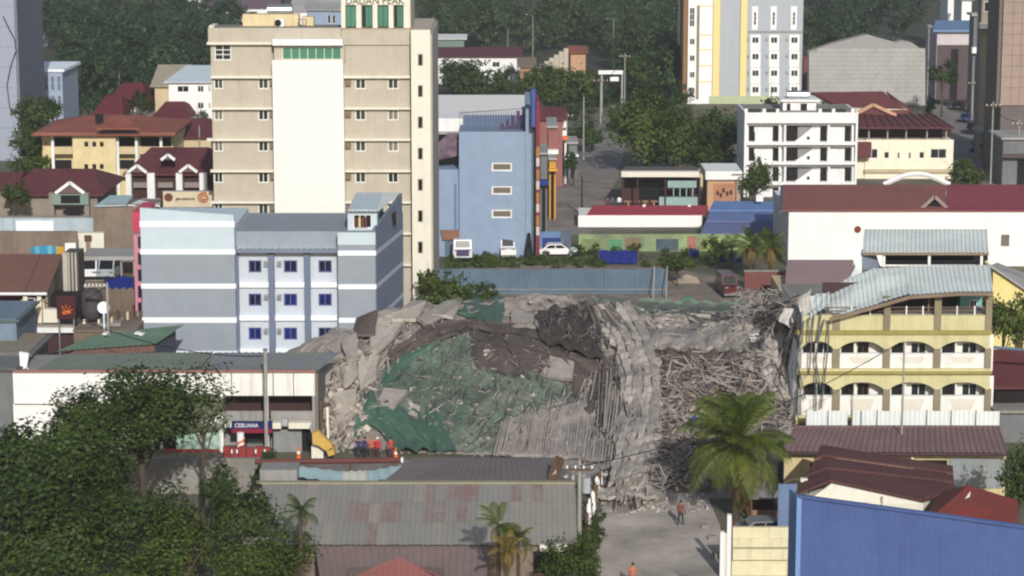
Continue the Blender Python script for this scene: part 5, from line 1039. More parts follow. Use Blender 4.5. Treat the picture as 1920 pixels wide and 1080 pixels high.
# yellow machine arm by the flank of the shop row
Y = 171.5
o = thing('yellow_excavator_arm', 'yellow excavator arm and pale cab base beside the shop row', 'excavator', (X(605, 855, Y), Y, 0))
part('boom', MB().prism([W3(585, 812, Y), W3(596, 808, Y), W3(612, 824, Y), W3(622, 832, Y), W3(624, 842, Y), W3(612, 846, Y), W3(598, 836, Y), W3(586, 832, Y)], (0, .7, 0)), mat('machine_yellow', (206, 168, 84), .85, .6, .2), o)
part('bucket', MB().prism([W3(612, 846, Y), W3(625, 838, Y), W3(628, 852, Y), W3(616, 856, Y)], (0, 1.0, 0)), MATS['machine_yellow'], o)
pbox(o, 'base', MATS['cream'], 584, 837, 606, 858, Y+.9, 1.6, 0); part('hose', MB().tube([W3(586, 812, Y-.1), W3(582, 800, Y), W3(586, 790, Y+.2)], .09), MATS['pole_grey'], o)
for px in (604, 616): solo('timber_prop', MB().bar(G(px, 850), W3(px-2, 752+(px-604), 175.5), .16), MATS['wood'] if px < 610 else MATS['cream'], 'upright timber prop '+('nearest the flank of the shop row' if px < 610 else 'second from the flank of the shop row'), 'prop', G(px, 850))

# ================================================================== foreground roof with mismatched sheets
o = thing('patched_roof_hall', 'long hall with grey patched tin roof and reddish sheets in the foreground', 'hall', (X(780, 1060, 137), 137, 0))
Ye, Yr_ = 137.0, 145.0; nl, nr_, fl_, fr_ = W3(455, 1022, Ye), W3(1082, 1022, Ye), W3(1078, 906, Yr_), W3(480, 906, Yr_)
mat('tin_grey', (138, 136, 130), .92, .7, .12, .35, streak=.0); mat('tin_red', (130, 108, 103), .92, .75, .16, .9, col2=(138, 134, 128), patch=.52); mat('tin_warm', (146, 140, 131), .94, .75, .12, .4)
rs = random.Random(3); cols = 30
redset = {(9, 1), (10, 1), (12, 1), (13, 1), (11, 2), (16, 0), (18, 0), (19, 0), (20, 0), (16, 1), (17, 1), (19, 1), (24, 0), (26, 0)}
for i in range(cols):
    for j in range(3):
        u0, u1 = i/cols, (i+1)/cols; v1, v0 = 1-j/3, 1-(j+1)/3
        f = lambda u, v: (nl*(1-u)+nr_*u)*(1-v)+(fr_*(1-u)+fl_*u)*v
        up = Vector((0, 0, .02*((i+j) % 2)+.015*(2-j)))
        mt = MATS['tin_red'] if (i, j) in redset else (MATS['tin_warm'] if i > 23 or (i*7+j*3) % 5 == 0 else MATS['tin_grey'])
        part('roof_sheet', corr([f(u0, v0)+up, f(u1, v0)+up, f(u1, v1+.01)+up, f(u0, v1+.01)+up], .25, .03), mt, o)
part('ridge_cap', MB().bar(fr_+Vector((0, 0, .06)), fl_+Vector((0, 0, .06)), .5, .1), mat('moss_cap', (140, 134, 110), 1.1), o)
Yk = 154.0; zk = fl_.z-.6
part('rear_roof', corr([fr_+Vector((7.8, .05, 0)), fl_+Vector((0, .05, 0)), (X(1040, 858, Yk), Yk, Z(858, Yk)), (X(775, 858, Yk), Yk, Z(858, Yk))], .4, .04), mat('rear_tin', (112, 104, 100), 1.15, .8, .2, .3), o)
part('wall', B(nl.x+.4, nr_.x-.3, Ye+.4, Yk-.5, 0, nl.z-.1), MATS['bare_wall'], o)
part('rear_wall', B(X(780, 870, Yk), X(1035, 870, Yk), Yk-.6, Yk-.3, 0, Z(862, Yk)), MATS['bare_wall'], o)
part('lower_eave', corr([W3(600, 1084, 133.4), W3(912, 1084, 133.4), W3(918, 1024, 137.2), W3(590, 1024, 137.2)], .4, .04), mat('eave_tin', (118, 102, 98), 1.15, .8, .2, .4), o)
part('lower_wall', B(X(605, 1080, 134), X(905, 1080, 134), 134.2, 137, 0, Z(1084, 133.4)), MATS['bare_wall'], o)
pbox(o, 'window_ledge', MATS['cream'], 1012, 1022, 1066, 1034, 136.9, .4); pbox(o, 'dark_opening', MATS['dark'], 1000, 1034.5, 1070, 1075, 137.3, .09)
o2 = thing('red_tin_roof', 'reddish gabled tin roof at the bottom edge', 'roof', (X(740, 1080, 131), 131, 0))
part('slope', slabroof([W3(620, 1100, 130), W3(748, 1044, 131), W3(750, 1046, 134), W3(640, 1092, 134)], .08), mat('salmon_roof', (146, 92, 86), 1.0, .75, .14, .4, rib=.3), o2); part('slope', slabroof([W3(748.5, 1044, 131), W3(850, 1092, 130), W3(850, 1086, 134), W3(750.5, 1046, 134)], .08), MATS['salmon_roof'], o2)
part('wall', B(X(650, 1090, 131), X(830, 1090, 131), 130.5, 133.8, 0, Z(1100, 130)), MATS['bare_wall'], o2)
part('front_slope', slabroof([W3(620, 1106, 128), W3(850, 1100, 128), W3(749, 1044, 130.9)], .08), MATS['salmon_roof'], o2)
# bent pale sheets and a rusty beam behind the hall
o = thing('bent_sheets', 'bent pale teal metal sheets lying along the street behind the patched roof', 'sheet', (X(630, 890, 152), 152, 0))
for k, (a, b) in enumerate((((560, 874), (642, 884)), ((640, 884), (688, 882)), ((686, 884), (752, 872)))):
    P = [[W3(a[0]+(b[0]-a[0])*i/10, a[1]+(b[1]-a[1])*i/10+j*(6 if j < 2 else 7), 153-j*.9)+Vector((0, 0, .05*math.sin(i*2))) for j in range(4)] for i in range(11)]
    part('sheet', MB().grid(P), MATS['teal_sheet'] if k != 1 else MATS['cream'], o)
part('crate', B(X(490, 880, 152), X(560, 880, 152), 151, 153, 0, Z(874, 152)), MATS['row_grey'], o)
part('support_wall', B(X(500, 890, 151), X(752, 890, 151), 150.4, 152, 0, Z(905, 150.5)), MATS['row_grey'], o)
b0, b1 = W3(478, 866, 157), W3(752, 863, 157)
o = thing('rusty_pipe', 'long maroon pipe on stands behind the bent sheets', 'pipe', ((b0.x+b1.x)/2, 157, 0)); part('pipe', MB().tube([b0, b1], .2, 8), mat('pipe_maroon', (104, 62, 58), .9), o); part('end_cap', MB().tube([b1, b1+Vector((.15, 0, 0))], .21, 8), MATS['white'], o)
for t in (.05, .35, .65, .95): p = b0*(1-t)+b1*t; part('stand', MB().bar((p.x, p.y, 0), (p.x, p.y, p.z-.1), .16), MATS['wood'], o)
w0 = thing('street_wall', 'low grey roadside wall behind the foreground trees', 'wall', (X(400, 880, 163), 163, 0)); pbox(w0, 'wall', MATS['concrete'], 220, 860, 500, 890, 163, .4, 0)
part('ramp_hedge', MB().prism([W3(470, 905, 160), W3(500, 905, 160), W3(512, 850, 163), W3(492, 850, 163)], (0, .5, 0)), mat('hedge_base', (52, 60, 44), .8), w0)
P = [[W3(1035+7*i, 898-8*math.sin(i*1.3)*.6+(j*5), 146.5+.5*j)+Vector((0, 0, .25+.25*math.sin(i*2.1+j))) for j in range(4)] for i in range(7)]
o = thing('torn_cover', 'crumpled white and brown sheet at the ridge end of the patched roof', 'sheet', (X(1055, 890, 147), 147, Z(900, 147))); part('white_fold', MB().grid(P), MATS['white'], o)
part('brown_fold', MB().prism([W3(1028, 900, 146), W3(1042, 862, 148), W3(1058, 868, 148.5), W3(1046, 896, 146.5)], (0, .4, .2)), MATS['wood'], o)
# ================================================================== the collapsed building
ctl = [(600,852,176.5),(700,853,175.5),(850,856,174.2),(1000,860,173.5),(1090,890,168),(1150,946,160),(1250,936,161.5),(1340,905,165),(1420,850,172),(1490,800,178.5),
 (640,690,184.5),(660,640,190),(700,602,194),(775,577,199),(850,600,197),(880,630,193),(885,572,206),(940,600,200),(1000,650,189.5),(1000,612,197),(1055,588,201),(1105,566,205),
 (1180,640,196),(1225,690,189),(1300,688,189),(1240,640,200),(1330,632,201),(1240,596,214),(1340,592,213),(1420,590,203),(1470,580,194),(1440,640,188),(1478,640,184),
 (720,700,186.5),(690,760,181),(760,720,185),(820,700,187),(850,740,183.5),(780,800,178.5),(950,720,184.5),(940,790,179),(1070,735,184),(1040,800,178.2),(1100,760,181.5),
 (1180,700,187),(1190,760,180.5),(1195,830,172.5),(1190,890,166),(1290,760,181.5),(1290,830,173.5),(1380,760,181),(1440,730,182.5),(1470,730,181.5),(640,780,180),(640,730,183)]
cx_, cy_, cz_ = [], [], []
for a, b, c in ctl:
    p = W3(a, b, c); cx_.append(p.x); cy_.append(p.y); cz_.append(max(p.z, 0))
for gx in (-22, -14, -6, 2, 10, 18, 26): cx_.append(gx); cy_.append(232.0); cz_.append(-.4)
for gx in (-22, 28): 
    for gy in (160, 175, 200, 220): cx_.append(gx); cy_.append(gy); cz_.append(-.3 if gx < 0 or gy > 185 or gy < 170 else .5)
for gx in (-12, -4, 3): cx_.append(gx); cy_.append(166.0); cz_.append(-.6)
pts = np.array([cx_, cy_]).T; zz = np.array(cz_)
def tpsk(r2): return np.where(r2 > 1e-9, .5*r2*np.log(np.maximum(r2, 1e-9)), 0)
d2 = ((pts[:, None]-pts[None])**2).sum(-1); n = len(pts); A = np.zeros((n+3, n+3)); A[:n, :n] = tpsk(d2)+np.eye(n)*2.0
A[:n, n] = 1; A[:n, n+1:] = pts; A[n:, :n] = A[:n, n:].T
sol = np.linalg.solve(A, np.concatenate([zz, [0, 0, 0]]))
gx0, gx1, gy0, gy1, st = -20.0, 27.0, 156.0, 234.0, .32
xs_ = np.arange(gx0, gx1, st); ys_ = np.arange(gy0, gy1, st); GXm, GYm = np.meshgrid(xs_, ys_, indexing='ij')
Q = np.stack([GXm.ravel(), GYm.ravel()], 1); Kq = tpsk(((Q[:, None]-pts[None])**2).sum(-1)); hz = (Kq@sol[:n]+sol[n]+Q@sol[n+1:]).reshape(GXm.shape)
def fbm(x, y, s, o=4, seed=0.0):
    v = 0; a = 1
    for k in range(o): v += a*mnoise.noise(Vector((x*s, y*s, seed+k*7.3))); a *= .55; s *= 2.1
    return v
dn = np.array([[fbm(x, y, .28, 4) for y in ys_] for x in xs_]); rd = np.array([[1-abs(mnoise.noise(Vector((x*.55+y*.25, y*.16, 3.3))))*2 for y in ys_] for x in xs_])
msk = np.clip(hz/1.2, 0, 1)
hz = hz+msk*(dn*.55+rd*.38-.1); hz = np.where(hz < .02, -.3, hz)
def hgt(x, y):
    i = np.clip((np.asarray(x)-gx0)/st, 0, len(xs_)-1.001); j = np.clip((np.asarray(y)-gy0)/st, 0, len(ys_)-1.001); a = i.astype(int); b = j.astype(int); u = i-a; v = j-b
    return hz[a, b]*(1-u)*(1-v)+hz[a+1, b]*u*(1-v)+hz[a, b+1]*(1-u)*v+hz[a+1, b+1]*u*v
def hits(px, py):
    px = np.asarray(px, float); py = np.asarray(py, float); u = (px-960)/F; v = (540-py)/F; k = cp+v*sp; dx = u/k; dz = (-sp+v*cp)/k
    Yh = np.full(px.shape, 232.0); done = np.zeros(px.shape, bool)
    for yy in np.arange(157, 232, .2):
        h = hgt(dx*yy, np.full(px.shape, yy)); hit = (~done) & (H+dz*yy <= np.maximum(h, 0)); Yh = np.where(hit, yy, Yh); done |= hit
    return np.stack([dx*Yh, Yh, H+dz*Yh], -1)
def hit(px, py): return Vector(hits(np.array([px]), np.array([py]))[0])
cb = thing('collapsed_building', 'grey heap of a collapsed concrete building draped with green and black netting', 'rubble', (2, 195, 0))
rub = mat('rubble_dust', (164, 156, 149), .88, .95, .35, .7, col2=(126, 119, 113), bump=.7); dark_rub = mat('rubble_dark', (104, 94, 88), .8, .95, .4, .6, bump=.6)
slabm = mat('broken_slab', (174, 166, 157), .86, .95, .25, .9, col2=(150, 142, 134), bump=.8, streak=.25); slab2 = mat('slab_pale', (188, 179, 168), .86, .95, .25, .9, bump=.7)
part('mound', MB().grid([[(xs_[i], ys_[j], hz[i, j]) for j in range(len(ys_))] for i in range(len(xs_))]), rub, cb)
gnet = netmat('green_net', (112, 126, 110), .95, .55, 1.4, (84, 108, 92)); gtarp = mat('green_tarp_solid', (66, 98, 80), .85, .6, .3, .8, col2=(78, 102, 90)); bnet = netmat('black_net', (94, 85, 80), .82, .62, .9, (88, 78, 74)); gnet2 = netmat('green_net_faded', (118, 128, 114), .95, .54, 1.6, (98, 116, 100))
def drape(name, L, R, nu, nv, m, lift=.15, fold=.1, ff=9, smooth=3, thick=0, seed=0, label=None):
    """sheet lying on the heap: L and R are photo polylines with the same point count"""
    L = np.array(L, float); R = np.array(R, float); t = np.linspace(0, len(L)-1, nv+1); i = np.minimum(t.astype(int), len(L)-2); f = (t-i)[:, None]
    l = L[i]*(1-f)+L[i+1]*f; r = R[i]*(1-f)+R[i+1]*f; s = np.linspace(0, 1, nu+1)[:, None, None]
    pp = l[None]*(1-s)+r[None]*s; jit = np.random.default_rng(seed); pp[[0, -1]] += jit.normal(0, 2.2, pp[[0, -1]].shape); pp[:, [0, -1]] += jit.normal(0, 2.2, pp[:, [0, -1]].shape)
    hh = hits(pp[..., 0], pp[..., 1])
    for _ in range(smooth):
        q = hh.copy(); q[1:-1] = (hh[:-2]+hh[1:-1]*2+hh[2:])/4; hh = q; q = hh.copy(); q[:, 1:-1] = (hh[:, :-2]+hh[:, 1:-1]*2+hh[:, 2:])/4; hh = q
    P = []
    for a in range(nu+1):
        row = []
        for b in range(nv+1):
            x, y, z = hh[a, b]; k = fold*(math.sin(a/nu*ff*math.pi+seed+1.5*mnoise.noise(Vector((b*.3, seed, 0))))+1.2*mnoise.noise(Vector((a*.6+seed, b*.5, 2.0))))
            rg_ = .0 if name != 'slab_ribbon' else .16*mnoise.noise(Vector((x*1.3, y*1.3, seed)))+.1*mnoise.noise(Vector((x*3.1, y*3.1, seed)))
            row.append((x+rg_, y-lift*.6-k*.3, max(z, 0)+lift+k+rg_*1.5))
        P.append(row)
    o = part(name, MB().grid(P), m, cb, label=label, smooth=name != 'slab_ribbon')
    if thick: md = o.modifiers.new('thickness', 'SOLIDIFY'); md.thickness = thick; md.offset = -1
    return o
drape('green_net', [(808,642),(745,672),(715,705),(700,752),(672,800)], [(884,628),(886,690),(900,740),(880,800),(850,850)], 34, 40, gnet, .22, .12, 9, seed=1)
drape('green_net', [(884,694),(888,740),(870,800),(800,852)], [(1000,702),(1076,744),(1010,792),(925,852)], 34, 34, gnet2, .2, .12, 11, seed=2)
drape('green_net', [(990,700),(1000,742),(1000,785)], [(1078,728),(1078,748),(1060,772)], 16, 12, gnet2, .25, .1, 5, seed=12)
drape('green_net', [(812,640),(742,676),(712,712)], [(822,652),(770,690),(728,735)], 10, 14, gtarp, .3, .1, 3, seed=3)
drape('green_tarp', [(700,772),(690,795),(715,822),(745,852)], [(775,776),(800,800),(815,830),(822,854)], 22, 20, gtarp, .5, .16, 5, seed=4, label='solid green tarpaulin at the lower left of the heap')
drape('green_tarp', [(796,770),(800,800),(812,852)], [(826,790),(838,815),(858,852)], 8, 14, gtarp, .35, .1, 3, seed=13)
drape('green_tarp', [(680,745),(668,780),(664,830)], [(706,735),(700,770),(686,815)], 8, 12, gtarp, .3, .1, 3, seed=14)
drape('green_net', [(850,560),(846,590),(900,606)], [(946,558),(948,585),(940,618)], 20, 12, gtarp, .3, .12, 6, seed=5, label='green net over the rear crest of the heap')
drape('green_net', [(1100,562),(1120,588)], [(1400,570),(1380,602)], 44, 10, gnet, .3, .1, 17, seed=6, label='long green net along the rear of the heap')
drape('black_net', [(880,614),(886,660),(894,700)], [(1010,628),(1030,680),(1010,716)], 24, 16, bnet, .28, .14, 6, seed=7)
drape('black_net', [(790,628),(745,660),(740,682)], [(890,612),(884,628),(810,646)], 18, 10, bnet, .35, .1, 4, seed=8)
drape('black_net', [(1012,590),(1000,618),(1018,652)], [(1108,582),(1125,625),(1130,690)], 26, 20, mat('black_net_dense', (88, 79, 75), .78, .9, .45, .8, bump=.8), .7, .16, 6, seed=9, label='dense black netting bundle on the crest')
drape('black_net', [(1000,648),(1050,690),(1060,735)], [(1120,660),(1180,720),(1120,800)], 24, 20, bnet, .3, .14, 5, seed=10)
drape('black_net', [(1118,780),(1122,830)], [(1165,790),(1150,850)], 8, 10, MATS['black_net_dense'], .3, .1, 4, seed=16)
drape('black_net', [(735,690),(810,640),(880,622),(1000,640),(1110,672)], [(730,672),(795,622),(870,606),(1005,622),(1120,655)], 6, 60, bnet, .5, .1, 3, seed=17)
# folded concrete ribbons running down the middle and slabs with rib lines
drape('slab_ribbon', [(1150,670),(1165,740),(1150,830),(1155,930)], [(1205,660),(1212,740),(1190,850),(1178,940)], 8, 40, slabm, .4, .05, 7, 3, .3, 21)
drape('slab_ribbon', [(1206,650),(1216,720),(1196,830),(1180,930)], [(1238,690),(1236,760),(1240,830),(1205,925)], 8, 40, slab2, .35, .07, 8, 3, .3, 22)
drape('slab_ribbon', [(1225,632),(1215,665)], [(1410,640),(1400,672)], 50, 6, slabm, .6, .04, 11, 2, .3, 23, 'long bowed floor slab behind the tangled bars')
drape('slab_ribbon', [(1222,606),(1220,622)], [(1400,596),(1412,620)], 50, 5, slab2, .4, .05, 9, 2, .2, 24)
drape('slab_ribbon', [(1222,668),(1220,690)], [(1400,668),(1380,690)], 50, 5, dark_rub, .35, .1, 9, 2, .3, 27)
drape('slab_ribbon', [(1120,620),(1150,660)], [(1165,610),(1225,668)], 12, 16, slab2, .4, .05, 6, 2, .2, 25)
drape('slab_ribbon', [(1090,930),(1130,945)], [(1215,915),(1235,940)], 18, 6, slabm, .25, .08, 4, 2, .25, 26, 'bent slab end resting on the driveway')
drape('slab_ribbon', [(1392,600),(1440,572),(1496,556)], [(1412,640),(1462,606),(1502,584)], 10, 30, slabm, .5, .07, 5, 2, .25, 28)
drape('slab_ribbon', [(1436,610),(1424,680),(1440,750)], [(1476,596),(1470,672),(1484,764)], 10, 34, slab2, .45, .07, 5, 2, .25, 29)
drape('slab_ribbon', [(1400,640),(1392,700)], [(1432,626),(1420,700)], 8, 20, slabm, .4, .07, 5, 2, .2, 30)
for k_ in range(4):                                      # pale floor edges sweeping down in an S
    e_ = k_*17
    drape('slab_ribbon', [(1112+e_,590-k_*2),(1150+e_*1.05,650),(1172+e_*1.0,720),(1168+e_*1.0,800),(1152+e_*.9,870),(1140+e_*.8,925)], [(1124+e_,588-k_*2),(1163+e_*1.05,646),(1186+e_*1.0,718),(1182+e_*1.0,800),(1165+e_*.9,870),(1151+e_*.8,925)], 3, 60, [slab2, slabm][k_ % 2], .62, .03, 2, 4, .3, 40+k_)
drape('slab_ribbon', [(1235,622),(1330,624),(1400,600),(1460,568),(1500,552)], [(1235,640),(1332,642),(1408,616),(1468,580),(1503,560)], 4, 60, slab2, .7, .04, 3, 4, .25, 45)
drape('slab_ribbon', [(1235,644),(1332,647),(1410,622),(1470,586),(1504,566)], [(1236,668),(1338,670),(1420,640),(1480,604),(1506,580)], 5, 60, slabm, .55, .04, 3, 4, .25, 46)
def slab(c, lift=.6, th=.28, m=None, name='slab'):
    P = [hit(*q)+Vector((0, -.2, lift*(1+.25*((i*7) % 3-1)))) for i, q in enumerate(c)]; nn = (P[1]-P[0]).cross(P[3]-P[0]).normalized()
    if nn.z < 0: nn = -nn
    pts_ = []
    for i in range(len(P)):
        a, b = P[i], P[(i+1) % len(P)]; pts_.append(a)
        for t in (.33, .66): pts_.append(a*(1-t)+b*t+Vector((random.uniform(-.12, .12), random.uniform(-.12, .12), random.uniform(-.08, .08))))
    part(name, MB().prism(pts_, -nn*th), m or slabm, cb)
for c, l_, mm2 in (([(700,614),(776,592),(752,640),(690,700)], .9, slab2), ([(668,610),(705,600),(702,650),(664,640)], .9, dark_rub), ([(735,612),(775,580),(800,588),(780,612)], .9, slab2), ([(800,600),(850,568),(866,580),(850,606)], .8, slab2),
                 ([(780,606),(850,575),(870,590),(800,622)], .7, slabm), ([(672,690),(712,682),(706,728),(676,742)], .8, slab2), ([(640,700),(668,690),(670,730),(648,740)], .7, slabm), ([(628,745),(668,742),(664,790),(630,800)], .6, slab2), ([(1030,676),(1076,690),(1072,726),(1024,716)], .6, slabm),
                 ([(640,650),(668,640),(672,690),(650,690)], .8, slabm), ([(700,768),(720,735),(764,742),(740,772)], .4, slabm), ([(768,760),(788,772),(780,796),(764,784)], .5, slab2), ([(958,590),(1000,600),(1010,626),(960,622)], .6, slab2), ([(945,640),(985,632),(1000,650),(960,668)], .5, dark_rub)):
    slab(c, l_, .28, mm2)
# the lower right floor plate: planks side by side
drape('floor_plate', [(955,790),(930,858)], [(1150,738),(1130,868)], 30, 20, rub, .12, .03, 9, 2, .2, 31)
for k in range(40):
    a = 930+k*5.6; t0 = 800-min(k*2.2, 60)+random.uniform(-4, 4); b0_ = 858+(k > 28)*(k-28)*2+random.uniform(-3, 3)
    p, q = hit(a+12, t0), hit(a-4, b0_); up = Vector((0, -.1, .3+random.uniform(-.05, .1)))
    part('floor_plank', MB().bar(p+up, q+up, random.uniform(.1, .2), .1), [slabm, rub, rub][k % 3], cb)
for k in range(16):
    a = 1118+k*7; p, q = hit(a, 690+random.uniform(0, 30)), hit(a+random.uniform(-20, 25), 800+random.uniform(-20, 60))
    part('floor_plank', MB().bar(p+Vector((0, 0, .6)), q+Vector((0, 0, .5)), random.uniform(.08, .18), .1), [slabm, rub, dark_rub][k % 3], cb)
# long bars: crest cluster, tangle on the right, strands flowing from the yellow building
def bar3(a, b, r, sag, name='steel_bar', m=None):
    a = Vector(a); b = Vector(b); mid = [a*(1-t)+b*t+Vector((0, 0, -sag*4*t*(1-t))) for t in (0, .25, .5, .75, 1)]; return part(name, MB().tube(mid, r, 4), m or mat('bar_grey', (136, 128, 120), .85, .8, .3, 2), cb)
for k in range(16):
    a = hit(1092+k*3.2, 575+k*1.2)+Vector((0, 0, random.uniform(.6, 1.5))); b = hit(1125+k*5+random.uniform(-8, 8), 640+random.uniform(-14, 26))+Vector((0, 0, .5)); bar3(a, b, random.uniform(.05, .09), random.uniform(-.2, .2))
def strand(pix, r, m, lift=.5):
    ps = [hit(*q) if len(q) == 2 else W3(*q) for q in pix]; ps = [p+Vector((random.uniform(-.25, .25), random.uniform(-.2, .2), lift*random.uniform(.5, 1.3))) if len(q) == 2 else p for p, q in zip(ps, pix)]; out = []
    for i in range(len(ps)-1):
        p0, p1, p2, p3 = ps[max(i-1, 0)], ps[i], ps[i+1], ps[min(i+2, len(ps)-1)]
        for t in (0, .25, .5, .75): out.append(.5*((2*p1)+(p2-p0)*t+(2*p0-5*p1+4*p2-p3)*t*t+(3*p1-p0-3*p2+p3)*t**3))
    part('strand', MB().tube(out+[ps[-1]], r, 4, r*.6), m, cb)
bg = mat('bar_grey', (136, 128, 120), .82, .85, .3, 2); J = random.uniform
for k in range(75):
    t = k/75; u = J(0, 1)
    if k % 3 == 0: pp_ = [(1500+J(-12, 14), 566+J(-14, 26), 183), (1455+J(-15, 15), 578+J(-16, 20), 186), (1420+J(-20, 20), 600+J(-12, 24)), (1385+J(-30, 20), 625+J(-14, 30)), (1350+J(-40, 30), 640+J(-14, 20))]
    elif k % 3 == 1: pp_ = [(1498+J(-10, 16), 570+J(-12, 30), 182), (1470+J(-12, 12), 600+J(-14, 14), 184), (1448+J(-20, 20), 640+J(-15, 15)), (1440+J(-26, 24), 690+J(-15, 15)), (1445+J(-26, 34), 745+J(-20, 40))]
    else: pp_ = [(1494+J(-6, 18), 590+J(-12, 20), 180.5), (1484+J(-8, 8), 640+J(-14, 14), 181), (1474+J(-14, 12), 700+J(-14, 14)), (1472+J(-14, 14), 770+J(-25, 10))]
    strand(pp_, J(.03, .09), [slab2, bg, slabm, dark_rub][k % 4], .6)
for k in range(12):
    a = hit(1225+k*15, 600+random.uniform(-5, 10))+Vector((0, 0, .7)); b = hit(1235+k*15+random.uniform(20, 60), 612+random.uniform(-8, 14))+Vector((0, 0, .6)); bar3(a, b, .07, .1)
wp = [hit(1402, 652), hit(1420, 648), hit(1448, 716), hit(1432, 728)]
part('white_panel', MB().prism([q+Vector((0, -.6, 1.1)) for q in wp], (0, .12, .05)), mat('panel_white', (226, 224, 218), .86, .7, .1), cb, label='long white panel leaning on the tangled bars')
P = [[hit(1296+4*i, 796+7*j)+Vector((0, -.4, .7+.12*math.sin(i*2+j))) for j in range(5)] for i in range(6)]
part('blue_sheet', MB().grid(P), mat('blue_sheet', (44, 84, 190), .85, .5, .2), cb)
# tangle and shards, joined: too many to pick apart
def region(poly, n):
    poly = np.array(poly, float); lo, hi = poly.min(0), poly.max(0); out = []
    while len(out) < n:
        p = RNG.uniform(lo, hi); c = False; j = len(poly)-1
        for i in range(len(poly)):
            if (poly[i, 1] > p[1]) != (poly[j, 1] > p[1]) and p[0] < (poly[j, 0]-poly[i, 0])*(p[1]-poly[i, 1])/(poly[j, 1]-poly[i, 1])+poly[i, 0]: c = not c
            j = i
        if c: out.append(p)
    return np.array(out)
def scatter_bars(name, poly, n, l0, l1, r0, r1, m, lift=.5, flat=.35):
    q = region(poly, n); hp = hits(q[:, 0], q[:, 1]); mb = MB()
    for p in hp:
        d = Vector((random.gauss(0, 1), random.gauss(0, .7), random.gauss(0, flat))).normalized()*random.uniform(l0, l1)/2; c = Vector(p)+Vector((0, 0, random.uniform(.05, lift))); t = random.uniform(r0, r1)
        mb.bar(c-d, c+d, t, t*random.uniform(.5, 1))
    part(name, mb, m, cb, kind='stuff')
def scatter_shards(name, poly, n, s0, s1, m, lift=.2):
    q = region(poly, n); hp = hits(q[:, 0], q[:, 1]); mb = MB()
    for p in hp:
        s = s0+(s1-s0)*random.random()**2.5; u = Vector((random.gauss(0, 1), random.gauss(0, 1), random.gauss(0, .6))).normalized(); v = u.cross(Vector((random.random(), random.random(), random.random()+.2))).normalized(); w_ = u.cross(v)
        c = Vector(p)+Vector((0, 0, random.uniform(0, lift))); a, b, d = u*s*random.uniform(.5, 1), v*s*random.uniform(.3, .9), w_*s*random.uniform(.12, .4)
        k = random.uniform(.5, 1); V = [c+a*x*(k if z > 0 else 1)+b*y+d*z for z in (-1, 1) for x, y in ((-1, -1), (1, -1), (1, 1), (-1, 1))]
        mb.add(V, [(0,3,2,1),(4,5,6,7),(0,1,5,4),(1,2,6,5),(2,3,7,6),(3,0,4,7)])
    part(name, mb, m, cb, kind='stuff')
def rib_lines(name, poly, n, dx, dy, l0, l1, t0, t1, m, lift, jit=.25):
    q = region(poly, n); mb = MB(); L = RNG.uniform(l0, l1, n); a = math.atan2(dy, dx)+RNG.normal(0, jit, n); e = q+np.stack([np.cos(a)*L, np.sin(a)*L], 1); md = (q+e)/2
    H0, H1, H2 = hits(q[:, 0], q[:, 1]), hits(md[:, 0], md[:, 1]), hits(e[:, 0], e[:, 1])
    for p, c, r in zip(H0, H1, H2):
        if abs(p[1]-r[1]) > 9: continue
        t = random.uniform(t0, t1); up = Vector((0, -.05, random.uniform(.4, 1)*lift)); mb.bar(Vector(p)+up, Vector(c)+up, t, t*.7); mb.bar(Vector(c)+up, Vector(r)+up, t, t*.7)
    part(name, mb, m, cb, kind='stuff')
tangle = [(1235,690),(1400,685),(1475,660),(1490,760),(1460,850),(1330,925),(1240,925),(1215,880),(1240,800)]
barm = mat('bar_dusty', (172, 164, 156), .85, .85, .3, 1.0, island=.45); darkbar = mat('bar_dark', (96, 88, 84), .8, .85, .3, 1.0, island=.5); shm = mat('shards', (178, 168, 158), .85, .95, .25, .8, island=.4)
ribm = mat('rib_pale', (190, 181, 170), .84, .9, .3, 1.0, island=.35); ribg = mat('rib_green', (104, 120, 102), .84, .9, .3, 1.0, island=.4); ribd = mat('rib_dark', (84, 76, 72), .8, .9, .3, 1.0, island=.4)
rib_lines('net_ribs', [(815,650),(880,640),(890,700),(1000,712),(1070,745),(1000,790),(925,845),(820,845),(760,760),(735,720)], 230, .45, -1, 14, 60, .03, .07, ribg, .3); rib_lines('net_seams', [(815,650),(880,640),(890,700),(1000,712),(1070,745),(1000,790),(925,845),(820,845),(760,760),(735,720)], 130, .4, -1, 14, 50, .03, .07, ribd, .3)
rib_lines('plate_ribs', [(960,795),(1060,752),(1150,735),(1150,865),(935,858)], 170, .3, -1, 14, 50, .03, .07, ribm, .36, .3); rib_lines('plate_gaps', [(960,795),(1060,752),(1150,735),(1150,865),(935,858)], 120, .3, -1, 10, 40, .04, .08, ribd, .36, .1)  # dark bars stand in for shaded gaps between the planks
rib_lines('ribbon_ribs', [(1150,680),(1235,670),(1240,830),(1205,920),(1155,925)], 150, -.05, 1, 20, 70, .03, .08, ribm, .55, .1); rib_lines('ribbon_gaps', [(1150,680),(1235,670),(1240,830),(1205,920),(1155,925)], 110, -.05, 1, 20, 60, .03, .08, ribd, .55, .1)  # dark bars paint the shade between ribbon ribs
rib_lines('rear_ribs', [(1225,600),(1410,595),(1400,690),(1222,690)], 200, 1, .02, 20, 70, .04, .09, ribm, .8, .12); rib_lines('rear_gaps', [(1225,600),(1410,595),(1400,690),(1222,690)], 120, 1, .02, 16, 60, .04, .1, ribd, .8, .14)  # rear dark bars imitate shaded gaps between slab edges
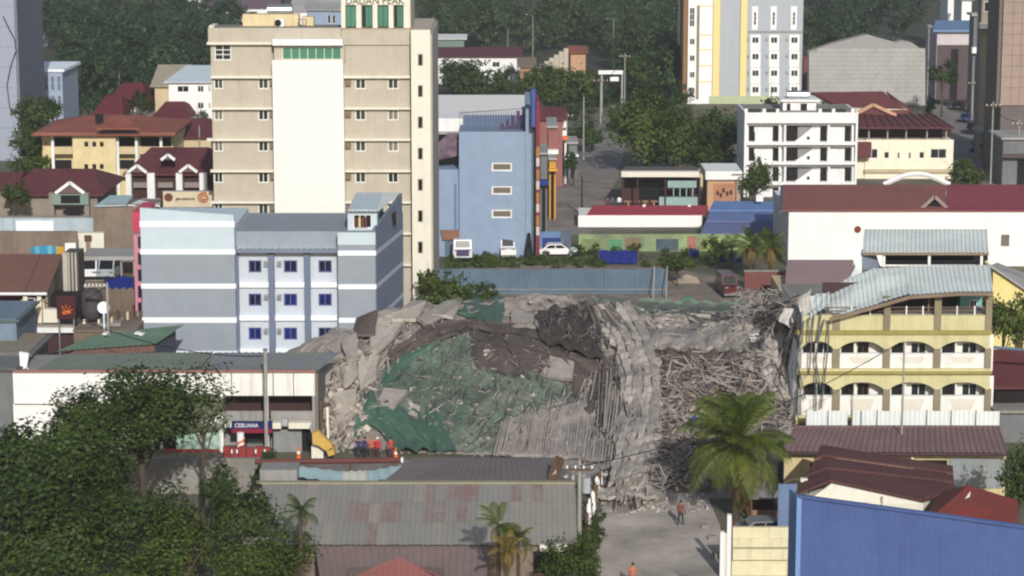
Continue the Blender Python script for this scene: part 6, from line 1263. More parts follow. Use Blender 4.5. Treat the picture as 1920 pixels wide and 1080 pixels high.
rib_lines('left_ribs', [(620,690),(690,610),(800,580),(860,600),(740,670),(690,760),(640,840),(610,840)], 170, -.5, 1, 10, 44, .03, .08, ribm, .4, .35); rib_lines('left_gaps', [(620,690),(690,610),(800,580),(860,600),(740,670),(690,760),(640,840),(610,840)], 140, -.5, 1, 10, 40, .04, .1, ribd, .4, .35)  # dark bars on the left imitate shade between broken slabs
rib_lines('crest_ribs', [(880,615),(1010,640),(1125,640),(1140,760),(1080,740),(1000,705),(890,690)], 110, .5, -1, 8, 30, .02, .05, ribm, .35, .5); rib_lines('fan_ribs', [(1120,600),(1230,610),(1225,680),(1150,670)], 140, .6, 1, 12, 50, .04, .09, ribm, .7, .3)
rib_lines('bundle_lines', [(1012,594),(1106,586),(1126,640),(1125,680),(1022,650)], 220, .6, 1, 5, 24, .02, .05, ribd, 1.25, .7); rib_lines('bundle_threads', [(1012,594),(1106,586),(1126,640),(1125,680),(1022,650)], 120, .6, -1, 5, 20, .02, .04, barm, 1.2, .7)
scatter_bars('bar_tangle', tangle, 1700, .5, 3.2, .025, .075, barm, .8); scatter_bars('dark_bar_tangle', tangle, 900, .5, 2.6, .03, .1, darkbar, .7)
scatter_bars('crest_bars', [(1380,560),(1500,555),(1490,660),(1400,680),(1370,620)], 380, .6, 2.6, .03, .08, barm, .9, .8)
scatter_bars('slope_bars', [(620,650),(780,580),(1110,560),(1240,700),(1180,880),(930,860),(640,850)], 520, .4, 2.4, .02, .06, barm, .4)
heap = [(605,850),(615,700),(680,600),(860,566),(1110,566),(1400,580),(1490,600),(1485,790),(1330,925),(1140,945),(1060,860)]
scatter_shards('shards', heap, 1500, .06, .34, shm, .1); scatter_shards('dark_shards', heap, 700, .06, .4, mat('shards_dark', (112, 101, 94), .8, .95, .3, .8, island=.4)); scatter_shards('bricks_and_tiles', tangle, 420, .1, .4, mat('shards_warm', (168, 144, 128), .85, .95, .3, .8, island=.4), .6)
scatter_shards('edge_shards', [(600,852),(610,700),(690,620),(705,700),(690,800),(680,850)], 260, .12, .7, shm, .3); scatter_shards('spill', [(1110,935),(1330,925),(1330,960),(1120,970)], 220, .05, .3, shm, .05)
# ================================================================== trees
leafmat('leaf_dark', (36, 54, 24), (86, 106, 44)); leafmat('leaf_mid', (44, 66, 26), (102, 118, 46)); leafmat('leaf_bright', (60, 84, 30), (128, 138, 52)); leafmat('leaf_far', (36, 56, 36), (70, 90, 54), .9); leafmat('leaf_far2', (42, 62, 36), (82, 100, 54), .9); leafmat('leaf_palm', (64, 84, 30), (118, 124, 50)); leafmat('leaf_dry', (110, 96, 44), (156, 132, 62)); leafmat('leaf_grey', (84, 96, 70), (132, 138, 104))
def crown_arrays(seed, n, leaf, nclump=60, flat=.85, lobes=7):
    g = np.random.default_rng(seed); lc = g.normal(0, 1, (lobes, 3)); lc /= np.linalg.norm(lc, axis=1)[:, None]; lc *= g.uniform(.3, .68, (lobes, 1)); lr = g.uniform(.34, .58, lobes)
    k = g.integers(0, lobes, nclump); d = g.normal(0, 1, (nclump, 3)); d /= np.linalg.norm(d, axis=1)[:, None]; cc = lc[k]+d*lr[k][:, None]*g.uniform(.65, 1.02, (nclump, 1)); cr = g.uniform(.09, .2, nclump)
    j = g.integers(0, nclump, n); p = cc[j]+g.normal(0, 1, (n, 3))*cr[j][:, None]*.7; p[:, 2] *= flat
    out = p/np.maximum(np.linalg.norm(p, axis=1)[:, None], 1e-6); nr = out*.8+g.normal(0, .55, (n, 3))+np.array([0, 0, .45]); nr /= np.linalg.norm(nr, axis=1)[:, None]
    a = np.cross(nr, g.normal(0, 1, (n, 3))); a /= np.linalg.norm(a, axis=1)[:, None]; b = np.cross(nr, a); s = leaf*g.uniform(.6, 1.3, (n, 1)); a *= s; b *= s*g.uniform(.45, .8, (n, 1))
    V = np.stack([p-a, p-b*.9+nr*s*.15, p+a, p+b*.9+nr*s*.15], 1).reshape(-1, 3); return V
def quads_mesh(V, m, name):
    me = bpy.data.meshes.new(name); n = len(V)//4; me.vertices.add(len(V)); me.vertices.foreach_set('co', V.astype(np.float32).ravel()); me.loops.add(n*4); me.loops.foreach_set('vertex_index', np.arange(n*4, dtype=np.int32)); me.polygons.add(n); me.polygons.foreach_set('loop_start', np.arange(0, n*4, 4, dtype=np.int32)); me.update(calc_edges=True); me.materials.append(m); return me
def trunk_mesh(seed, lean=.1):
    g = random.Random(seed); mb = MB(); top = Vector((g.uniform(-lean, lean), g.uniform(-lean, lean), .15)); mb.tube([(0, 0, -1.6), (top.x*.4, top.y*.4, -.9), (top.x, top.y, -.2), (top.x*1.3, top.y*1.3, .25)], .075, 7, .03)
    for i in range(6):
        a = g.uniform(0, 6.28); s = Vector((top.x*.7, top.y*.7, g.uniform(-.8, -.1))); e = Vector((math.cos(a)*.55, math.sin(a)*.55, s.z+g.uniform(.35, .7))); mb.tube([s, (s+e)/2+Vector((0, 0, .06)), e], .03, 5, .01)
    return mb.mesh(MATS['bark'], name='trunk')
TR = [trunk_mesh(i) for i in range(4)]; CROWNS = {}
def crown(seed, n, leaf, m, nc=60, flat=.85):
    k = (seed, n, m)
    if k not in CROWNS: CROWNS[k] = quads_mesh(crown_arrays(seed, n, leaf, nc, flat), MATS[m], 'crown')
    return CROWNS[k]
def tree(label, px, py, rpx, Y, m='leaf_dark', seed=1, hr=1.0, n=2600, leaf=.06, name='tree', cat='tree', group=None):
    """crown centre at photo point (px, py) at depth Y, radius rpx photo pixels; the trunk reaches the ground"""
    c = W3(px, py, Y); r = rpx*Y*1.02/F; o = thing(name, label, cat, (c.x, Y, 0), group)
    k = inst('crown', crown(seed, n, leaf, m, max(30, n//38)), c, o); k.scale = (r, r, r*hr); k.rotation_euler = (0, 0, seed*1.7+px*.01)
    t = inst('trunk', TR[seed % 4], c, o); hh = max(c.z, .4); t.scale = (min(r, hh*.55), min(r, hh*.55), hh/1.6); return o
# foreground left
tree('tall broad tree whose crown covers the shop row, left foreground', 268, 768, 150, 152, 'leaf_dark', 1, .72, 11000, .036)
tree('broad tree between the tall tree and the left edge', 150, 790, 110, 150, 'leaf_dark', 5, .85, 9000, .038); tree('tree with open drooping twigs right of the tall broad tree', 375, 770, 62, 153, 'leaf_grey', 2, 1.1, 2600, .06); tree('spreading tree at the left edge, lower crown', 80, 850, 158, 146, 'leaf_dark', 3, .82, 11000, .036)
tree('dense dark tree in the lower left corner', 60, 1000, 150, 138, 'leaf_dark', 4, .9, 9000, .038); tree('dark tree between the corner tree and the thicket', 225, 965, 125, 141, 'leaf_dark', 5, .9, 7000, .038)
tree('mid green thicket tree at the bottom of the left group', 350, 1015, 112, 137, 'leaf_mid', 6, .8, 6500, .04); tree('round glossy dark tree at the left end of the patched roof', 462, 968, 72, 138, 'leaf_dark', 1, 1.0, 4200, .055); tree('yellow green shrubby tree at the bottom right of the left group', 482, 1050, 104, 133, 'leaf_mid', 2, .75, 8000, .04)
tree('bright green low tree at the bottom edge left of the thicket', 230, 1085, 115, 131, 'leaf_mid', 3, .6, 5000, .05); tree('slim tree rising behind the thicket', 150, 900, 110, 149, 'leaf_mid', 6, 1.0, 5000, .05)
tree('reddish tinged shrub by the street wall', 420, 910, 50, 150, 'leaf_dark', 4, .9, 2600, .06)
# mid and right trees
tree('leafy shrub at the right corner of the hotel', 830, 546, 66, 219, 'leaf_mid', 5, .9, 2600, .07, 'shrub', 'shrub'); tree('small shrub at the left end of the blue fence', 915, 556, 34, 222, 'leaf_mid', 6, 1.0, 1600, .08, 'shrub', 'shrub'); tree('slim shrub against the hotel stair tower', 803, 525, 20, 220, 'leaf_bright', 2, 1.3, 1200, .09, 'shrub', 'shrub')
tree('big green tree in the middle right of the back road', 1215, 240, 84, 335, 'leaf_mid', 1, 1.0, 5000, .05); tree('round dark tree beside the big green tree', 1265, 262, 66, 328, 'leaf_mid', 2, 1.0, 4000, .055); tree('dark tree next to the tower foot', 1345, 240, 80, 335, 'leaf_dark', 3, 1.0, 4500, .05); tree('tree behind the peach annex', 1325, 285, 62, 325, 'leaf_dark', 4, .8, 3500, .055)
tree('shrub tree at the left corner of the white motel', 1418, 330, 40, 300, 'leaf_mid', 5, 1.3, 2200, .07); tree('rounded hedge tree right of the cream restaurant', 1810, 322, 44, 305, 'leaf_mid', 6, .75, 2600, .065); tree('tree beside the block building on the side street', 1768, 140, 30, 410, 'leaf_dark', 1, 1.0, 1400, .09)
tree('small tree in the yard in front of the tarpaulins', 1270, 490, 42, 246, 'leaf_mid', 3, .6, 2200, .07); tree('bushy tree below the mural, right part', 1335, 470, 30, 258, 'leaf_mid', 4, 1.0, 1800, .08); tree('dark leafy tree between the yellow building and the yellow cottage', 1886, 590, 50, 190, 'leaf_mid', 5, 1.5, 3200, .06)
tree('dark tree at the right edge above the red roofed hut', 1910, 880, 62, 152, 'leaf_dark', 6, 1.3, 3600, .055); tree('green shrub by the driveway at the bottom edge', 1072, 1050, 62, 133, 'leaf_mid', 1, .9, 3600, .06, 'shrub', 'shrub'); tree('low shrub on the driveway verge by the ragged gate', 1108, 1005, 26, 141, 'leaf_dark', 2, 1.0, 1500, .09, 'shrub', 'shrub')
tree('tree beside the grey tower at the left', 70, 205, 50, 340, 'leaf_dark', 3, 1.15, 3200, .06); tree('pale green tree below the grey tower', 58, 292, 66, 292, 'leaf_mid', 4, .8, 3800, .055); tree('dark small tree in front of the maroon roofed annex', 30, 360, 30, 236, 'leaf_dark', 5, 1.2, 2200, .07)
tree('tree in front of the red roofed villa', 262, 190, 30, 338, 'leaf_dark', 6, .8, 2000, .075); tree('small tree at the corner of the white house', 378, 222, 18, 318, 'leaf_grey', 1, 1.0, 1200, .1); tree('dark tree before the low white house', 885, 148, 74, 440, 'leaf_dark', 2, .75, 3500, .055); tree('lighter green tree left of the back road', 1065, 150, 66, 420, 'leaf_mid', 3, .95, 3800, .055)
tree('green tree further left of the back road', 1015, 165, 56, 410, 'leaf_mid', 4, .8, 3000, .06); tree('dark clump beside the back road poles', 1110, 250, 32, 360, 'leaf_dark', 5, 1.0, 2400, .07); tree('shrub at the roadside under the shops', 1075, 300, 20, 322, 'leaf_dark', 6, 1.2, 1400, .09, 'shrub', 'shrub'); tree('rounded tree right of the road end', 1205, 130, 36, 425, 'leaf_dark', 1, 1.0, 2600, .065); tree('small tree peeping over the motel roof', 1445, 195, 18, 330, 'leaf_dark', 2, .9, 1200, .1)
tree('small dark tree at the block building corner', 1745, 200, 14, 372, 'leaf_dark', 4, 1.2, 1000, .1)
# far wood: reads as one mass
def wood(name, label, spots, m, n=900, leaf=.085):
    V = []; g = np.random.default_rng(5)
    for x, y, r, hgt_ in spots:
        v = crown_arrays(int(g.integers(1, 40)), n, leaf, 34, 1.0); a = g.uniform(0, 6.28); c, s = math.cos(a), math.sin(a); v = np.stack([v[:, 0]*c-v[:, 1]*s, v[:, 0]*s+v[:, 1]*c, v[:, 2]], 1)*np.array([r, r, r*g.uniform(.8, 1.2)]); V.append(v+np.array([x, y, hgt_]))
    o = _link(name, quads_mesh(np.concatenate(V), MATS[m], name), (0, 0, 0), None); tag(o, label, 'trees', None, 'stuff')
def spots(polys, n, seed, h0=4.0, h1=8.0, r0=3.0, r1=5.5):
    out = []
    for poly, k in zip(polys, n):
        for p in region(poly, k): g = G(p[0], p[1]); out.append((g.x, g.y, RNG.uniform(r0, r1), RNG.uniform(h0, h1)))
    return out
left_p = [[(20, 45), (460, 45), (400, 150), (300, 190), (140, 215), (130, 120), (30, 100)]]; mid_p = [[(780, 40), (1290, 30), (1285, 190), (1185, 190), (1150, 110), (820, 100)]]; right_p = [[(1505, 10), (1760, 10), (1740, 95), (1505, 130)]]; top_p = [[(-60, -70), (1985, -70), (1985, 15), (-60, 20)]]
wood('left_wood', 'dark wood behind the left houses', spots(left_p, [120], 1), 'leaf_far'); wood('hill_wood', 'wooded slope along the top behind the road', spots(mid_p, [130], 2), 'leaf_far2'); wood('tower_wood', 'wood behind the block building', spots(right_p, [34], 3), 'leaf_far'); wood('horizon_wood', 'distant wood along the top edge', spots(top_p, [130], 4, 4, 9, 5, 9), 'leaf_far', 700, .1)
wood('roadside_scrub', 'scrub along the back road and yards', spots([[(1140, 210), (1185, 150), (1290, 190), (1290, 300), (1150, 300)], [(1060, 190), (1130, 190), (1110, 260), (1060, 262)], [(140, 190), (320, 190), (330, 222), (140, 240)], [(820, 150), (990, 150), (990, 185), (820, 185)]], [26, 10, 12, 10], 6, 1.0, 3.5, 1.6, 3.2), 'leaf_dark', 700, .09)
wood('yard_weeds', 'weeds and low bushes behind the blue fence', spots([[(840, 482), (1130, 486), (1130, 503), (830, 503)], [(1190, 480), (1320, 478), (1330, 505), (1200, 505)]], [130, 24], 7, .1, .4, .3, .8), 'leaf_mid', 180, .14)
wood('fence_weeds', 'low weeds along the mural wall', spots([[(1075, 470), (1480, 470), (1480, 480), (1075, 482)]], [26], 8, .2, .7, .5, 1.0), 'leaf_mid', 160, .15)
wood('verge_weeds', 'weeds on the driveway verge', spots([[(1085, 985), (1122, 985), (1112, 1075), (1060, 1075)]], [26], 9, .1, .5, .4, .8), 'leaf_mid', 180, .13); wood('hedge_weeds', 'creeper on the ramp by the street wall', [(W3(480+6*i, 892-8*i, 160+.4*i).x, 159.8+.4*i, .45, W3(480, 892-8*i, 160+.4*i).z) for i in range(6)], 'leaf_dark', 260, .13)
# palms
def frond_mesh(seed, L, droop, m, wl=.62, nl=34):
    g = random.Random(seed); mb = MB(); pts = []
    for i in range(11):
        t = i/10; pts.append(Vector((L*(t-.18*droop*t*t*t), 0, L*(.42*t-droop*.75*t*t))))
    mb.tube(pts, .045*L/3, 4, .012)
    for i in range(nl):
        t = .14+.86*i/(nl-1); k = min(int(t*10), 9); p = pts[k].lerp(pts[k+1], t*10-k); d = (pts[k+1]-pts[k]).normalized(); ll = L*.3*wl*(.45+1.1*math.sin(math.pi*min(1, t*.93+.06)))*g.uniform(.85, 1.15)
        for s in (-1, 1):
            side = Vector((0, s, 0)); e1 = p+side*ll*.55+d*ll*.35+Vector((0, 0, -.08*ll)); e2 = p+side*ll*.8+d*ll*.62+Vector((0, 0, -ll*.55*droop-.1)); wv = d*.022*L/3
            mb.add([p-wv, p+wv, e1+wv*1.2, e2, e1-wv*1.2], [(0, 1, 2, 4), (4, 2, 3)])
    return mb.mesh(MATS[m], name='frond')
FR = {}
def palm(label, cxp, cyp, Y, L, n, m='leaf_palm', lean=0, trunk=True, stems=1, dry=3, seed=1):
    c = W3(cxp, cyp, Y); o = thing('palm_tree', label, 'palm', (c.x+lean, Y, 0)); g = random.Random(seed)
    part('trunk', MB().tube([(c.x+lean, Y, 0), (c.x+lean*.6, Y, c.z*.4), (c.x+lean*.15, Y, c.z*.8), (c.x, Y, c.z-.05)], .09+.045*L, 9, .05+.03*L), MATS['bark'], o)
    for i in range(n):
        isd = i < dry; dr = (.95-.45*((i*37) % n)/n) if not isd else 1.3; mm = 'leaf_dry' if isd else ('leaf_bright' if i % 3 == 0 and L > 2 else m); key = (round(dr, 1), L, mm, i % 3)
        if key not in FR: FR[key] = frond_mesh(i % 3, L, dr, mm)
        f = inst('frond', FR[key], c, o); f.rotation_euler = (g.uniform(-.15, .15), (.55-1.75*((i*37) % n)/n if not isd else .75), i*2.399+g.uniform(-.2, .2)); s = g.uniform(.85, 1.12); f.scale = (s, s, s)
    if L > 2:
        for i in range(5): a = i*1.26; part('coconut', MB().tube([c+Vector((.3*math.cos(a), .3*math.sin(a), -.45)), c+Vector((.34*math.cos(a), .34*math.sin(a), -.3)), c+Vector((.3*math.cos(a), .3*math.sin(a), -.15))], .13, 6, .1), MATS['wood'], o)
    return o
palm('big coconut palm with yellowing fronds beside the driveway', 1382, 832, 156, 4.35, 46, dry=4, seed=4)
palm('slender small palm before the left end of the patched roof', 563, 962, 133, 1.35, 13, 'leaf_mid', seed=2, dry=1); palm('areca palm left stem before the patched roof', 935, 985, 131, 1.5, 14, 'leaf_palm', seed=3, dry=2); palm('areca palm right stem before the patched roof', 972, 1012, 130, 1.35, 13, 'leaf_palm', seed=5, dry=2); palm('short areca palm with browned leaves before the patched roof', 950, 1030, 129, 1.2, 12, 'leaf_dry', seed=6, dry=4)
palm('fan palm behind the red wall, left', 1408, 460, 249, 2.6, 20, 'leaf_mid', seed=7, dry=3); palm('fan palm behind the red wall, right', 1445, 462, 248, 2.4, 20, 'leaf_palm', seed=8, dry=3); palm('yellow tinged palm by the mural wall', 1372, 468, 256, 1.9, 16, 'leaf_palm', seed=9, dry=2)
# ================================================================== vehicles
def wheel(parent, pos, r, w_=.2):
    t = part('wheel', MB().tube([Vector(pos)+Vector((0, -w_/2, 0)), Vector(pos)+Vector((0, w_/2, 0))], r, 14), MATS['rubber'], parent)
    part('rim', MB().tube([Vector(pos)+Vector((0, -w_/2-.01, 0)), Vector(pos)+Vector((0, w_/2+.01, 0))], r*.6, 10), MATS['metal'], t)
def paint(name, c): return mat('paint_'+name, c, .85, .3, .08, 1.0, spec=.6)
def car(label, px, py, rz, pm, kind='sedan', L=4.3, cat='car', name='parked_car', zz=0):
    g = G(px, py, zz); o = thing(name, label, cat, (0, 0, 0)); w_ = 1.7 if kind != 'truck' else 2.1; h2 = w_/2
    prof = {'sedan': [(-.5, .28), (.5, .28), (.5, .6), (.46, .78), (.22, .86), (-.46, .88), (-.5, .7)], 'van': [(-.5, .3), (.5, .3), (.5, .85), (.42, 1.05), (-.5, 1.05)], 'truck': [(-.5, .5), (.5, .5), (.5, 1.3), (.46, 1.5), (-.5, 1.5)], 'jeep': [(-.5, .45), (.5, .45), (.5, 1.1), (.25, 1.2), (-.5, 1.2)]}[kind]
    part('body', MB().prism([(x*L, -h2, z) for x, z in prof], (0, w_, 0)), pm, o)
    cab = {'sedan': [(-.4, .87), (.26, .85), (.1, 1.38), (-.26, 1.4)], 'van': [(-.49, 1.052), (.4, 1.052), (.26, 1.9), (-.47, 1.95)], 'truck': [(.1, 1.502), (.46, 1.502), (.4, 2.4), (.12, 2.45)], 'jeep': [(-.49, 1.202), (.24, 1.202), (.14, 2.1), (-.49, 2.15)]}[kind]
    part('cabin', MB().prism([(x*L, -h2+.1, z) for x, z in cab], (0, w_-.2, 0)), pm, o)
    z0, z1 = cab[0][1]+.06, cab[2][1]-.1; xa, xb = cab[0][0]*L+.25, cab[1][0]*L-.3; xc, xd = cab[3][0]*L+.12, cab[2][0]*L-.05; xm = (xa+xb)/2
    for s in (-1, 1):
        yy = s*(h2-.1); 
        for q in ([(xa, z0), (xm-.05, z0), (xm-.05, z1), (xc, z1)], [(xm+.05, z0), (xb, z0), (xd, z1), (xm+.05, z1)]): part('side_window', MB().prism([(x, yy-.01, z) for x, z in q], (0, .02, 0)), MATS['glass_dark'], o)
    fx0, fx1 = cab[1][0]*L, cab[2][0]*L; part('windscreen', MB().prism([(fx0-.02, -h2+.2, z0), (fx0-.02, h2-.2, z0), (fx1+.05, h2-.25, z1+.03), (fx1+.05, -h2+.25, z1+.03)], (.04, 0, .02)), MATS['glass_dark'], o)
    rx0, rx1 = cab[0][0]*L, cab[3][0]*L; part('rear_window', MB().prism([(rx0-.03, -h2+.25, z0), (rx0-.03, h2-.25, z0), (rx1-.03, h2-.3, z1), (rx1-.03, -h2+.3, z1)], (-.02, 0, 0)), MATS['glass_dark'], o)
    r = .32 if kind in ('sedan', 'van') else .45
    for sx in (-.32, .32):
        for s in (-1, 1): wheel(o, (sx*L, s*(h2-.08), r), r)
    for s in (-1, 1):
        part('headlight', B(L*.5-.02, L*.5+.03, s*h2*.68-.18, s*h2*.68+.18, prof[2][1]-.05, prof[2][1]+.12), MATS['steel'], o); part('tail_light', B(-L*.5-.03, -L*.5+.02, s*h2*.75-.12, s*h2*.75+.12, .7, .95), MATS['red'], o)
    part('bumper', B(L*.5-.05, L*.5+.1, -h2, h2, .3, .5), MATS['metal'] if kind == 'jeep' else MATS['rubber'], o)
    o.location = g; o.rotation_euler = (0, 0, rz); WP[o.name] = Vector(g); return o
pw, ps, pd, pr_, pb = paint('white', (240, 240, 240)), paint('silver', (170, 174, 178)), paint('black', (34, 36, 42)), paint('red', (96, 40, 42)), paint('blue', (60, 70, 110))
car('white sedan parked by the blue gate', 1046, 479, .05, pw); car('red and silver jeepney parked in the yard beside the palms', 1364, 552, -1.45, pr_, 'jeep', 4.6, 'jeepney', 'jeepney')
car('white van under the canopy, left one', 170, 521, -1.5, pw, 'van', 4.2, 'van', 'parked_van', Z(527, 222)); car('white van under the canopy, right one', 206, 521, -1.62, ps, 'van', 4.2, 'van', 'parked_van', Z(527, 222))
car('pale pickup half behind weeds by the blue building wall', 951, 480, -1.5, pw, 'jeep', 4.4, 'pickup', 'parked_pickup')
tk_ = car('white cab truck with purple front by the hotel', 866, 486, -1.5, paint('cab', (216, 214, 220)), 'truck', 4.0, 'truck', 'parked_truck'); part('grille', B(2.02, 2.08, -.7, .7, .7, 1.4), mat('grille_purple', (84, 74, 110), .8), None); gp = [q for q in C.objects if q.name.startswith('grille') and q.parent is None][-1]; gp.parent = tk_
g = G(900, 478); o = thing('mobile_crane', 'yellow crane with pinkish boom beside the blue building', 'crane', g)
part('counterweight', MB().prism([W3(884, 470, g.y), W3(884, 440, g.y), W3(894, 436, g.y), W3(895, 470, g.y)], (0, 1.6, 0)), MATS['machine_yellow'], o); part('cab', B(X(896, 460, g.y), X(912, 460, g.y), g.y, g.y+1.8, .9, Z(440, g.y)), MATS['unit_grey'], o); part('cab_window', B(X(898, 455, g.y), X(910, 455, g.y), g.y-.04, g.y-.005, Z(458, g.y), Z(445, g.y)), MATS['glass_dark'], o)
part('boom', MB().bar(W3(898, 436, g.y+1), W3(934, 442, g.y), .3), mat('boom_pink', (150, 96, 110), .85), o); part('chassis', B(X(884, 470, g.y), X(930, 470, g.y), g.y+.1, g.y+2, .5, .95), MATS['dark'], o)
part('tool_box', B(X(930, 445, g.y), X(962, 445, g.y), g.y, g.y+1.6, Z(448, g.y), Z(436, g.y)), mat('box_ochre', (186, 142, 76), .85), o); part('support', MB().bar((X(946, 460, g.y), g.y+.8, 0), (X(946, 460, g.y), g.y+.8, Z(448, g.y)), .3), MATS['metal'], o)
for px in (888, 906, 924): wheel(o, (X(px, 478, g.y), g.y+.15, .45), .45, .3)
o = thing('brown_bin', 'brown rust skip against the blue building wall left of the truck', 'skip', G(848, 482)); g = G(848, 482); part('tub', MB().prism([(X(830, 450, g.y), g.y, Z(450, g.y)), (X(862, 450, g.y), g.y, Z(450, g.y)), (X(866, 435, g.y), g.y, Z(432, g.y)), (X(826, 435, g.y), g.y, Z(432, g.y))], (0, 2, 0)), mat('rust', (140, 100, 80), .85), o); part('stand', B(X(834, 470, g.y), X(860, 470, g.y), g.y+.3, g.y+1.6, 0, Z(450, g.y)-.01), MATS['fence_blue'], o)
for lb, px, py, rz, pm, kd in (('white car furthest up the side street', 1776, 178, -2.0, pw, 'sedan'), ('dark car parked halfway down the side street', 1795, 205, -2.0, pd, 'sedan'), ('blue car parked under the street lamp poles', 1812, 228, -2.05, pb, 'sedan'), ('dark van in the queue by the tenement', 1826, 250, -2.05, pd, 'van'), ('silver car in front of the dark van', 1840, 268, -2.1, ps, 'sedan'), ('dark car nearest the cream restaurant on the side street', 1838, 284, -2.15, pd, 'sedan'), ('dark van nearest the camera on the side street', 1868, 300, -2.1, pb, 'van'), ('white car cut by the right edge on the side street', 1905, 338, .1, pw, 'sedan'), ('pale car by the block building on the side street', 1747, 118, -1.8, ps, 'sedan')): car(lb, px, py, rz, pm, kd)
car('dark car far up the back road', 1168, 232, -1.6, pd)
# ================================================================== poles and lamps
def pole(label, px, pb_, pt, arm=None, name='utility_pole', r=.14, m='pole_grey', box=False, lamp=False):
    g = G(px, pb_); zt_ = Z(pt, g.y); o = thing(name, label, 'pole', g); part('shaft', MB().tube([g, (g.x, g.y, zt_)], r, 8, r*.65), MATS[m], o)
    if arm:
        part('crossarm', B(g.x-arm, g.x+arm, g.y-.2, g.y-.08, zt_-.7, zt_-.55), MATS['wood'], o)
        for s in (-.9, -.3, .3, .9): part('insulator', B(g.x+s*arm-.05, g.x+s*arm+.05, g.y-.19, g.y-.09, zt_-.548, zt_-.35), MATS['white'], o)
    if box: part('transformer', MB().tube([(g.x+.45, g.y, zt_-2.2), (g.x+.45, g.y, zt_-1.2)], .3, 10), MATS['unit_grey'], o)
    if lamp: part('lamp_arm', MB().tube([(g.x, g.y, zt_-.1), (g.x-1.2, g.y-.2, zt_+.15)], .05), MATS['metal'], o); part('lamp_head', B(g.x-1.6, g.x-1.15, g.y-.32, g.y-.1, zt_+.08, zt_+.2), MATS['unit_grey'], o)
    return o
for a in (('utility pole at the shop corner on the back road', 1048, 345, 232, 1.0), ('second utility pole up the back road', 1062, 318, 210, .9), ('tall pole with wires on the left of the back road', 1094, 300, 182, None), ('pole at the bend of the back road', 1126, 232, 145, 1.2), ('pole beside the white gantry sign', 1171, 205, 100, .9), ('pole standing in front of the eatery plaza', 1091, 405, 330, None), ('leaning short pole in front of the yellow stall', 1058, 345, 298, None), ('utility pole in front of the cream restaurant on the side street', 1857, 345, 190, 1.0), ('utility pole at the foot of the brick tower', 1907, 345, 225, 1.0), ('thin pole in the trees left of the tower', 1262, 170, 72, None), ('thin pole on the side street by the parked cars', 1822, 235, 150, .8), ('lamp post beside the block building', 1738, 190, 45, None)): pole(*a[:4], arm=a[4], m='dark_wood' if '330' == str(a[3]) else 'pole_grey')
pole('street lamp post above the low white house', 999, 128, 28, None, 'street_lamp', lamp=True, r=.1); pole('street lamp post in the trees at top centre', 1150, 135, 36, None, 'street_lamp', lamp=True, r=.1); pole('thin post left of the low white house roof', 952, 130, 52, None, r=.08)
pole('slim pole left of the white house', 225, 195, 108, None, r=.1); pole('brown wooden pole in front of the brown roofed building', 75, 700, 556, None, m='wood', r=.16); pole('grey street pole between the gabled house and the hotel', 377, 395, 236, None, r=.12)
pole('utility pole with transformer and crossarm at the driveway gate', 1086, 1010, 862, .9, box=True, r=.17); pole('thin concrete pole in front of the yellow arcaded building', 1688, 905, 640, None, r=.09); pole('pole in front of the peach annex', 1381, 395, 318, .7)
g = G(1150, 215); o = thing('gantry_sign', 'white box gantry sign over the back road', 'sign', g)
for px in (1128, 1166): part('leg', MB().bar((X(px, 200, g.y), g.y, 0), (X(px, 200, g.y), g.y, Z(134, g.y)), .3), MATS['pole_grey'], o)
part('beam', B(X(1122, 136, g.y), X(1168, 136, g.y), g.y-.3, g.y+.5, Z(139, g.y), Z(132, g.y)), MATS['white'], o); part('panel', B(X(1144, 150, g.y), X(1160, 150, g.y), g.y-.2, g.y, Z(152, g.y), Z(144, g.y)), MATS['white'], o)
# overhead wires between foreground pole and the shop row
def wire(a, b, sag, label): 
    pts_ = [a.lerp(b, t/10)+Vector((0, 0, -sag*4*(t/10)*(1-t/10))) for t in range(11)]; solo('overhead_wire', MB().tube(pts_, .035, 4), MATS['rubber'], label, 'wire', a)
pa = G(1086, 1010); pa = Vector((pa.x, pa.y-.2, Z(862, pa.y)-.4)); wire(pa, W3(1688, 642, 165), 1.2, 'thin wire from the transformer pole to the pole before the yellow building'); wire(W3(1857, 192, 311)+Vector((0, 0, -.4)), W3(1907, 227, 311), .5, 'short wire between the poles of the side street')
wire(Vector((G(1048, 345).x, G(1048, 345).y, Z(234, G(1048, 345).y))), Vector((G(1062, 318).x, G(1062, 318).y, Z(212, G(1062, 318).y))), .6, 'wire between the two utility poles on the back road')
# ================================================================== foreground right: hut, walls, gate
g = G(1432, 985); o = thing('thatched_hut', 'small hut with grey pyramidal thatch beside the coconut palm', 'hut', g); zt_, ze = Z(896, g.y), Z(935, g.y); a, b = X(1402, 935, g.y), X(1466, 935, g.y); ym = g.y+1.2; ap = Vector(((a+b)/2, ym, zt_))
c4 = [Vector((a, g.y-.2, ze)), Vector((b, g.y-.2, ze)), Vector((b, g.y+2.6, ze)), Vector((a, g.y+2.6, ze))]
for i in range(4):
    for k in range(4):
        t0, t1 = k/4, (k+1)/4; A2, B2 = c4[i], c4[(i+1) % 4]; up = Vector((0, 0, .05*k)); part('thatch_course', MB().prism([A2.lerp(ap, t0)+up, B2.lerp(ap, t0)+up, B2.lerp(ap, min(t1+.03, 1))+up, A2.lerp(ap, min(t1+.03, 1))+up], (0, 0, .07)), mat('thatch', (122, 120, 122), .95, .95, .3, 1.5, bump=.6), o)
for xx in (a+.25, b-.25):
    for yy in (g.y+.1, g.y+2.2): part('post', B(xx-.07, xx+.07, yy-.07, yy+.07, 0, ze), MATS['wood'], o)
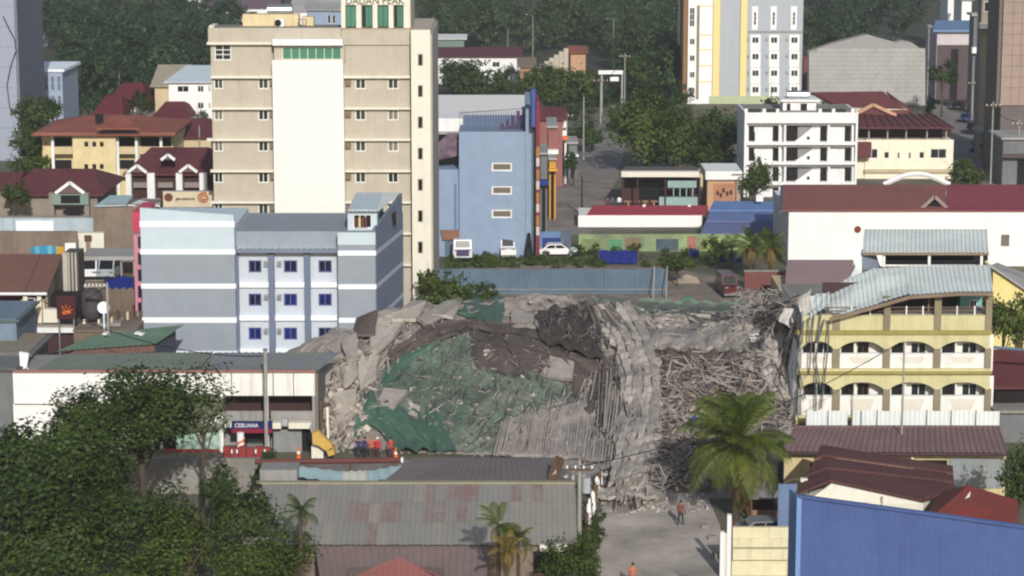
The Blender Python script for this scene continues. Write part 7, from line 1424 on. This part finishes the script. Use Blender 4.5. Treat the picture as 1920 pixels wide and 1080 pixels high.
part('half_wall', B(a+.3, b-.3, g.y+.15, g.y+.25, 0, 1.0), mat('hut_wall', (150, 116, 96), .85), o); part('back_wall', B(a+.3, b-.3, g.y+2.1, g.y+2.2, 0, ze-.1), MATS['dark_wood'], o)
g = G(1420, 1000); o = thing('sheet_screen', 'grey blue upright sheet screen between the hut and the blue building', 'screen', (X(1470, 970, 150), 150, 0)); pbox(o, 'sheet', mat('panel_bluegrey', (112, 132, 166), .82), 1459, 908, 1494, 975, 150, .15, 0); 
for px in (1460, 1492): pbox(o, 'post', MATS['metal'], px, 906, px+2, 980, 150.2, .1, 0)
g = G(1470, 1095); Yw = 143.5; o = thing('cream_wall_gate', 'cream painted roadside wall with horizontal bands below the hut', 'wall', (X(1415, 1060, Yw), Yw, 0)); mat('wall_cream', (230, 220, 182), .84, streak=.35)
for i, (t, b_) in enumerate(((989, 1008), (1009, 1026), (1030, 1050))): pbox(o, 'band', MATS['wall_cream'], 1374, t, 1479, b_, Yw-i*.12, .3)
pbox(o, 'base', MATS['wall_cream'], 1372, 1026.5, 1479, 1080, Yw+.1, .3, 0); 
for l, t in ((1350, 998), (1363, 966)): pbox(o, 'gate_post', MATS['white'], l, t, l+8, 1090, Yw-.4, .4, 0)
pbox(o, 'gate_leaf', MATS['cream'], 1358.5, 1000, 1362.5, 1070, Yw-.3, .2, 0)
pv = thing('pale_forecourt', 'pale concrete forecourt in front of the cream wall', 'paving', G(1420, 1075)); part('slab', MB().poly([G(1372, 1050, .012), G(1480, 1050, .012), G(1480, 1150, .012), G(1360, 1150, .012)]), mat('forecourt', (206, 190, 164), .85), pv)
c_ = car('grey car roof seen behind the cream wall', 1440, 1010, .1, paint('grey', (120, 124, 130))); 
o = thing('stone_block', 'low broken concrete blocks on the driveway by the palm', 'block', G(1330, 1000))
for px, py, s in ((1322, 990, .25), (1336, 1012, .3), (1342, 1046, .32)): g = G(px, py); part('block', MB().prism([(g.x-s, g.y-s*.6, .01), (g.x+s, g.y-s*.5, .01), (g.x+s*.8, g.y+s*.6, .01), (g.x-s*.9, g.y+s*.5, .01)], (.03, .02, s*.9)), MATS['concrete'], o)
# ragged fence by the driveway
o = thing('ragged_fence', 'ragged white picket fence along the left of the driveway', 'fence', G(1108, 985)); rg = random.Random(9)
for i in range(11):
    px = 1101+2.6*i; py = 1002-9*i; g = G(px, py); h_ = 1.3+rg.uniform(-.25, .5); part('picket', MB().prism([(g.x-.12, g.y, 0), (g.x+.12, g.y, 0), (g.x+.12+rg.uniform(-.1, .1), g.y+rg.uniform(-.1, .1), h_), (g.x-.02, g.y, h_+.15), (g.x-.12, g.y, h_)], (0, .06, 0)), MATS['white'] if i % 3 else MATS['wood'], o)
part('rail', MB().bar(G(1100, 1004)+Vector((0, .1, .8)), G(1130, 905)+Vector((0, .1, .8)), .08), MATS['wood'], o)
o = thing('fallen_pole', 'fallen pale pole lying from the gate to the rubble', 'pole', G(1120, 905)); part('shaft', MB().tube([W3(1095, 892, 160), W3(1150, 876, 168)+Vector((0, 0, .2))], .12, 7), MATS['pole_grey'], o); part('arm', MB().tube([W3(1128, 936, 160.4), W3(1160, 908, 163)], .09, 6), MATS['pole_grey'], o)
# small houses at the top edge
house('red_roof_cabin', 'cabin with bright red roof in the wood at top left', 'cabin', 228, 268, 26, 0, 10, 600, 12, MATS['white'], mat('cabin_red', (150, 52, 58), 1.1), 'gable'); house('white_block_house', 'white block house at the top edge left of the hotel', 'house', 342, 380, -8, 0, -14, 610, 12, MATS['white'], MATS['grey_roof'], 'flat', [(345, 2, 357, 8), (365, 4, 369, 12)])
house('purple_roof_house', 'long house with purple grey roof at the top edge', 'house', 384, 520, 14, 0, -6, 600, 14, MATS['white'], mat('plum_roof', (96, 80, 88), 1.1, .8, .2), 'gable', [(392, 16, 400, 22), (420, 16, 430, 22), (450, 17, 460, 23)]); house('grey_shed_roof', 'wide house with pale grey roof behind the hotel tank', 'house', 548, 640, 20, 0, -4, 560, 14, MATS['white'], MATS['grey_roof'], 'gable')
house('blue_house', 'sky blue house behind the hotel roof', 'house', 575, 642, 18, 0, 4, 480, 12, MATS['sky_blue'], MATS['grey_roof'], 'gable', [(614, 28, 620, 44), (623, 28, 629, 44)], cols=1, pm=MATS['glass_dark'])
ww_ = [(923, 116, 937, 126)]; house('low_white_house', 'low white house with dark maroon roof in the trees', 'house', 820, 975, 105, 0, 88, 470, 14, MATS['white'], mat('dark_maroon', (84, 44, 52), 1.1, .8, .2), 'gable', ww_); house('pale_roof_shed', 'pale flat shed behind the low white house', 'shed', 820, 870, 72, 0, 64, 520, 8, mat('shed_green', (120, 136, 126), .8), MATS['pale_roof'], 'shed')
Y = 450.0; o = thing('stepped_wall', 'pale stepped garden wall climbing right of the low white house', 'wall', (X(1030, 130, Y), Y, 0))
for i in range(7): pbox(o, 'step', MATS['sand'], 1003+9*i, 127-6*i, 1011.5+9*i, 134-5.2*i if i else 150, Y+i*1.5, 1.2, 0)
house('tan_shed', 'tan shed between the low white house and the stepped wall', 'shed', 975, 1000, 124, 0, 108, 455, 8, mat('tan_dark', (160, 128, 98), .85), mat('tan_dark_roof', (120, 104, 88), 1.1), 'shed'); house('hill_house', 'house with terracotta roof half hidden on the wooded slope', 'house', 1070, 1098, 98, 0, 86, 480, 8, MATS['peach'], MATS['orange_roof'], 'gable'); house('field_house', 'small pale house on the far field at top left', 'house', 62, 78, 72, 0, 58, 560, 8, MATS['white'], MATS['tan_roof'], 'gable')
road('far_field', [(20, 60), (240, 40), (240, 12), (20, 12)], mat('field', (112, 118, 84), .9, .95, .3, .05), .01)
house('white_tall_house', 'pale tall house in the trees at top right', 'house', 1778, 1800, -10, 0, -16, 560, 10, MATS['white'], MATS['grey_roof'], 'flat'); house('pale_top_house', 'pale house beside the tenement at the top edge', 'house', 1804, 1822, 0, 0, -6, 540, 10, MATS['tower_white'], MATS['grey_roof'], 'flat')
# ================================================================== people
def person(label, px, py, rz, shirt, trousers, pose=0, h=1.68, helmet=None, g=None):
    g = g or G(px, py); o = thing('person', label, 'person', g); o.rotation_euler = (0, 0, rz)
    V = [(0, 0, .93), (0, 0, 1.12), (0, .01, 1.3), (0, 0, 1.42), (0, -.01, 1.5), (0, -.02, 1.58), (0, -.02, 1.68)]; R = [.15, .14, .16, .13, .055, .09, .085]; E = [(i, i+1) for i in range(6)]
    def chain(root, pts_, rs_):
        p = root
        for q, r in zip(pts_, rs_): V.append(q); R.append(r); E.append((p, len(V)-1)); p = len(V)-1
        return p
    st_ = .16 if pose == 1 else .04
    for s in (-1, 1):
        chain(0, [(s*.1, 0, .86), (s*.11, s*st_*.6-.03, .48), (s*.12, s*st_+.02, .09), (s*.13, s*st_-.13, .04)], [.1, .065, .045, .04])
        hand = [(s*.19, 0, 1.4), (s*.27, -.02-.1*(pose == 2), 1.14), (s*.27, -.12-.2*(pose == 2), .92+.2*(pose == 2)), (s*.27, -.16-.24*(pose == 2), .84+.22*(pose == 2))]; k = chain(3, hand, [.065, .048, .035, .035]); b_ = Vector(hand[-1])
        for f in range(4): chain(k, [b_+Vector((s*.012*(f-1.5), -.028*(f-1.5), -.05)), b_+Vector((s*.012*(f-1.5)-s*.012, -.028*(f-1.5), -.09-.008*(f in (1, 2))))], [.011, .009])
        chain(k, [b_+Vector((-s*.03, -.045, -.015)), b_+Vector((-s*.035, -.06, -.05))], [.011, .009])
    me = bpy.data.meshes.new('body'); me.from_pydata([tuple(v) for v in V], E, []); m = bpy.data.materials.new('clothes'); m.use_nodes = True; nn = m.node_tree.nodes; ll = m.node_tree.links
    tc = nn.new('ShaderNodeTexCoord'); sx = nn.new('ShaderNodeSeparateXYZ'); ll.new(tc.outputs['Object'], sx.inputs[0]); cr = nn.new('ShaderNodeValToRGB'); cr.color_ramp.interpolation = 'CONSTANT'; e = cr.color_ramp.elements; dv_ = nn.new('ShaderNodeMath'); dv_.operation = 'DIVIDE'; dv_.inputs[1].default_value = 2; ll.new(sx.outputs[2], dv_.inputs[0]); ll.new(dv_.outputs[0], cr.inputs[0])
    e[0].position = 0; e[0].color = (.03, .03, .03, 1); e[1].position = .05; e[1].color = (*lin(trousers), 1)
    for p_, c_ in ((.46, lin(shirt)), (.735, lin((150, 104, 80)))): q = e.new(p_); q.color = (*c_, 1)
    ll.new(cr.outputs[0], nn['Principled BSDF'].inputs['Base Color']); nn['Principled BSDF'].inputs['Roughness'].default_value = .85; me.materials.append(m)
    b = inst('body', me, g, o); b.modifiers.new('skin', 'SKIN'); sv = me.skin_vertices[0].data if me.skin_vertices else None
    if sv is None: 
        me.attributes
    if me.skin_vertices:
        for i, r in enumerate(R): me.skin_vertices[0].data[i].radius = (r, r)
        me.skin_vertices[0].data[0].use_root = True
    sb = b.modifiers.new('smooth', 'SUBSURF'); sb.levels = 1; sb.render_levels = 1
    hm = MB(); n = 10; P = [[(.108*math.cos(a)*math.cos(2*math.pi*j/n), -.02+.118*math.cos(a)*math.sin(2*math.pi*j/n), 1.66+.11*math.sin(a)) for j in range(n+1)] for a in (-.1, .3, .7, 1.1, 1.5)]; hm.grid(P)
    hm.v = [(v[0]+g.x, v[1]+g.y, v[2]+g.z) for v in hm.v]; part('helmet' if helmet else 'hair', hm, helmet or MATS['dark'], o)
    nz_ = MB().box(-.02, .02, -.14, -.1, 1.6, 1.64); nz_.v = [(v[0]+g.x, v[1]+g.y, v[2]+g.z) for v in nz_.v]; part('nose', nz_, mat('skin', (150, 104, 80), .9), o)
    o.scale = (h/1.72,)*3; return o
person('person in orange top and dark trousers standing on the driveway by the palm', 1276, 985, 2.6, (112, 66, 52), (30, 30, 36), 1)
person('rescuer in dark blue at the left of the group below the heap', 672, 862, 2.9, (40, 40, 80), (34, 34, 50), 0); person('rescuer in purple shirt bending forward beside the heap foot', 684, 861, 2.2, (60, 46, 90), (30, 28, 36), 2); person('rescuer in orange vest and helmet below the heap', 697, 861, 3.0, (176, 92, 62), (70, 60, 40), 1, helmet=MATS['orange']); person('rescuer in red with white helmet below the green net', 708, 862, 2.7, (176, 40, 50), (60, 30, 36), 0, helmet=MATS['white']); person('rescuer in bright red nearest the traffic cone', 733, 862, 3.3, (160, 62, 52), (90, 36, 40), 2)
person('person in white shirt standing by the eatery', 1161, 392, 3.0, (230, 230, 230), (40, 44, 60), 0); person('person in dark red at the left of the eatery', 1139, 394, 3.2, (110, 50, 56), (60, 40, 50), 0); person('person in orange shirt at the bottom edge of the driveway', 1186, 1106, 3.0, (170, 104, 74), (50, 50, 60), 0); person('person in blue seated side of the eatery table', 1148, 393, 2.8, (70, 84, 120), (40, 40, 50), 0); person('person walking on the side street in white', 1834, 262, 2.9, (226, 226, 226), (50, 54, 70), 1)

def top(px, pb_, pt): g = G(px, pb_); return Vector((g.x, g.y-.1, Z(pt, g.y)-.4))
wire(top(1062, 318, 210), top(1094, 300, 182), .5, 'wire from the second utility pole to the tall pole on the back road'); wire(top(1094, 300, 182), top(1126, 232, 145), 1.0, 'wire from the tall pole to the pole at the bend'); wire(top(1126, 232, 145), top(1171, 205, 100), .8, 'wire from the bend to the pole beside the gantry')
wire(top(75, 700, 556), W3(203, 532, 189), 1.0, 'wire from the brown wooden pole to the toothed grey pole'); wire(top(75, 700, 556), W3(-60, 600, 182), .8, 'wire running left out of view from the brown wooden pole'); wire(top(1857, 345, 190), top(1822, 235, 150), 1.0, 'wire up the side street between two poles'); wire(W3(498, 668, 173), W3(75, 562, 179), 1.2, 'wire from the steel post to the brown wooden pole')
# ------------------------------------------------------------------ thin tropical haze
hz_o = tag(_link('haze', MB().box(-2600, 2600, -400, 4600, -1.5, 62).mesh(None, name='haze'), (0, 0, 0), None), 'thin pale haze filling the air over the town', 'haze', None, 'stuff')
hm_ = bpy.data.materials.new('haze_air'); hm_.use_nodes = True; hn = hm_.node_tree.nodes; hn.remove(hn['Principled BSDF']); pv_ = hn.new('ShaderNodeVolumePrincipled'); pv_.inputs['Density'].default_value = 0.00015; pv_.inputs['Color'].default_value = (.86, .92, 1, 1)
hm_.node_tree.links.new(pv_.outputs[0], hn['Material Output'].inputs['Volume']); hz_o.data.materials.append(hm_)
GROUPS = {'parked_car': 'cars parked along the streets', 'parked_van': 'vans under the canopy', 'utility_pole': 'utility poles along the streets', 'street_lamp': 'street lamps on the wooded slope', 'traffic_cone': 'orange traffic cones', 'person': 'people in the scene', 'plaza_table': 'tables in front of the eatery', 'palm_tree': 'palms', 'tarpaulin': 'blue tarpaulins', 'roadside_shop': 'small shops along the roads', 'tree': 'broadleaf trees', 'shrub': 'shrubs', 'timber_prop': 'timber props beside the shop row', 'steel_brace': 'pale braces at the fence end', 'overhead_wire': 'overhead wires'}
for q in C.objects:
    k = q.name.split('.')[0]
    if q.parent is None and k in GROUPS: q['group'] = GROUPS[k]
